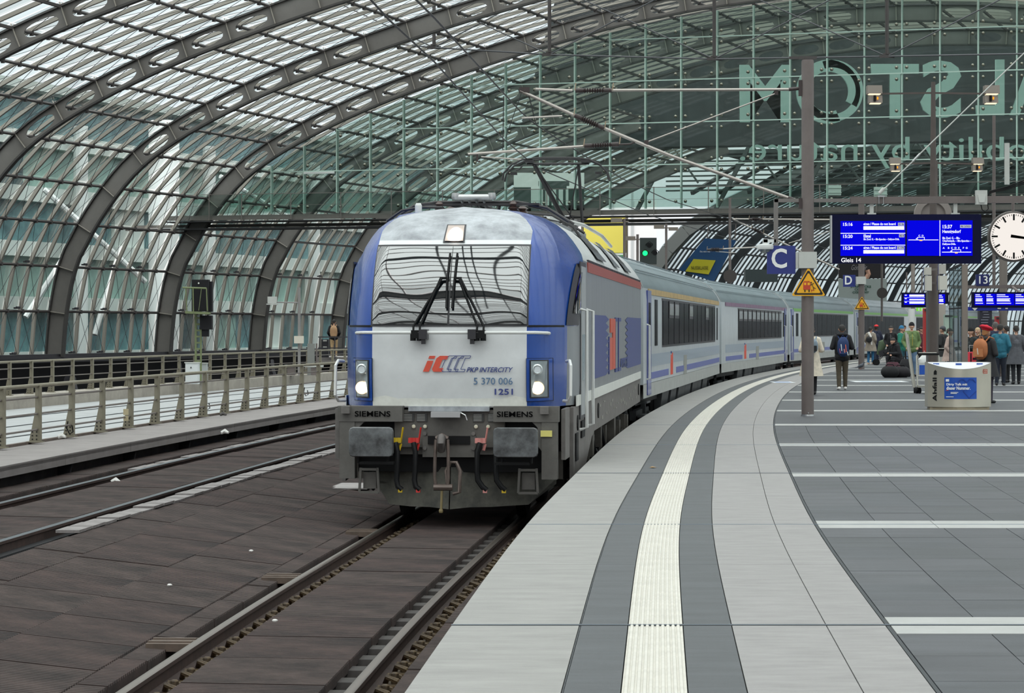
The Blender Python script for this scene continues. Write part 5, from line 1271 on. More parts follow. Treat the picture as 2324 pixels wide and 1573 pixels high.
for x0, x1, y0, y1 in ((2080, 2096.5, 538.6, 544.5), (2157.5, 2178.3, 566.8, 572.8)):
    for a in ((x0, x1, y0, y0+1.1), (x0, x0+1.1, y0, y1), (x1-1.1, x1, y0, y1)): bxp('train_outline', m_txt, *a, -.116, .006)
    bxp('train_mark', m_org, (x0+x1)/2-3, (x0+x1)/2+3, y1+.6, y1+3, -.116, .006); mb = MB(); mb.prism([((x0-3.5-2055)/119.5, (543-(y1-2))/119.5), ((x0-1-2055)/119.5, (543-(y1-4))/119.5), ((x0-1-2055)/119.5, (543-(y1-.5))/119.5)], lambda u, v, t: (u, -.112-t, v), .006); mb.build('arrow', m_txt, db)
txp('C  D', m_txt, 2082.5, 2094, 533.6, 537.4); txp('15:37', m_txt, 2137, 2158.5, 511, 519.4); bxp('badge', m_bdg, 2176.4, 2201.8, 511, 518, -.116, .006); txp('RE 2/3521', m_case, 2178, 2200, 512.4, 516.6)
txp('Hennigsdorf', m_txt, 2136.6, 2178, 522.3, 531.8); txp('Bln Zool. G. – Bln-', m_txt, 2136.6, 2176, 538.2, 543.6); txp('Charlottenb. – Bln-Spandau –', m_txt, 2136.6, 2201.5, 545, 550.8); txp('Dallgow-Döb.', m_txt, 2136.6, 2166.5, 552.2, 558)
txp('A    B  C  D  E    F  G', m_txt, 2137, 2193, 561.3, 565.4); bxp('rule', m_txt, 2135.7, 2201.4, 572, 573.6, -.116, .006)
# clock
cc = px(2299, 537, 51)
ck = thing('station_clock', 'round white station clock with black minute ticks right of the departure board', 'clock', cc)
mb = MB(); mb.lathe((0, 0, 0), [(.44, .10), (.485, .09), (.495, 0), (.485, -.09), (.455, -.10), (.45, -.085)], 40, 0, 'y'); mb.build('rim', mat('clock_rim', '5c5552', .4), ck, smooth=True)
mb = MB(); mb.lathe((0, 0, 0), [(.452, -.07), (.452, -.088)], 40, 0, 'y'); mb.build('dial', emit('clock_dial', 'f6efe8', .82), ck)
for k in range(60):
    t = 2*PI*k/60; big = k % 5 == 0; r0, r1 = (.31, .43) if big else (.395, .43); mb = MB()
    mb.beam((r0*math.sin(t), -.092, r0*math.cos(t)), (r1*math.sin(t), -.092, r1*math.cos(t)), .004, .032 if big else .012, up=(0, 1, 0)) if False else mb.prism([(-(.018 if big else .006), r0), ((.018 if big else .006), r0), ((.018 if big else .006), r1), (-(.018 if big else .006), r1)], lambda u, v, q, t=t: (u*math.cos(t)+v*math.sin(t), -.089-q, -u*math.sin(t)+v*math.cos(t)), .003)
    mb.build('hour_tick' if big else 'minute_tick', m_black, ck)
for ang, l, wd in ((math.radians(98), .27, .03), (math.radians(100), .40, .02)):
    mb = MB(); mb.prism([(-wd, -.06), (wd, -.06), (wd*.7, l), (-wd*.7, l)], lambda u, v, q, t=ang: (u*math.cos(t)+v*math.sin(t), -.094-q, -u*math.sin(t)+v*math.cos(t)), .004); mb.build('clock_hand', m_black, ck)
mb = MB(); mb.tube((0, 0, .49), (0, 0, .66), .03, 8); mb.build('hanger', m_pole, ck)
mb = MB(); p = px(2283, 372, 51)-cc; mb.tube((p.x+.02, 0, p.z-.4), (p.x+.02, 0, p.z+.4), .05, 10); o = mb.build('vertical_light_tube', m_box, None); o.location = cc; tag(o, 'pale vertical tube cut by the right edge above the clock', 'tube')

# pole D with sign and triangle
YD = 105.6; bD = px(1955, 838, YD); bD.z = 0
pd = thing('catenary_pole', 'farther taupe pole carrying the D sign and a small yellow triangle', 'pole', bD)
def LD(xp, yp): return px(xp, yp, YD)-bD
mb = MB(); mb.lathe((0, 0, 0), [(.123, 0), (.123, LD(0, 452).z)], 16); mb.build('shaft', m_pole, pd, smooth=True)
warn(pd, 0, LD(0, 702.5).z, .60, -.15)
ds = thing('platform_section_sign', 'small blue sign with a white letter D on the farther pole', 'sign', bD)
a, b = LD(1913, 651), LD(1941, 624); mb = MB(); mb.box(((a.x+b.x)/2, -.05, (a.z+b.z)/2), (b.x-a.x, .05, b.z-a.z)); mb.build('sign_panel', m_sblue, ds)
a, b = LD(1917, 646), LD(1933, 626); text('D', b.x-a.x, b.z-a.z, face_cam((a.x+b.x)/2, -.08, (a.z+b.z)/2), m_swhite, ds, bold=.02)
a, b = LD(1942, 645), LD(1964, 628); mb = MB(); mb.box(((a.x+b.x)/2, 0, (a.z+b.z)/2), (b.x-a.x, .36, b.z-a.z)); mb.build('mounting_box', m_box, ds)
cv2 = thing('overhead_line_bracket', 'far steel bracket crossing below the walkway, left of the farther pole', 'bracket', bD)
for nm, a, b, r in (('top_tube', (1662, 497), (1945, 499), .03), ('strut', (1664, 498), (1905, 612), .035), ('stay_rod', (1790, 552), (1900, 520), .015), ('registration_tube', (1622, 566), (1742, 560), .03), ('steady_arm', (1624, 571), (1668, 574), .015)): tb(nm, [LD(*a), LD(*b)], r, m_tube, cv2)
ribins('insulator', LD(1700, 497.5), LD(1730, 498), cv2, .09); ribins('insulator', LD(1706, 518), LD(1732, 530), cv2, .09); ribins('insulator', LD(1605, 567), LD(1640, 566), cv2, .09)
pg = thing('pigeon', 'small grey pigeon at the foot of the farther pole', 'bird', px(1953, 838, 104.5)*1)
pg.location.z = 0
mb = MB(); mb.path([(-.12, 0, .1), (-.05, 0, .13), (.05, 0, .17), (.1, 0, .22), (.12, 0, .27)], [.02, .06, .075, .045, .025], 10); mb.build('body', mat('pigeon_grey', '4c5058', .6), pg, smooth=True)
mb = MB(); mb.lathe((.13, 0, .28), [(.01, -.03), (.03, -.015), (.032, .01), (.015, .03)], 10); mb.beam((.15, 0, .28), (.19, 0, .27), .012, .012); mb.build('head', mat('pigeon_head', '3b4048', .6), pg, smooth=True)
for y in (-.02, .02): mb = MB(); mb.tube((0, y, .1), (.01, y, 0), .006, 5); mb.build('leg', mat('pigeon_leg', 'a0605a', .6), pg)
mb = MB(); mb.hexa([(-.22, -.03, .06), (-.08, -.04, .1), (-.08, .04, .1), (-.22, .03, .06)], [(-.22, -.03, .075), (-.08, -.04, .13), (-.08, .04, .13), (-.22, .03, .075)]); mb.build('tail', mat('pigeon_grey', '4c5058', .6), pg)

# lamp masts
def lampmast(name, label, xp, top, yarm, Y, arms, r0, r1, s_, base=None):
    b = px(xp, 800, Y); b.z = 0; t = thing(name, label, 'lamp', b); q = lambda x, y: px(x, y, Y)-b
    mb = MB(); mb.lathe((0, 0, 0), [(r0, 0), (r0, q(0, 690).z), (r0*.9, q(0, 600).z), (r1, q(0, top).z)], 16); mb.build('mast', mat('mast_brown', '584e4a', .5, noise=.1), t, smooth=True)
    mb = MB(); mb.beam(q(arms[0], yarm), q(xp, yarm-2), .05, 4.0/s_/1.0*s_/S(Y)); mb.beam(q(xp, yarm-2), q(arms[1], yarm), .05, 4.0/S(Y)); mb.build('cross_arm', mat('mast_brown', '584e4a'), t)
    for k, x in enumerate(arms):
        for j, (dx, dy, sz) in enumerate(((0, -9*s_, 1), ((-1 if k else 1)*2*s_, 13*s_, .9))):
            c_ = q(x+dx, yarm+dy); w_ = 33*s_/S(Y)*sz; h_ = 19*s_/S(Y)*sz
            mb = MB(); mb.hexa([(c_.x-w_/2, -.2, c_.z-h_/2), (c_.x+w_/2, -.2, c_.z-h_/2), (c_.x+w_/2, .2, c_.z-h_/2), (c_.x-w_/2, .2, c_.z-h_/2)], [(c_.x-w_/2, -.14, c_.z+h_/2), (c_.x+w_/2, -.14, c_.z+h_/2), (c_.x+w_/2, .2, c_.z+h_/2), (c_.x-w_/2, .2, c_.z+h_/2)]); h = mb.build('lamp_head', mat('lamp_taupe', '82786f', .5), t)
            mb = MB(); mb.box((c_.x, -.02, c_.z-h_/2-.01), (w_*.8, .3, .02)); mb.build('diffuser', emit('lamp_soft', 'ffe9c4', 1.1), h)
            if j: mb = MB(); mb.box((c_.x-w_*.1, -.215, c_.z+h_*.1), (w_*.2, .02, h_*.8)); mb.box((c_.x+w_*.12, -.21, c_.z+h_*.1), (w_*.1, .02, h_*.35), 1); mb.build('indicator', [m_black, emit('amber', 'ff9a20', 1.2)], h)
    return t
lampmast('lamp_mast', 'tall brown lamp mast behind the departure board, two lamps level with the letters', 2118, 186, 213, 75, (1984, 2250), .135, .06, 1.0)
lampmast('lamp_mast', 'shorter lamp mast behind the tall one, two lamps just above the departure board', 2121, 364, 372, 101, (2031, 2219), .15, .12, .75)
# grey ring on the far side of the mast
c_ = px(2117, 488, 76); mb = MB(); mb.lathe((0, 0, 0), [(.54, .08), (.55, 0), (.54, -.08), (.36, -.10), (.34, -.06), (.33, -.02)], 36, 0, 'y'); o = mb.build('round_dial_back', mat('dial_taupe', '8c837e', .5), smooth=True); o.location = c_; tag(o, 'round taupe disc half hidden above the departure board on the mast', 'disc')

# litter bin
bb = px(2176.5, 930, 54); bb.z = 0
bn = thing('litter_bin', 'curved stainless steel waste bin lettered Abfall with a blue poster', 'bin', bb)
m_bin = mat('bin_steel', 'c9c3b4', .32, metal=.75, noise=.05, nscale=2)
W2 = .645; H_ = .97
def curve(u): return -.34*math.cos(u*PI/2*.95)-.02     # front belly, u in -1..1
mb = MB(); R = []
zt = lambda u: H_-.02-.12*(1-abs(u)**2)
for k in range(21):
    u = -1+k/10; R.append([(u*W2, curve(u), .06), (u*W2, curve(u), zt(u))])
mb.grid(R); mb.grid([[(-W2, curve(-1), .06), (-W2, curve(-1), H_)], [(-W2, .35, .06), (-W2, .35, H_)], [(W2, .35, .06), (W2, .35, H_)], [(W2, curve(1), .06), (W2, curve(1), H_)]]); mb.build('shell', m_bin, bn, smooth=True)
mb = MB(); R = [[(u*(W2-.03), curve(u)+.02, 0), (u*(W2-.03), curve(u)+.02, .07)] for u in np.linspace(-1, 1, 15)]; mb.grid(R); mb.box((0, .12, .03), (1.2, .4, .06)); mb.build('plinth', mat('bin_plinth', 'b3a68c', .5), bn)
mb = MB(); R = [[(u*W2*.99, curve(u)+.01, zt(u)+.004), (u*W2*.99, .32, H_-.005)] for u in np.linspace(-1, 1, 21)]; mb.grid(R); mb.build('lid', mat('bin_lid', 'dcdde4', .3), bn, smooth=True)
mb = MB()
for x in (-.46, 0, .43): mb.box((x, .05, H_-.045+.0), (.12, .03, .045))
mb.build('lid_label', mat('lid_label', '2f57a8', .4), bn)
def binp(xp, yp, o=.0): u = (xp-2176.5)/111/W2; return (u*W2, curve(u)-o, (930-yp)/111)
mb = MB(); R = []
for k in range(11): xp = 2138.5+(2211-2138.5)*k/10; a = binp(xp, 905, .006); b = binp(xp, 856.5, .006); R.append([a, b])
mb.grid(R); mb.build('poster', mat('poster_blue', '1b4fae', .4), bn)
def bt(s, x0, x1, y0, y1, m, bold=.02, ang=0, o=.02):
    a = binp((x0+x1)/2, (y0+y1)/2, o); M = face_cam(*a)
    if ang: M = M @ Matrix.Rotation(ang, 4, 'Z'); return text(s, (y1-y0)/111, (x1-x0)/111, M, m, bn, bold=bold)
    return text(s, (x1-x0)/111, (y1-y0)/111, M, m, bn, bold=bold)
bt('Dirty Talk mit', 2141, 2188, 869, 876, m_swhite, .03, o=.03); bt('dieser Nummer.', 2141, 2195, 876.5, 884, m_swhite, .03, o=.03)
for x0, x1, y in ((2151, 2172, 890), (2151, 2168, 892.5), (2141, 2167, 900)): mb = MB(); a = binp((x0+x1)/2, y, .012); mb.box(a, ((x1-x0)/111, .01, .012)); mb.build('small_print', m_swhite, bn)
mb = MB(); a = binp(2145, 863, .014); mb.box(a, (.07, .01, .05)); mb.build('poster_logo', m_swhite, bn)
mb = MB(); a = binp(2144.5, 885.5, .012); mb.box(a, (.06, .01, .01)); mb.build('poster_dash', m_red, bn)
mb = MB()
hp = [(2168, 866), (2174, 861), (2180, 861), (2187, 868), (2194, 861), (2202, 861), (2209, 868)]
for a, b in zip(hp, hp[1:]): mb.beam(binp(*a, .01), binp(*b, .01), .01, .02)
for a, b in (((2179, 887), (2193, 903)), ((2193, 903), (2210, 888))): mb.beam(binp(*a, .01), binp(*b, .01), .01, .02)
mb.build('poster_heart', mat('poster_dark_blue', '143c94', .4), bn)
bt('Abfall', 2113.5, 2125, 857, 912, m_black, .03, PI/2, .02)
mb = MB(); a = binp(2119.5, 845, .02); mb.prism([(-.03, -.05), (.03, -.05), (.03, .02), (.005, .05), (-.02, .03), (-.03, .0)], lambda u, v, t: (a[0]+u, a[1]-t, a[2]+v), .006); mb.build('bin_symbol', m_black, bn)
mb = MB(); a = binp(2231, 843, .02)
for x0, x1, z0, z1 in ((-.055, .055, .035, .045), (-.055, .055, -.045, -.035), (-.055, -.045, -.04, .04), (.045, .055, -.04, .04)): mb.box((a[0]+(x0+x1)/2, a[1], a[2]+(z0+z1)/2), (x1-x0, .01, z1-z0))
mb.build('logo_frame', m_redp, bn); text('DB', .075, .05, face_cam(a[0], a[1]-.006, a[2]), m_redp, bn, bold=.02)

# glass showcase and its post
sh = px(2176, 800, 60); sh.z = 0
gc = thing('glass_showcase', 'tall glazed timetable case with a taupe frame post behind the waste bin', 'showcase', sh)
def G(xp, yp, dy=0): return px(xp, yp, 60)-sh+Vector((0, dy, 0))
m_cas = mat('case_taupe', '857a72', .45)
mb = MB(); a, b = G(2189, 600), G(2189, 600); mb.box((a.x, 0, a.z/2), (.125, .16, a.z)); mb.build('post', m_cas, gc)
mb = MB(); a = G(2159, 612); c2 = G(2183, 600)
for x in (2160, 2168, 2176): q = G(x, 0); mb.box((q.x, .3-(x-2160)/24*.3, 1.6), (.015, .015, 3.0))
mb.beam((a.x, .3, a.z), (c2.x, 0, c2.z), .04, .05); mb.beam((a.x, .3, .9), (c2.x, 0, .75), .03, .03); mb.beam((a.x, .3, 2.1), (c2.x, 0, 2.12), .03, .03); mb.build('frame', m_blk2, gc)
mb = MB(); mb.add([(a.x, .3, .3), (c2.x, 0, .2), (c2.x, 0, c2.z), (a.x, .3, a.z)], [(0, 1, 2, 3)]); mb.build('glass_door', glass('case_glass', 'a7b3b8', 1.6, .03, haze=.1), gc)

# luggage trolleys
m_tr = mat('trolley_steel', 'c3c0b6', .35, metal=.5)
def trolley(xp, yb, label, flip=0, rz=0):
    Y = 10140/(yb-742); b = px(xp, yb, Y); b.z = 0; t = thing('luggage_trolley', label, 'trolley', b, rz, 'luggage trolleys')
    mb = MB(); mb.path([(-.3, 0, .2), (-.3, .05, .95), (-.24, .05, 1.02), (.24, .05, 1.02), (.3, .05, .95), (.3, 0, .2)], .022, 8); mb.build('handle_frame', m_tr, t, smooth=True)
    mb = MB(); mb.tube((-.28, .02, 1.0), (.28, .02, 1.0), .032, 8); mb.build('grip', m_black, t)
    mb = MB(); mb.box((0, .05, .62), (.5, .02, .32)); mb.build('sign_plate', m_box, t)
    mb = MB(); mb.box((-.1, .035, .60), (.26, .01, .24)); mb.build('poster', mat('poster_blue', '1b4fae', .4), t)
    mb = MB(); mb.box((0, -.35, .18), (.58, .8, .05)); mb.path([(-.28, -.75, .2), (-.28, -.75, .3), (.28, -.75, .3), (.28, -.75, .2)], .018, 6); mb.build('load_tray', m_tr, t)
    for x, y in ((-.24, .0), (.24, .0), (-.24, -.62), (.24, -.62)): mb = MB(); mb.lathe((x, y, .075), [(.075, -.02), (.075, .02)], 14, 0, 'x'); mb.build('wheel', m_black, t)
    return t
trolley(2107, 893, 'nearest luggage trolley with a blue notice, standing left of the waste bin', rz=.25)
trolley(2128, 868, 'second luggage trolley behind the nearest one, its tall hoop behind the waste bin', rz=.1)
t3 = thing('tilted_trolley', 'luggage trolley tipped on end, its pale tray leaning left of the others', 'trolley', px(2072, 893, 10140/151), .0, 'luggage trolleys'); t3.location.z = 0
mb = MB(); mb.beam((-.18, 0, 1.55), (.02, 0, .15), .08, .05); mb.beam((-.10, .3, 1.5), (.10, .3, .15), .05, .05); mb.build('tray', m_tr, t3)
mb = MB(); mb.hexa([(-.02, .02, .45), (.04, .3, .45), (.05, .3, .47), (-.01, .02, .47)], [(-.16, .02, 1.4), (-.08, .3, 1.4), (-.07, .3, 1.42), (-.15, .02, 1.42)]); mb.build('tray_board', m_concd, t3)
mb = MB(); mb.lathe((.1, 0, .08), [(.08, -.03), (.08, .03)], 14, 0, 'x'); mb.lathe((.1, .3, .08), [(.08, -.03), (.08, .03)], 14, 0, 'x'); mb.build('wheel', m_black, t3)

# far platform furniture
def hang(name, label, cat, x0, x1, y0, y1, Y, m, th=.15, post=True):
    a, b = px(x0, y1, Y), px(x1, y0, Y); c_ = (a+b)/2; t = thing(name, label, cat, (c_.x, Y, c_.z))
    mb = MB(); mb.box((0, 0, 0), (b.x-a.x, th, b.z-a.z)); mb.build('panel', m, t)
    if post:
        mb = MB()
        for dx in (-.3, .3): mb.tube(((b.x-a.x)*dx, 0, (b.z-a.z)/2), ((b.x-a.x)*dx, 0, (b.z-a.z)/2+post), .03, 6)
        mb.build('hanger', m_pole, t)
    return t, (lambda x, y: ((x-(x0+x1)/2)/S(Y), (((y0+y1)/2)-y)/S(Y)))
def miniboard(t, q, x0, x1, y0, y1, Y, cols):
    def bx(nm, m, a0, a1, b0, b1, o=.09): u, v = q((a0+a1)/2, (b0+b1)/2); mb = MB(); mb.box((u, -o, v), ((a1-a0)/S(Y), .02, (b1-b0)/S(Y))); mb.build(nm, m, t)
    n = len(cols)
    for (c0, c1, kind) in cols:
        bx('screen', m_scr, c0, c1, y0, y1)
        if kind == 'rows':
            h = (y1-y0)/3
            for k in range(3): bx('row_text', m_txt, c0+1.5, c0+6, y0+h*k+1.2, y0+h*k+3, .11); bx('row_text', m_txt, c0+12, c1-1.5, y0+h*k+.8+(k == 1)*2, y0+h*k+5.5, .11); bx('rule', m_txt, c0, c1, y0+h*(k+1)-.5, y0+h*(k+1), .11) if k < 2 else None
        else:
            for k, (s_, w_) in enumerate(((0, .5), (4, .7), (9, .8), (11.5, .75), (14, .8), (19, .85))): bx('row_text', m_txt, c0+1.5, c0+1.5+(c1-c0-3)*w_, y0+1.5+s_, y0+3.2+s_, .11)
t, q = hang('departure_board', 'small lit departure board far down the platform, left of the dark mast', 'display', 2046, 2104, 664, 698, 105, m_case, post=.8)
miniboard(t, q, 2051, 2101, 668, 692, 105, ((2051, 2098, 'rows'),))
t, q = hang('departure_board', 'sliver of a lit blue board seen between the mast and the glass showcase', 'display', 2126, 2152, 664, 690, 107, m_case, post=.8)
miniboard(t, q, 2128, 2148, 668, 688, 107, ((2129, 2144, 'c'),))
t, q = hang('departure_board', 'lit blue three-column departure board at the far right below the sign 13', 'display', 2205, 2336, 663, 699, 78, m_case, post=0)
miniboard(t, q, 2211, 2330, 667, 693, 78, ((2211, 2234, 'c'), (2236, 2258, 'c'), (2259.5, 2300, 'c'), (2302, 2330, 'c')))
t, q = hang('wayfinding_board', 'long dark blue direction board below the far right departure board', 'sign', 2196, 2340, 697, 705, 79, mat('wayfinding_blue', '1c2c9c', .4), post=0)
mb = MB(); mb.prism([(-.62, .06), (-.5, -.06), (-.38, .06)], lambda u, v, z: (u-.25, -.09-z, v), .01); mb.box((-.02, -.09, .02), (.1, .02, .05)); mb.box((.2, -.09, .02), (.07, .02, .05)); mb.build('arrow', m_swhite, t)
t, q = hang('platform_number_sign', 'dark blue sign with the white number 13 at the right', 'sign', 2214.5, 2244, 623, 649, 80, mat('sign_navy', '16205e', .4), post=.0)
text('13', .26, .24, face_cam(0.02, -.085, 0.01), m_swhite, t, bold=.01)
mb = MB(); mb.beam((-.9, 0, -.21), (2.0, 0, -.18), .12, .10); mb.tube((.4, .25, -.2), (.4, .25, 5), .05, 8); mb.beam((.4, .25, -.2), (.4, 0, -.2), .1, .1); mb.tube((.9, -.0, -.2), (.9, -2, -.5), .04, 6); mb.build('support_rail', m_pole, t)
for (x0, x1, y0, y1, Y, hx, lab) in ((2098, 2112, 607, 624, 74, 'c2bfb6', 'pale speaker cabinet high on the left of the dark mast'), (2100, 2113, 626, 660, 74, 'c6c2b8', 'long pale box below the left speaker on the dark mast'), (2132, 2145, 600, 622, 74, 'b8b4ac', 'pale speaker cabinet high on the right of the dark mast'), (2130, 2148, 626, 658, 74, 'cfccc2', 'long pale box with two dark bolts right of the dark mast')):
    t, q = hang('mast_box', lab, 'box', x0, x1, y0, y1, Y, mat('box_'+hx, hx, .5), .3, post=0)
    mb = MB(); mb.box((.0, .17, 0), ((x1-x0)/S(Y)*1.12, .04, (y1-y0)/S(Y)*1.05)); mb.build('back_plate', m_sblue, t)
    mb = MB(); mb.beam((0, 0, 0), ((2118-(x0+x1)/2)/S(Y), .8, 0), .06, .06); mb.build('bracket', m_pole, t)
# columns and kiosks on the far platform
def post(name, label, cat, x, y0, Y, r, hexc, top=None):
    b = px(x, 0, Y); h = px(0, y0, Y).z; t = thing(name, label, cat, (b.x, Y, 0)); mb = MB(); mb.lathe((0, 0, 0), [(r, 0), (r, h), (r*.9, h+.02)], 16); mb.build('shaft', mat('post_'+hexc, hexc, .5), t, smooth=True)
    mb = MB(); mb.lathe((0, 0, 0), [(r*1.15, 0), (r*1.15, .1)], 16); mb.build('foot', m_pole, t); return t
post('platform_column', 'pale round column behind the man in the green jacket', 'column', 2069, 702, 128, .16, 'bcbcba')
post('platform_column', 'thin taupe post rising right of the round white column', 'column', 2072, 600, 130, .10, '7a716b')
post('platform_column', 'grey-brown column between the dark mast and the showcase', 'column', 2137, 690, 112, .17, '8a8279')
post('platform_column', 'slim brown column near the right edge above the crowd', 'column', 2277, 590, 90, .14, '5f5650')
def kiosk(name, label, cat, x0, x1, y0, Y, hexc, extra=None):
    a, b = px(x0, y0, Y), px(x1, y0, Y); t = thing(name, label, cat, ((a.x+b.x)/2, Y, 0)); mb = MB(); mb.box((0, 0, a.z/2), (b.x-a.x, .4, a.z)); mb.build('body', mat('kiosk_'+hexc, hexc, .45), t)
    mb = MB(); mb.box((0, -.2, a.z-.06), ((b.x-a.x)*1.02, .06, .06)); mb.build('top_trim', m_blk2, t); return t, a.z, b.x-a.x
kiosk('info_pillar', 'narrow red pillar left of the dark mast', 'pillar', 2096, 2103, 700, 92, 'b02a26')
kiosk('ticket_machine', 'dark grey cabinet against the foot of the dark mast', 'machine', 2104, 2128, 662, 76, '4c4a49')
t, h, w_ = kiosk('info_stele', 'dark information stele with faint white lines behind the red beret', 'stele', 2221, 2249, 700, 90, '23222e')
mb = MB()
for k in range(9): mb.box((random.uniform(-.05, .05), -.21, h-.12-.09*k), (w_*random.uniform(.4, .8), .01, .02))
mb.build('print', mat('faint_print', '8c8c9a', .5), t)
kiosk('vending_machine', 'pale green vending cabinet between the puffer coat and the showcase', 'machine', 2143, 2160, 714, 108, 'a9bcae')
kiosk('red_machine', 'red machine top above the crowd at the right', 'machine', 2259, 2274, 718, 96, 'a0282c')
t, q = hang('exit_sign', 'small lit green escape sign under the far departure board', 'sign', 2080, 2096, 698, 706, 104, emit('exit_green', '7ddc3c', .8), .08, post=0)
mb = MB(); mb.box((-.05, -.05, 0), (.06, .02, .1)); mb.box((.07, -.05, 0), (.05, .02, .1)); mb.build('pictogram', m_swhite, t)
# hanging adverts and discs beyond the train
t, q = hang('coffee_shop_sign', 'grey-green board lettered with the coffee company name behind pole D', 'sign', 1903, 2012, 633, 704, 200, mat('board_greygreen', '8f9d9a', .6), .3, post=0)
for s_, y in (('STARBUCKS', 650.5), ('COFFEE', 657), ('COMPANY', 663.5)): u, v = q(1953, y); text(s_, {'STARBUCKS': 1.55, 'COFFEE': .95, 'COMPANY': 1.25}[s_], .17, face_cam(u, -.17, v), mat('sign_green', '1f4a3a', .6), t, bold=.03)
t, q = hang('dark_billboard', 'black billboard with a faint script above the coffee shop board', 'billboard', 1903, 2008, 588, 632, 201, mat('billboard_black', '17161a', .5), .3, post=0)
text('Gönn dir', 1.2, .4, face_cam(-.2, -.17, .1), mat('script_grey', '8b8b8f', .6), t, shear=.4)
mb = MB(); mb.path([(.3, -.2, -.8), (.5, -.2, -.4), (.4, -.2, -.1)], .18, 8); mb.build('printed_hand', mat('skin_print', 'b08b76', .6), t)
bnr = thing('hanging_banner', 'dark blue and yellow slanted banner hanging inside the far hall above the coaches', 'banner', px(1605, 590, 236))
def bq(x, y, d=0): return px(x, y, 236)-Vector(bnr.location)+Vector((0, d, 0))
mb = MB(); mb.hexa([bq(1541, 612), bq(1620, 640), bq(1620, 640, .1), bq(1541, 612, .1)], [bq(1600, 541), bq(1672, 545), bq(1672, 545, .1), bq(1600, 541, .1)]); mb.build('cloth', mat('banner_blue', '1d4a77', .6), bnr)
mb = MB(); mb.hexa([bq(1555, 616, -.08), bq(1608, 623, -.08), bq(1608, 623, -.04), bq(1555, 616, -.04)], [bq(1574, 588, -.08), bq(1624, 591, -.08), bq(1624, 591, -.04), bq(1574, 588, -.04)]); mb.build('yellow_field', mat('banner_yellow', 'c8c02a', .6), bnr)
p = bq(1588, 608, -.12); text('NUSSKLASSE', 1.5, .3, face_cam(*p), m_blkp, bnr); p = bq(1600, 571, -.08); text('Das wäre was', .9, .14, face_cam(*p), m_swhite, bnr)
mb = MB(); mb.tube(bq(1605, 541), bq(1612, 480), .05, 6); mb.tube(bq(1668, 545), bq(1672, 480), .05, 6); mb.build('hanger', m_pole, bnr)
for x, y, r_, Y, lab in ((2002, 665, 12, 140, 'dark round disc right of the farther pole above the coach roof'), (1657, 627, 15, 118, 'dark half-hidden disc rising above the second coach roof')):
    p = px(x, y, Y); t = thing('round_disc', lab, 'disc', (p.x, Y, p.z)); mb = MB(); mb.lathe((0, 0, 0), [(r_/S(Y), .05), (r_/S(Y), -.05)], 24, 0, 'y'); mb.build('plate', mat('disc_dark', '413a38', .6), t); mb = MB(); mb.tube((0, .1, 3.5), (0, .1, -1.5), .06, 8); mb.build('post', m_pole, t)
mb = MB(); a, b = px(1690, 640, 150), px(1763, 612, 150); mb.box(((a.x+b.x)/2, 150, (a.z+b.z)/2), (b.x-a.x, 1, b.z-a.z)); tag(mb.build('dark_canopy', mat('canopy_dark', '3c4446', .6)), 'low dark canopy edge above the second and third coach roofs', 'canopy')
# colour light signal with a green aspect
p = px(1471, 597, 96); t = thing('railway_signal', 'dark signal head showing a green light above the first coach roof', 'signal', (p.x, 96, 0)); z0 = px(0, 600, 96).z; z1 = px(0, 540, 96).z
mb = MB(); mb.box((0, 0, (z0+z1)/2), (.60, .3, z1-z0)); mb.build('head', mat('signal_case', '2e3634', .5), t); mb = MB(); mb.tube((0, .2, -.7), (0, .2, z1), .08, 8); mb.build('post', m_pole, t)
for dx, yy, m_ in ((-.12, 575, emit('signal_green', '14ff62', 3)), (.03, 557, m_black), (.24, 574, m_black)):
    z = px(0, yy, 96).z; mb = MB(); mb.lathe((dx, -.16, z), [(.09, .0), (.09, -.01)], 14, 0, 'y'); l = mb.build('lens', m_, t); mb = MB(); mb.path([(dx-.12, -.15, z), (dx-.11, -.3, z+.05), (dx, -.34, z+.13), (dx+.11, -.3, z+.05), (dx+.12, -.15, z)], .015, 5); mb.build('hood', m_black, l)
for x, yt, ya, Y, lab in ((1512, 508, 515, 130, 'small double lamp mast above the first coach, right of the green signal'), (1447, 532, 541, 120, 'small lamp mast with one head just left of the green signal'), (1417, 496, 500, 118, 'thin post beside the yellow poster')):
    b = px(x, 0, Y); t = thing('platform_lamp', lab, 'lamp', (b.x, Y, 0)); z = px(0, yt, Y).z; za = px(0, ya, Y).z; mb = MB(); mb.tube((0, 0, -.7), (0, 0, z), .06, 8); mb.build('mast', m_pole, t)
    mb = MB(); mb.box((-.35, 0, za), (.5, .3, .18)); mb.beam((-.2, 0, za-.05), (.2, 0, za-.05), .05, .05); mb.build('lamp_head', mat('lamp_taupe', '82786f'), t)
    if x == 1512: mb = MB(); mb.box((.35, 0, za-.1), (.45, .3, .16)); mb.build('lamp_head', mat('lamp_taupe', '82786f'), t)

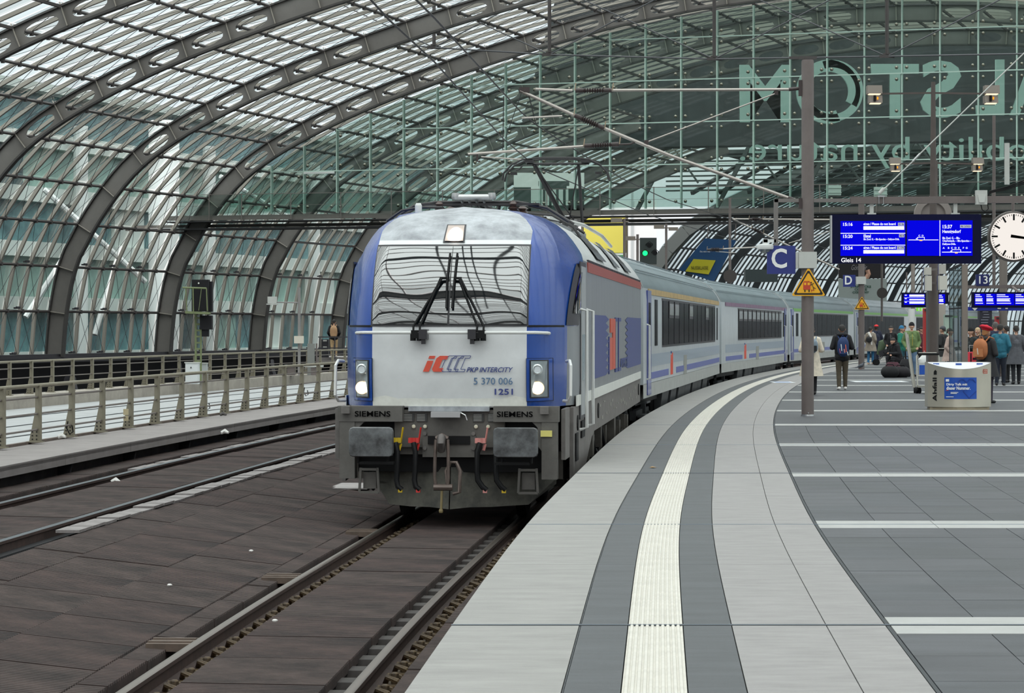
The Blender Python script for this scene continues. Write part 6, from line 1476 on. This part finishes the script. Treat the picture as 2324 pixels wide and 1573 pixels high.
# ================================================================ LEFT SIDE EQUIPMENT
YS = 90; b = px(449, 868, YS); b.z = -.21
sg = thing('railway_signal', 'dark box-shaped signal seen from behind on a green lattice mast at the left', 'signal', b)
def LS(x, y, dy=0): return px(x, y, YS)-b+Vector((0, dy, 0))
m_grn = mat('mast_green', '76805a', .6, noise=.2)
mb = MB()
for x in (444, 456): mb.beam(LS(x, 868), LS(x, 700), .06, .06, up=(0, 1, 0))
k = 0
for y in range(708, 868, 14): mb.beam(LS(444, y), LS(456, y), .05, .06)
mb.beam(LS(444, 868, .15), LS(444, 700, .15), .05, .04, up=(0, 1, 0)); mb.build('lattice_mast', m_grn, sg)
a, c_ = LS(437, 707), LS(475, 635); mb = MB(); mb.box(((a.x+c_.x)/2, 0, (a.z+c_.z)/2), (c_.x-a.x, .5, c_.z-a.z)); a, c_ = LS(472, 708), LS(482, 639); mb.box(((a.x+c_.x)/2, .1, (a.z+c_.z)/2), (c_.x-a.x, .4, c_.z-a.z)); mb.build('signal_head', m_void, sg)
a, c_ = LS(455, 748), LS(482, 716); mb = MB(); mb.box(((a.x+c_.x)/2, 0, (a.z+c_.z)/2), (c_.x-a.x, .4, c_.z-a.z)); a, c_ = LS(459, 764), LS(474, 748); mb.box(((a.x+c_.x)/2, 0, (a.z+c_.z)/2), (c_.x-a.x, .3, c_.z-a.z)); mb.build('lower_head', m_void, sg)
mb = MB(); p = LS(453, 643, -.27); mb.lathe(p, [(.03, 0), (.03, -.01)], 8, 0, 'y'); mb.build('badge', m_cream, sg)
tb('cage_rail', [LS(418, 653, -.45), LS(472, 655, -.45)], .03, m_grn, sg); tb('cage_rail', [LS(425, 653, -.45), LS(428, 710, -.45)], .02, m_grn, sg); tb('cage_rail', [LS(442, 653, -.5), LS(443, 708, -.5)], .02, m_grn, sg); tb('cage_rail', [LS(472, 655, -.45), LS(474, 706, -.45)], .02, m_grn, sg); tb('cage_rail', [LS(461, 656, -.5), LS(455, 705, -.5)], .01, m_grn, sg)
mb = MB(); mb.beam(LS(424, 709, -.2), LS(478, 711, -.2), .6, .08); mb.build('service_platform', m_grn, sg)
cb = thing('relay_cabinet', 'white trackside cabinet at the foot of the left signal mast', 'cabinet', px(437, 868, 88)); cb.location.z = -.21
mb = MB(); mb.box((0, 0, .35), (.44, .35, .7)); mb.box((0, -.18, .32), (.38, .02, .56)); mb.build('body', mat('cabinet_white', 'd5d8d8', .5), cb); mb = MB(); mb.box((-.03, -.2, .55), (.03, .02, .05)); mb.build('lock', m_black, cb); mb = MB(); mb.box((0, 0, .71), (.5, .4, .03)); mb.build('roof', m_box, cb)
cb2 = thing('relay_cabinet', 'smaller grey-white cabinet just right of the white one by the signal mast', 'cabinet', px(462, 865, 91)); cb2.location.z = -.21
mb = MB(); mb.box((0, 0, .33), (.26, .3, .6)); mb.build('body', mat('cabinet_grey', 'b4b8b8', .5), cb2); mb = MB(); mb.box((0, -.01, .65), (.29, .34, .03)); mb.build('roof', m_box, cb2)
YM = 101; b = px(679, 853, YM); b.z = -.21
lm = thing('platform_lamp', 'slim grey lamp mast with one box lamp on a left arm, left of the locomotive', 'lamp', b)
q = lambda x, y: px(x, y, YM)-b
tb('mast', [q(679, 853), q(679, 652)], .055, mat('mast_grey', '8a8684', .5), lm); tb('arm', [q(679, 687), q(626, 686)], .025, mat('mast_grey', '8a8684', .5), lm)
mb = MB(); p = q(618, 681); mb.box(p, (.34, .3, .26)); mb.box(p+Vector((0, 0, -.16)), (.42, .34, .04)); mb.build('lamp_head', m_box, lm); mb = MB(); mb.box(q(679, 771)+Vector((0, -.1, 0)), (.36, .2, .28)); mb.build('junction_box', mat('box_cream', 'd3cbbd', .5), lm)
# far side platform with its cabinets
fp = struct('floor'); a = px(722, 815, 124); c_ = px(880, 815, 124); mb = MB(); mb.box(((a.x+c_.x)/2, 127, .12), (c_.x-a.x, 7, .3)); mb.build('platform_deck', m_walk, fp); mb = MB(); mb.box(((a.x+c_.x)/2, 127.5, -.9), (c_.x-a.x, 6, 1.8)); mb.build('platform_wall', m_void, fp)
fr = thing('railing', 'dark square-framed railing in front of the lone traveller at the left', 'railing', (0, 0, 0))
for x in (726, 760, 795): a = px(x, 812, 121.5); mb = MB(); mb.box((a.x, 121.5, .72), (.05, .05, 1.0)); mb.build('post', m_steeld, fr)
for y in (765, 790): mb = MB(); mb.beam(px(722, y, 121.5), px(800, y, 121.5), .04, .05); mb.build('rail_bar', m_steeld, fr)
kb = thing('control_cabinet', 'black cabinet with two white labels behind the dark railing', 'cabinet', px(738, 810, 123)); kb.location.z = .27
mb = MB(); mb.box((0, 0, .42), (.34, .3, .84)); mb.build('body', m_blk2, kb)
for z in (.78, .48): mb = MB(); mb.box((0, -.16, z), (.18, .02, .06)); mb.build('label_strip', m_box, kb)
gb = thing('control_cabinet', 'plain grey upright cabinet left of the black one', 'cabinet', px(706, 838, 104)); gb.location.z = -.21
mb = MB(); mb.box((0, 0, .62), (.28, .25, 1.24)); mb.build('body', mat('cab_grey2', '7f807c', .5), gb); mb = MB(); mb.box((.22, 0, .6), (.06, .1, 1.3)); mb.build('side_post', m_pole, gb)
tk = thing('cable_tray', 'low pale cable tray and boxes at the foot of the left lamp mast', 'tray', px(690, 850, 103)); tk.location.z = -.21
mb = MB(); mb.box((0, 0, .38), (1.5, .4, .08)); mb.build('tray', m_box, tk); mb = MB(); mb.box((-.5, 0, .2), (.3, .3, .36)); mb.box((.4, 0, .17), (.25, .3, .3)); mb.build('support', m_pole, tk)
# small boxes fixed to the near railing
for x, y, hexc, lab in ((286, 935, 'b8ab8a', 'small cream box strapped to a post of the nearer railing'),):
    p = px(x, y, 49.2); mb = MB(); mb.box(p, (.09, .08, .11)); mb.box(p+Vector((0, 0, -.12)), (.085, .08, .09)); tag(mb.build('junction_box', mat('jb_'+hexc, hexc, .5)), lab, 'box')
for x, y, Y in ((158, 972, 45.4), (470, 920, 57.5), (694, 890, 67)):
    mb = MB(); p = px(x, y, Y-.15); mb.path([p+Vector((-.03, 0, .12)), p+Vector((-.05, 0, 0)), p+Vector((0, 0, -.1)), p+Vector((.06, 0, -.06)), p+Vector((.04, 0, .05))], .012, 6); tag(mb.build('cable_loop', m_black, smooth=True), {158: 'black cable loop on the second railing post from the left', 470: 'black cable loop on a railing post near the frame centre left', 694: 'black cable loop on a railing post just left of the locomotive'}[x], 'cable')
r = random.Random(9); m_lit = mat('litter_white', 'd5d3cf', .7)
for k, (x, y, lab) in enumerate(((140, 995, 'crumpled white paper by the second railing post'), (506, 944, 'dark scrap lying on the walkway past the railing'), (404, 890, 'blue and white paper cup on the pale membrane'), (510, 985, 'tiny white scrap under the walkway slabs'), (262, 1098, 'tiny white scrap on the far rubber mats'))):
    zz_ = -.2 if y < 1050 and y > 940 else -.54; Y = (1.69-zz_)*6000/(y-742); p = px(x, y, Y); mb = MB()
    mb.path([p+Vector((-.06, 0, .02)), p+Vector((0, .03, .05)), p+Vector((.07, -.02, .02))], [.03, .045, .02], 6); tag(mb.build('litter', m_lit if k != 1 else m_concd), lab, 'litter')
for x, y, lab in ((487, 1190, 'pale speck farthest out on the brown mats, left of the ground plate'), (362, 1213, 'bluish speck on the long joint between the mats at the left'), (570, 1252, 'small brown crumb in the middle of the brown mats'), (385, 1330, 'white speck on the mats right above the lowest left joint line'), (143, 1320, 'white speck on the mats nearest the left frame edge'), (624, 1411, 'white speck between the rails, low in the picture')):
    Y = 2.4*6000/(y-742); p = px(x, y, Y); mb = MB(); mb.lathe((p.x, p.y, p.z+.0), [(.02, 0), (.025, .012), (.012, .02)], 6); tag(mb.build('pebble', m_lit), lab, 'litter', 'specks on the rubber mats')
# ================================================================ PEOPLE
def seg_d(Pn, a, b, ra, rb):
    a = np.array(a); b = np.array(b); ab = b-a; L2 = (ab@ab) or 1e-9; t = np.clip(((Pn-a)@ab)/L2, 0, 1); c = a+t[:, None]*ab
    return np.linalg.norm(Pn-c, axis=1)-(ra+(rb-ra)*t)
m_shoe = mat('shoe_dark', '1d1c1e', .5); m_hair = mat('hair_dark', '1f1815', .6); m_brows = mat('feature_dark', '2a1c18', .6); m_lip = mat('lip', '9c5a50', .5)
SK = {'light': mat('skin_light', 'c99c84', .5), 'mid': mat('skin_mid', 'a8785c', .5), 'deep': mat('skin_deep', '5d3f30', .5)}
def person(xp, yfeet, label, H=1.75, face=0, top='23222a', legs='2c2c33', skin='light', hair='1f1815', hat=None, hatc=None, arms='pocket', coat=0, vox=.022, shoes='1d1c1e', bulk=1.12, hood=None, yz=None, sit=False, longhair=False, z0=0., scarf=None, group=None, stride=.06, Y=None, zipc=None):
    """face: 0 looks at the camera, PI turns the back to it"""
    Y = Y or (CAMZ-z0)*6000/(yfeet-742); b = px(xp, yfeet, Y); b.z = z0
    t = thing('person', label, 'person', b, face, group)
    s = H/1.75
    C = []   # capsules: a, b, ra, rb, material index 0 skin 1 top 2 legs
    def c(a, b_, ra, rb=None, m=1): C.append((tuple(x*s for x in a), tuple(x*s for x in b_), ra*s, (rb if rb is not None else ra)*s, m))
    hipz = .92; k = bulk
    if sit:
        dz = -.50
        for sx in (-1, 1):
            c((sx*.10, 0, hipz+dz), (sx*.14, -.42, .50), .085, .065, 2); c((sx*.14, -.42, .50), (sx*.15, -.36, .08), .06, .045, 2); c((sx*.15, -.34, .05), (sx*.15, -.50, .035), .045, .035, 3)
        lean_ = -.22
    else:
        dz = 0; lean_ = 0
        for sx in (-1, 1):
            yy = stride*sx
            c((sx*.085, 0, .92), (sx*.09, yy*.4-.01, .50), .102, .074, 2); c((sx*.09, yy*.4-.01, .50), (sx*.09, yy+.02, .09), .070, .054, 2); c((sx*.09, yy+.05, .05), (sx*.105, yy-.13, .035), .045, .036, 3)
    c((-.07, .0, hipz+dz-(0 if sit else .03)), (.07, 0, hipz+dz-(0 if sit else .03)), .115*k, None, 2 if sit else 1)
    c((0, 0, 1.0+dz), (0, lean_*.5, 1.22+dz), .13*k, .14*k); c((-.06, lean_*.5, 1.0+dz), (-.085, lean_*.8, 1.36+dz), .115*k, .095*k); c((.06, lean_*.5, 1.0+dz), (.085, lean_*.8, 1.36+dz), .115*k, .095*k)
    sh = 1.42+dz; hy = lean_*.9
    c((-.15, hy, sh), (.15, hy, sh), .065*k, None); c((0, hy, sh), (0, hy-.01, sh+.09), .058, .05, 0)
    hz = sh+.215; hx = 0; hyy = hy-.02+(-.06 if sit else 0)
    if sit: hz -= .05
    c((0, hyy+.012, hz+.03), (0, hyy-.005, hz-.005), .088, .085, 0); c((0, hyy-.02, hz-.02), (0, hyy-.045, hz-.075), .065, .036, 0)
    c((0, hyy-.088, hz+.005), (0, hyy-.108, hz-.028), .010, .014, 0)
    for sx in (-1, 1): c((sx*.086, hyy+.01, hz+.01), (sx*.09, hyy+.015, hz-.02), .014, .010, 0)
    # arms
    def arm(sx, e, h, glove=False):
        c((sx*.18, hy, sh-.01), e, .064*k, .056*k); c(e, h, .055*k, .042*k)
        hm = 0; e_, h_ = Vector(e), Vector(h); d = (h_-e_).normalized(); p = h_+d*.055
        c(tuple(h_+d*.01), tuple(p), .030, .032, hm)
        side = Vector((sx, 0, 0)); nrm = d.cross(side).normalized() if d.cross(side).length > .1 else Vector((0, 1, 0)); wd = nrm.cross(d).normalized()
        for q, (off, ln) in enumerate(((-.028, .062), (-.010, .075), (.010, .070), (.027, .052))):
            a0 = p+wd*off; a1 = a0+d*ln*.55; a2 = a1+(d*.6+Vector((-sx*.5, -.3, 0))).normalized()*ln*.45; c(tuple(a0), tuple(a1), .0095, .009, hm); c(tuple(a1), tuple(a2), .009, .0075, hm)
        c(tuple(h_+d*.02), tuple(h_+d*.05+Vector((-sx*.035, -.025, 0))), .012, .009, hm)
    if arms == 'phone':
        for sx in (-1, 1): arm(sx, (sx*.27, hy+.02, 1.14+dz), (sx*.10, hy-.26, 1.16+dz))
    elif arms == 'down':
        for sx in (-1, 1): arm(sx, (sx*.25, hy+.03, 1.14+dz), (sx*.25, hy-.06, .88+dz))
    elif arms == 'cross':
        for sx in (-1, 1): arm(sx, (sx*.26, hy-.0, 1.15+dz), (-sx*.02, hy-.20, 1.13+dz+sx*.03))
    elif arms == 'forward':
        for sx in (-1, 1): arm(sx, (sx*.24, hy-.06, 1.14+dz), (sx*.10, hy-.36, 1.02+dz))
    else:
        for sx in (-1, 1): arm(sx, (sx*.27, hy+.06, 1.14+dz), (sx*.19, hy-.08, .96+dz))
    # skin the capsules with a voxel remesh
    mb = MB()
    for a, b_, ra, rb, m in C:
        a, b_ = Vector(a), Vector(b_); d = b_-a; L_ = max(d.length, 1e-4); R = d.to_track_quat('Z', 'Y').to_matrix().to_4x4() if d.length > 1e-4 else Matrix()
        M = Matrix.Translation(a) @ R; n = 8; pr = []
        for q in range(1, 4): th = PI/2*q/3; pr.append((ra*math.sin(th)+.0005, -ra*math.cos(th)))
        for q in range(0, 3): th = PI/2*(1-q/3); pr.append((rb*math.sin(th)+.0005, L_+rb*math.cos(th)))
        mb.lathe((0, 0, 0), pr, 12, 0, 'z', M=M)
    tmp = mb.build('body', SK[skin]); md = tmp.modifiers.new('r', 'REMESH'); md.mode = 'VOXEL'; md.voxel_size = vox*.55 if vox <= .02 else vox*.6; md.use_smooth_shade = True
    dg = bpy.context.evaluated_depsgraph_get(); me = bpy.data.meshes.new_from_object(tmp.evaluated_get(dg)); bpy.data.objects.remove(tmp)
    me.materials.clear(); tn = 'cloth_'+top; ln = 'cloth_'+legs
    for m in (SK[skin], mat(tn, top, .8, noise=.25, nscale=9), mat(ln, legs, .85, noise=.2, nscale=9), mat('shoe_'+shoes, shoes, .5)): me.materials.append(m)
    nf = len(me.polygons); ce = np.empty(nf*3); me.polygons.foreach_get('center', ce); ce = ce.reshape(-1, 3)
    D = np.stack([seg_d(ce, a, b_, ra, rb) for a, b_, ra, rb, m in C]); mi = np.array([q[4] for q in C])[D.argmin(0)]
    me.polygons.foreach_set('material_index', mi.astype(np.int32)); me.polygons.foreach_set('use_smooth', [True]*nf); me.update()
    body = bpy.data.objects.new('body', me); COL.objects.link(body); body.parent = t
    hc = Vector((0, hyy, hz))*s
    def cap(name, m, r, zlo, back=0, squash=1., fwd=0, extra=0):
        mb = MB(); rows = []
        for i in range(8):
            th = i/7*PI/2*1.0; rr = r*math.cos(th) if i else r; zz_ = zlo+(r*squash-zlo)*math.sin(th) if i else zlo
            rows.append([(hc.x+rr*math.cos(q)*.93, hc.y+.014+fwd+rr*math.sin(q)*1.05+back*max(0, math.sin(q))*(1-i/7), hc.z+.03+zz_-extra*max(0, math.sin(q))*(1-i/7)**4) for q in np.linspace(0, 2*PI, 17)])
        mb.grid(rows); return mb.build(name, m, t, smooth=True)
    hm = mat('hair_'+hair, hair, .6)
    cap('hair', hm, .101*s, -.0, 0, 1.0, .008, extra=.13 if longhair else .085)
    if longhair: mb = MB(); mb.path([hc+Vector((0, .07, .02)), hc+Vector((0, .09, -.1)), hc+Vector((0, .09, -.24))], [.07, .08, .05], 10); mb.build('long_hair', hm, t, smooth=True)
    if hat == 'beanie': cap('beanie', mat('hat_'+hatc, hatc, .9), .106*s, -.01, 0, 1.12, .006, extra=.03)
    if hat == 'cap': cap('cap', mat('hat_'+hatc, hatc, .7), .112*s, .02, 0, .95)
    if hat == 'beret':
        mb = MB(); M = Matrix.Translation(hc+Vector((.0, .03, .075))) @ Matrix.Rotation(.28, 4, 'X') @ Matrix.Rotation(-.15, 4, 'Y'); mb.lathe((0, 0, 0), [(.085, -.03), (.10, .0), (.15, .02), (.155, .045), (.12, .075), (.05, .09), (.01, .105)], 20, 0, 'z', M=M); mb.build('beret', mat('hat_'+hatc, hatc, .9, noise=.2), t, smooth=True)
    if hat == 'phones': cap('headband', mat('hat_'+hatc, hatc, .5), .108*s, .0, 0, 1.05)
    if hood:
        mb = MB(); rows = []
        for i in range(6):
            th = i/5; rows.append([((.105+.05*math.sin(th*PI))*math.cos(q)*s, (hy+.03+(.10+.05*math.sin(th*PI))*math.sin(q))*s, (sh+.02+.11*th)*s) for q in np.linspace(0, 2*PI, 17)])
        mb.grid(rows); mb.build('hood', mat('cloth_'+hood, hood, .85), t, smooth=True)
    if scarf: mb = MB(); mb.path([Vector((-.1, hy-.05, sh+.06))*s, Vector((0, hy-.13, sh+.03))*s, Vector((.1, hy-.04, sh+.06))*s, Vector((.06, hy+.09, sh+.06))*s, Vector((-.04, hy+.13, sh-.1))*s, Vector((-.1, hy+.14, sh-.5))*s], [.05, .055, .05, .06, .06, .04], 8); mb.build('scarf', mat('scarf_'+scarf, scarf, .9), t, smooth=True)
    if abs(face) < 2.0:
        for sx in (-1, 1): mb = MB(); mb.box(hc+Vector((sx*.032, -.082, .012)), (.016, .006, .008)); mb.box(hc+Vector((sx*.032, -.084, .03)), (.026, .006, .005)); mb.build('eye', m_brows, t)
        mb = MB(); mb.box(hc+Vector((0, -.083, -.052)), (.036, .010, .009)); mb.build('mouth', m_lip, t)
    if zipc: mb = MB(); mb.box((0, (hy-.155*k)*s, (1.2+dz)*s), (.012, .01, .4)); mb.build('zip', mat('zip_'+zipc, zipc, .4), t)
    if coat:   # skirt of a long coat: z of the hem = coat
        rows = []
        for i in range(7):
            th = i/6; z = (1.12+dz)+(coat-1.12-dz)*th; w_ = (.17+.10*th)*k; dpt = (.13+.09*th)*k
            rows.append([(w_*math.cos(q)*s*(1+.03*math.sin(q*5)*th), dpt*math.sin(q)*s, z*s) for q in np.linspace(0, 2*PI, 25)])
        mb = MB(); mb.grid(rows); mb.build('coat_skirt', mat(tn, top), t, smooth=True)
    return t
def pack(owner, label, hexc, w=.30, h=.44, d=.17, cz=1.22, deco=None, name='backpack', trim=None, yoff=.13):
    M = Matrix.Translation(owner.location) @ Matrix.Rotation(owner.rotation_euler[2], 4, 'Z')
    t = thing(name, label, 'backpack', owner.location, owner.rotation_euler[2])
    m = mat('pack_'+hexc, hexc, .7, noise=.15)
    mb = MB(); rows = []
    for i in range(9):
        th = i/8; z = cz-h/2+h*th; f = (1-abs(2*th-1)**3.2)**.5*1.0 if 0 < i < 8 else .35
        rows.append([(w/2*max(.35, f)*(.92+.08*(1-th))*math.copysign(abs(math.cos(q))**.6, math.cos(q)), yoff+d/2+d/2*max(.35, f)*math.copysign(abs(math.sin(q))**.6, math.sin(q)), z) for q in np.linspace(0, 2*PI, 21)])
    mb.grid(rows); mb.add([rows[0][k] for k in range(20)], [tuple(range(20))]); mb.add([rows[-1][k] for k in range(20)], [tuple(range(20))]); mb.build('bag_body', m, t, smooth=True)
    for sx in (-1, 1): mb = MB(); mb.path([(sx*.09, yoff+.02, cz+h/2-.05), (sx*.12, .06, cz+h/2+.04), (sx*.13, -.10, cz+h/2), (sx*.13, -.14, cz)], .018, 6); mb.build('strap', m, t, smooth=True)
    mb = MB(); mb.box((0, yoff+d-.005, cz-h*.18), (w*.7, .05, h*.38)); mb.build('front_pocket', mat('pack_'+(trim or hexc), trim or hexc, .7), t)
    if deco:
        for (x, z, l, cc_) in deco: mb = MB(); mb.beam((x, yoff+d+.025, z-l/2), (x+.02, yoff+d+.025, z+l/2), .012, .02); mb.build('stripe', mat('deco_'+cc_, cc_, .5), t)
    mb = MB(); mb.path([(-.04, yoff+.04, cz+h/2-.01), (0, yoff+.04, cz+h/2+.05), (.04, yoff+.04, cz+h/2-.01)], .01, 6); mb.build('grab_loop', m, t)
    return t
# man with the blue backpack, walking away
p1 = person(1911, 885, 'man walking away in a black jacket and olive trousers with a blue backpack', 1.74, PI, '16161b', '51483a', hair='17120f', arms='phone', shoes='e6e2de', hood='16161b', vox=.016, bulk=1.22)
pack(p1, 'navy blue backpack with orange and white streaks on the walking man', '1c3563', .32, .52, .20, 1.16, [(-.07, 1.12, .2, 'e0664e'), (.05, 1.14, .18, 'dfe6ea'), (-.03, 1.05, .1, 'e89a86'), (.09, 1.05, .12, 'a8587a'), (-.12, .98, .1, 'dfe6ea')])
# woman in the cream coat behind the pole
p2 = person(1841, 896, 'woman in a long cream coat mostly hidden behind the near pole', 1.70, PI, 'd8ccba', '1f1e22', hair='2a1e18', arms='phone', coat=.48, bulk=1.15, vox=.02)
pack(p2, 'grey and black bag with a yellow zip worn by the woman in the cream coat', '7e8c98', .30, .36, .16, 1.22, [(.0, 1.18, .02, 'c9b54a')], trim='1b1b1e')
p3 = person(1976, 827, 'woman in a beige checked coat with a white scarf and black bag, blue jeans', 1.68, PI-.5, '8f8478', '2f6a94', hair='1d1713', coat=.62, scarf='d9d5d0', bulk=1.15, shoes='c9a88e')
pack(p3, 'small black shoulder bag on the woman with the white scarf', '17161a', .28, .26, .14, 1.12)
person(1989, 826, 'railway worker in dark navy uniform and bright red cap by the train', 1.78, PI+.4, '1b2036', '1b2036', skin='deep', hat='cap', hatc='d8242c', Y=122)
person(2022, 834, 'young man in a black zipped jacket standing behind the pushchair', 1.72, -.2, '161518', '1c1c20', zipc='8c8c90', Y=112, z0=-.0)
person(2046, 842, 'bearded man in a green anorak and blue beanie turned to his friend', 1.72, .9, '1f7a66', '1f4c58', hat='beanie', hatc='2f6f97', arms='forward', Y=100, hair='3a241a', bulk=1.1)
person(2069, 852, 'man in an olive green bomber jacket and black beanie facing the camera', 1.83, 0, '6d8352', '6f8aa8', hat='beanie', hatc='121216', arms='pocket', Y=90, bulk=1.15, zipc='c9b04a')
ps = person(2040, 853, 'man in black crouching on the heap of bags with hands clasped', 1.72, -1.0, '141419', '1d1c22', hair='1c1512', arms='cross', sit=True, hood='141419', Y=92, bulk=1.15, z0=.12)
person(2140, 868, 'woman in a long black puffer coat with headphones behind the trolleys', 1.70, PI+.8, '17171a', '222226', hat='phones', hatc='2c2e36', hair='1b1512', coat=.75, bulk=1.22, Y=87)
person(2155, 872, 'person in a pale pink puffer coat half hidden by the glass showcase', 1.64, 1.2, 'b8a096', '2f5f92', hair='2c221c', coat=.7, bulk=1.15, Y=80)
person(2204, 880, 'woman in a dark jacket and black beanie looking at her phone', 1.66, -.9, '22282a', '1a1a1e', hat='beanie', hatc='121214', hair='6d4a34', arms='phone', longhair=True, Y=74)
p4 = person(2238, 917, 'woman in a bright red beret and dark coat with plaid trousers', 1.67, PI-.75, '222225', '3a3440', hat='beret', hatc='cc2036', hair='a06a3c', arms='phone', coat=.62, bulk=1.2, hood='222225', vox=.018, longhair=False, Y=58.5)
pk = pack(p4, 'tan orange backpack on the woman in the red beret', 'b26d42', .34, .46, .20, 1.2, [(-.02, 1.15, .14, 'd9cdbd')], trim='bb784c')
pk.name = 'backpack'
# plaid trouser leg bands
mb = MB()
for k in range(7): mb.lathe((.09, .02, .12+k*.085), [(.064, 0), (.064, .022)], 12, k % 2)
mb.build('plaid_bands', [mat('plaid_tan', 'a98a62', .8), mat('plaid_navy', '23284a', .8)], p4)
person(2270, 868, 'man in a teal jacket with dark hair standing at the right edge of the crowd', 1.76, PI-.3, '2a6f84', '1c2230', hair='17120f', Y=76)
person(2259, 856, 'tall grey-haired man in navy behind the teal jacket', 1.84, PI, '262b44', '20222c', hair='4f4a48', Y=84)
person(2219, 858, 'fair-haired woman in black between the showcase and the red beret', 1.66, -.6, '1c1b20', '1a1a1e', hair='b59a76', Y=86, longhair=True)
person(2284, 862, 'dark-haired person in black cut by the right edge of the crowd', 1.72, PI+.5, '151518', '151518', Y=80)
person(2229, 852, 'person in a plum coat deep in the crowd behind the red beret', 1.7, .3, '3b2a38', '1c1a20', Y=92)
person(2052, 826, 'person with brown hair just behind the two men in beanies', 1.76, 0, '4a3a34', '26262a', Y=122, skin='mid')
person(2091, 838, 'person in a maroon coat left of the red pillar', 1.68, .6, '52222c', '222226', Y=106)
person(2084, 834, 'small dark-haired person in black behind the olive bomber jacket', 1.62, 0, '1c1c22', '1c1c22', Y=111)
person(2100, 830, 'bald man in a dark coat beside the red pillar', 1.78, .3, '2a2226', '1e1e22', hair='a8785c', Y=116, skin='mid')
person(2306, 866, 'person in a grey coat beyond the right edge, standing under the board', 1.72, PI, '55565c', '22242a', Y=78, coat=.6)
# traveller on the far left platform
pl_ = person(758, 812, 'lone traveller on the far left platform seen from behind, black jacket and beige trousers', 1.76, PI, '1a1a1e', 'c0a078', hair='17120f', Y=122.5, z0=.27, bulk=1.05, shoes='d8d2cc')
pack(pl_, 'tan backpack on the lone traveller at the left', 'b08a66', .36, .56, .2, 1.2)
# pushchair
pu = thing('pushchair', 'dark green and black pushchair beside the woman in the checked coat', 'pushchair', px(2008, 829, 10140/87)); pu.location.z = 0
mb = MB(); mb.path([(-.25, 0, .45), (-.1, 0, .95), (.15, 0, 1.05), (.35, 0, .85)], [.12, .2, .2, .1], 10); mb.build('hood', mat('pram_green', '44523c', .8), pu, smooth=True)
mb = MB(); mb.hexa([(-.25, -.22, .42), (.3, -.22, .35), (.3, .22, .35), (-.25, .22, .42)], [(-.3, -.22, .62), (.38, -.22, .8), (.38, .22, .8), (-.3, .22, .62)]); mb.build('seat', m_blk2, pu)
mb = MB()
for y in (-.24, .24): mb.tube((-.35, y, .15), (.3, y, .85), .018, 6); mb.tube((.35, y, .15), (-.1, y, .6), .018, 6); mb.tube((.3, y, .85), (.5, y, 1.05), .018, 6)
mb.tube((.5, -.24, 1.05), (.5, .24, 1.05), .022, 8); mb.build('frame', m_black, pu)
for x, y, r_ in ((-.38, -.24, .13), (-.38, .24, .13), (.36, -.26, .15), (.36, .26, .15)): mb = MB(); mb.lathe((x, y, r_), [(r_, -.025), (r_, .025), (r_*.6, .03)], 18, 0, 'y'); mb.build('wheel', m_black, pu)
# luggage heap
def bag(x, y, Y, w, d, h, hexc, label, rz=0, z=0):
    p = px(x, y, Y); t = thing('travel_bag', label, 'bag', (p.x, Y, z), rz, 'bags on the platform'); mb = MB(); rows = []
    for i in range(8):
        th = i/7; f = math.sin(PI*(.12+.76*th))**.5; rows.append([(w/2*f*math.copysign(abs(math.cos(q))**.7, math.cos(q)), d/2*f*math.copysign(abs(math.sin(q))**.7, math.sin(q)), h*th) for q in np.linspace(0, 2*PI, 19)])
    mb.grid(rows); mb.add([rows[0][k] for k in range(18)], [tuple(range(18))]); mb.add([rows[-1][k] for k in range(18)], [tuple(range(18))]); mb.build('bag_body', mat('bag_'+hexc, hexc, .8, noise=.2), t, smooth=True)
    mb = MB(); mb.path([(-w*.25, 0, h*.92), (-w*.15, 0, h*1.15), (w*.15, 0, h*1.15), (w*.25, 0, h*.92)], .018, 6); mb.build('handle', m_black, t); return t
bag(2020, 857, 88, .62, .45, .38, '19191c', 'black holdall at the left front of the luggage heap')
bag(2044, 857, 88.3, .66, .45, .36, '221f24', 'dark holdall at the right front of the luggage heap')
bag(2026, 855, 89.4, .55, .4, .5, '4a2230', 'maroon bag peeping out of the luggage heap')
bag(2056, 857, 89.6, .45, .4, .6, '1c1b20', 'tall dark rucksack at the right end of the luggage heap')
t = thing('suitcase', 'bright red upright suitcase standing behind the waste bin', 'suitcase', px(2210, 888, 70)); t.location.z = 0
mb = MB(); mb.hexa([(-.24, -.14, .06), (.24, -.14, .06), (.24, .14, .06), (-.24, .14, .06)], [(-.24, -.14, 1.02), (.2, -.14, 1.04), (.2, .14, 1.04), (-.24, .14, 1.02)]); mb.build('shell', mat('case_red', 'd93a4a', .45), t)
mb = MB(); mb.box((-.1, -.15, .8), (.03, .02, .4)); mb.box((.05, -.15, .85), (.2, .02, .05)); mb.build('strap', m_black, t)
for x in (-.18, .18): mb = MB(); mb.lathe((x, 0, .035), [(.035, -.02), (.035, .02)], 10, 0, 'y'); mb.build('wheel', m_black, t)
mb = MB(); mb.path([(-.1, .1, 1.0), (-.1, .1, 1.2), (.1, .1, 1.2), (.1, .1, 1.0)], .012, 6); mb.build('pull_handle', m_silm, t)
t = thing('shopping_bag', 'pale white bundle of bags on the trolley behind the hoop', 'bag', px(2098, 872, 80)); t.location.z = .22
mb = MB(); mb.path([(0, 0, .08), (.02, 0, .3), (-.02, 0, .5), (0, 0, .62)], [.14, .2, .17, .06], 10); mb.build('bag_body', m_hand, t, smooth=True); mb = MB(); mb.path([(-.05, 0, .6), (0, 0, .75), (.05, 0, .6)], .012, 6); mb.build('handle', m_box, t)
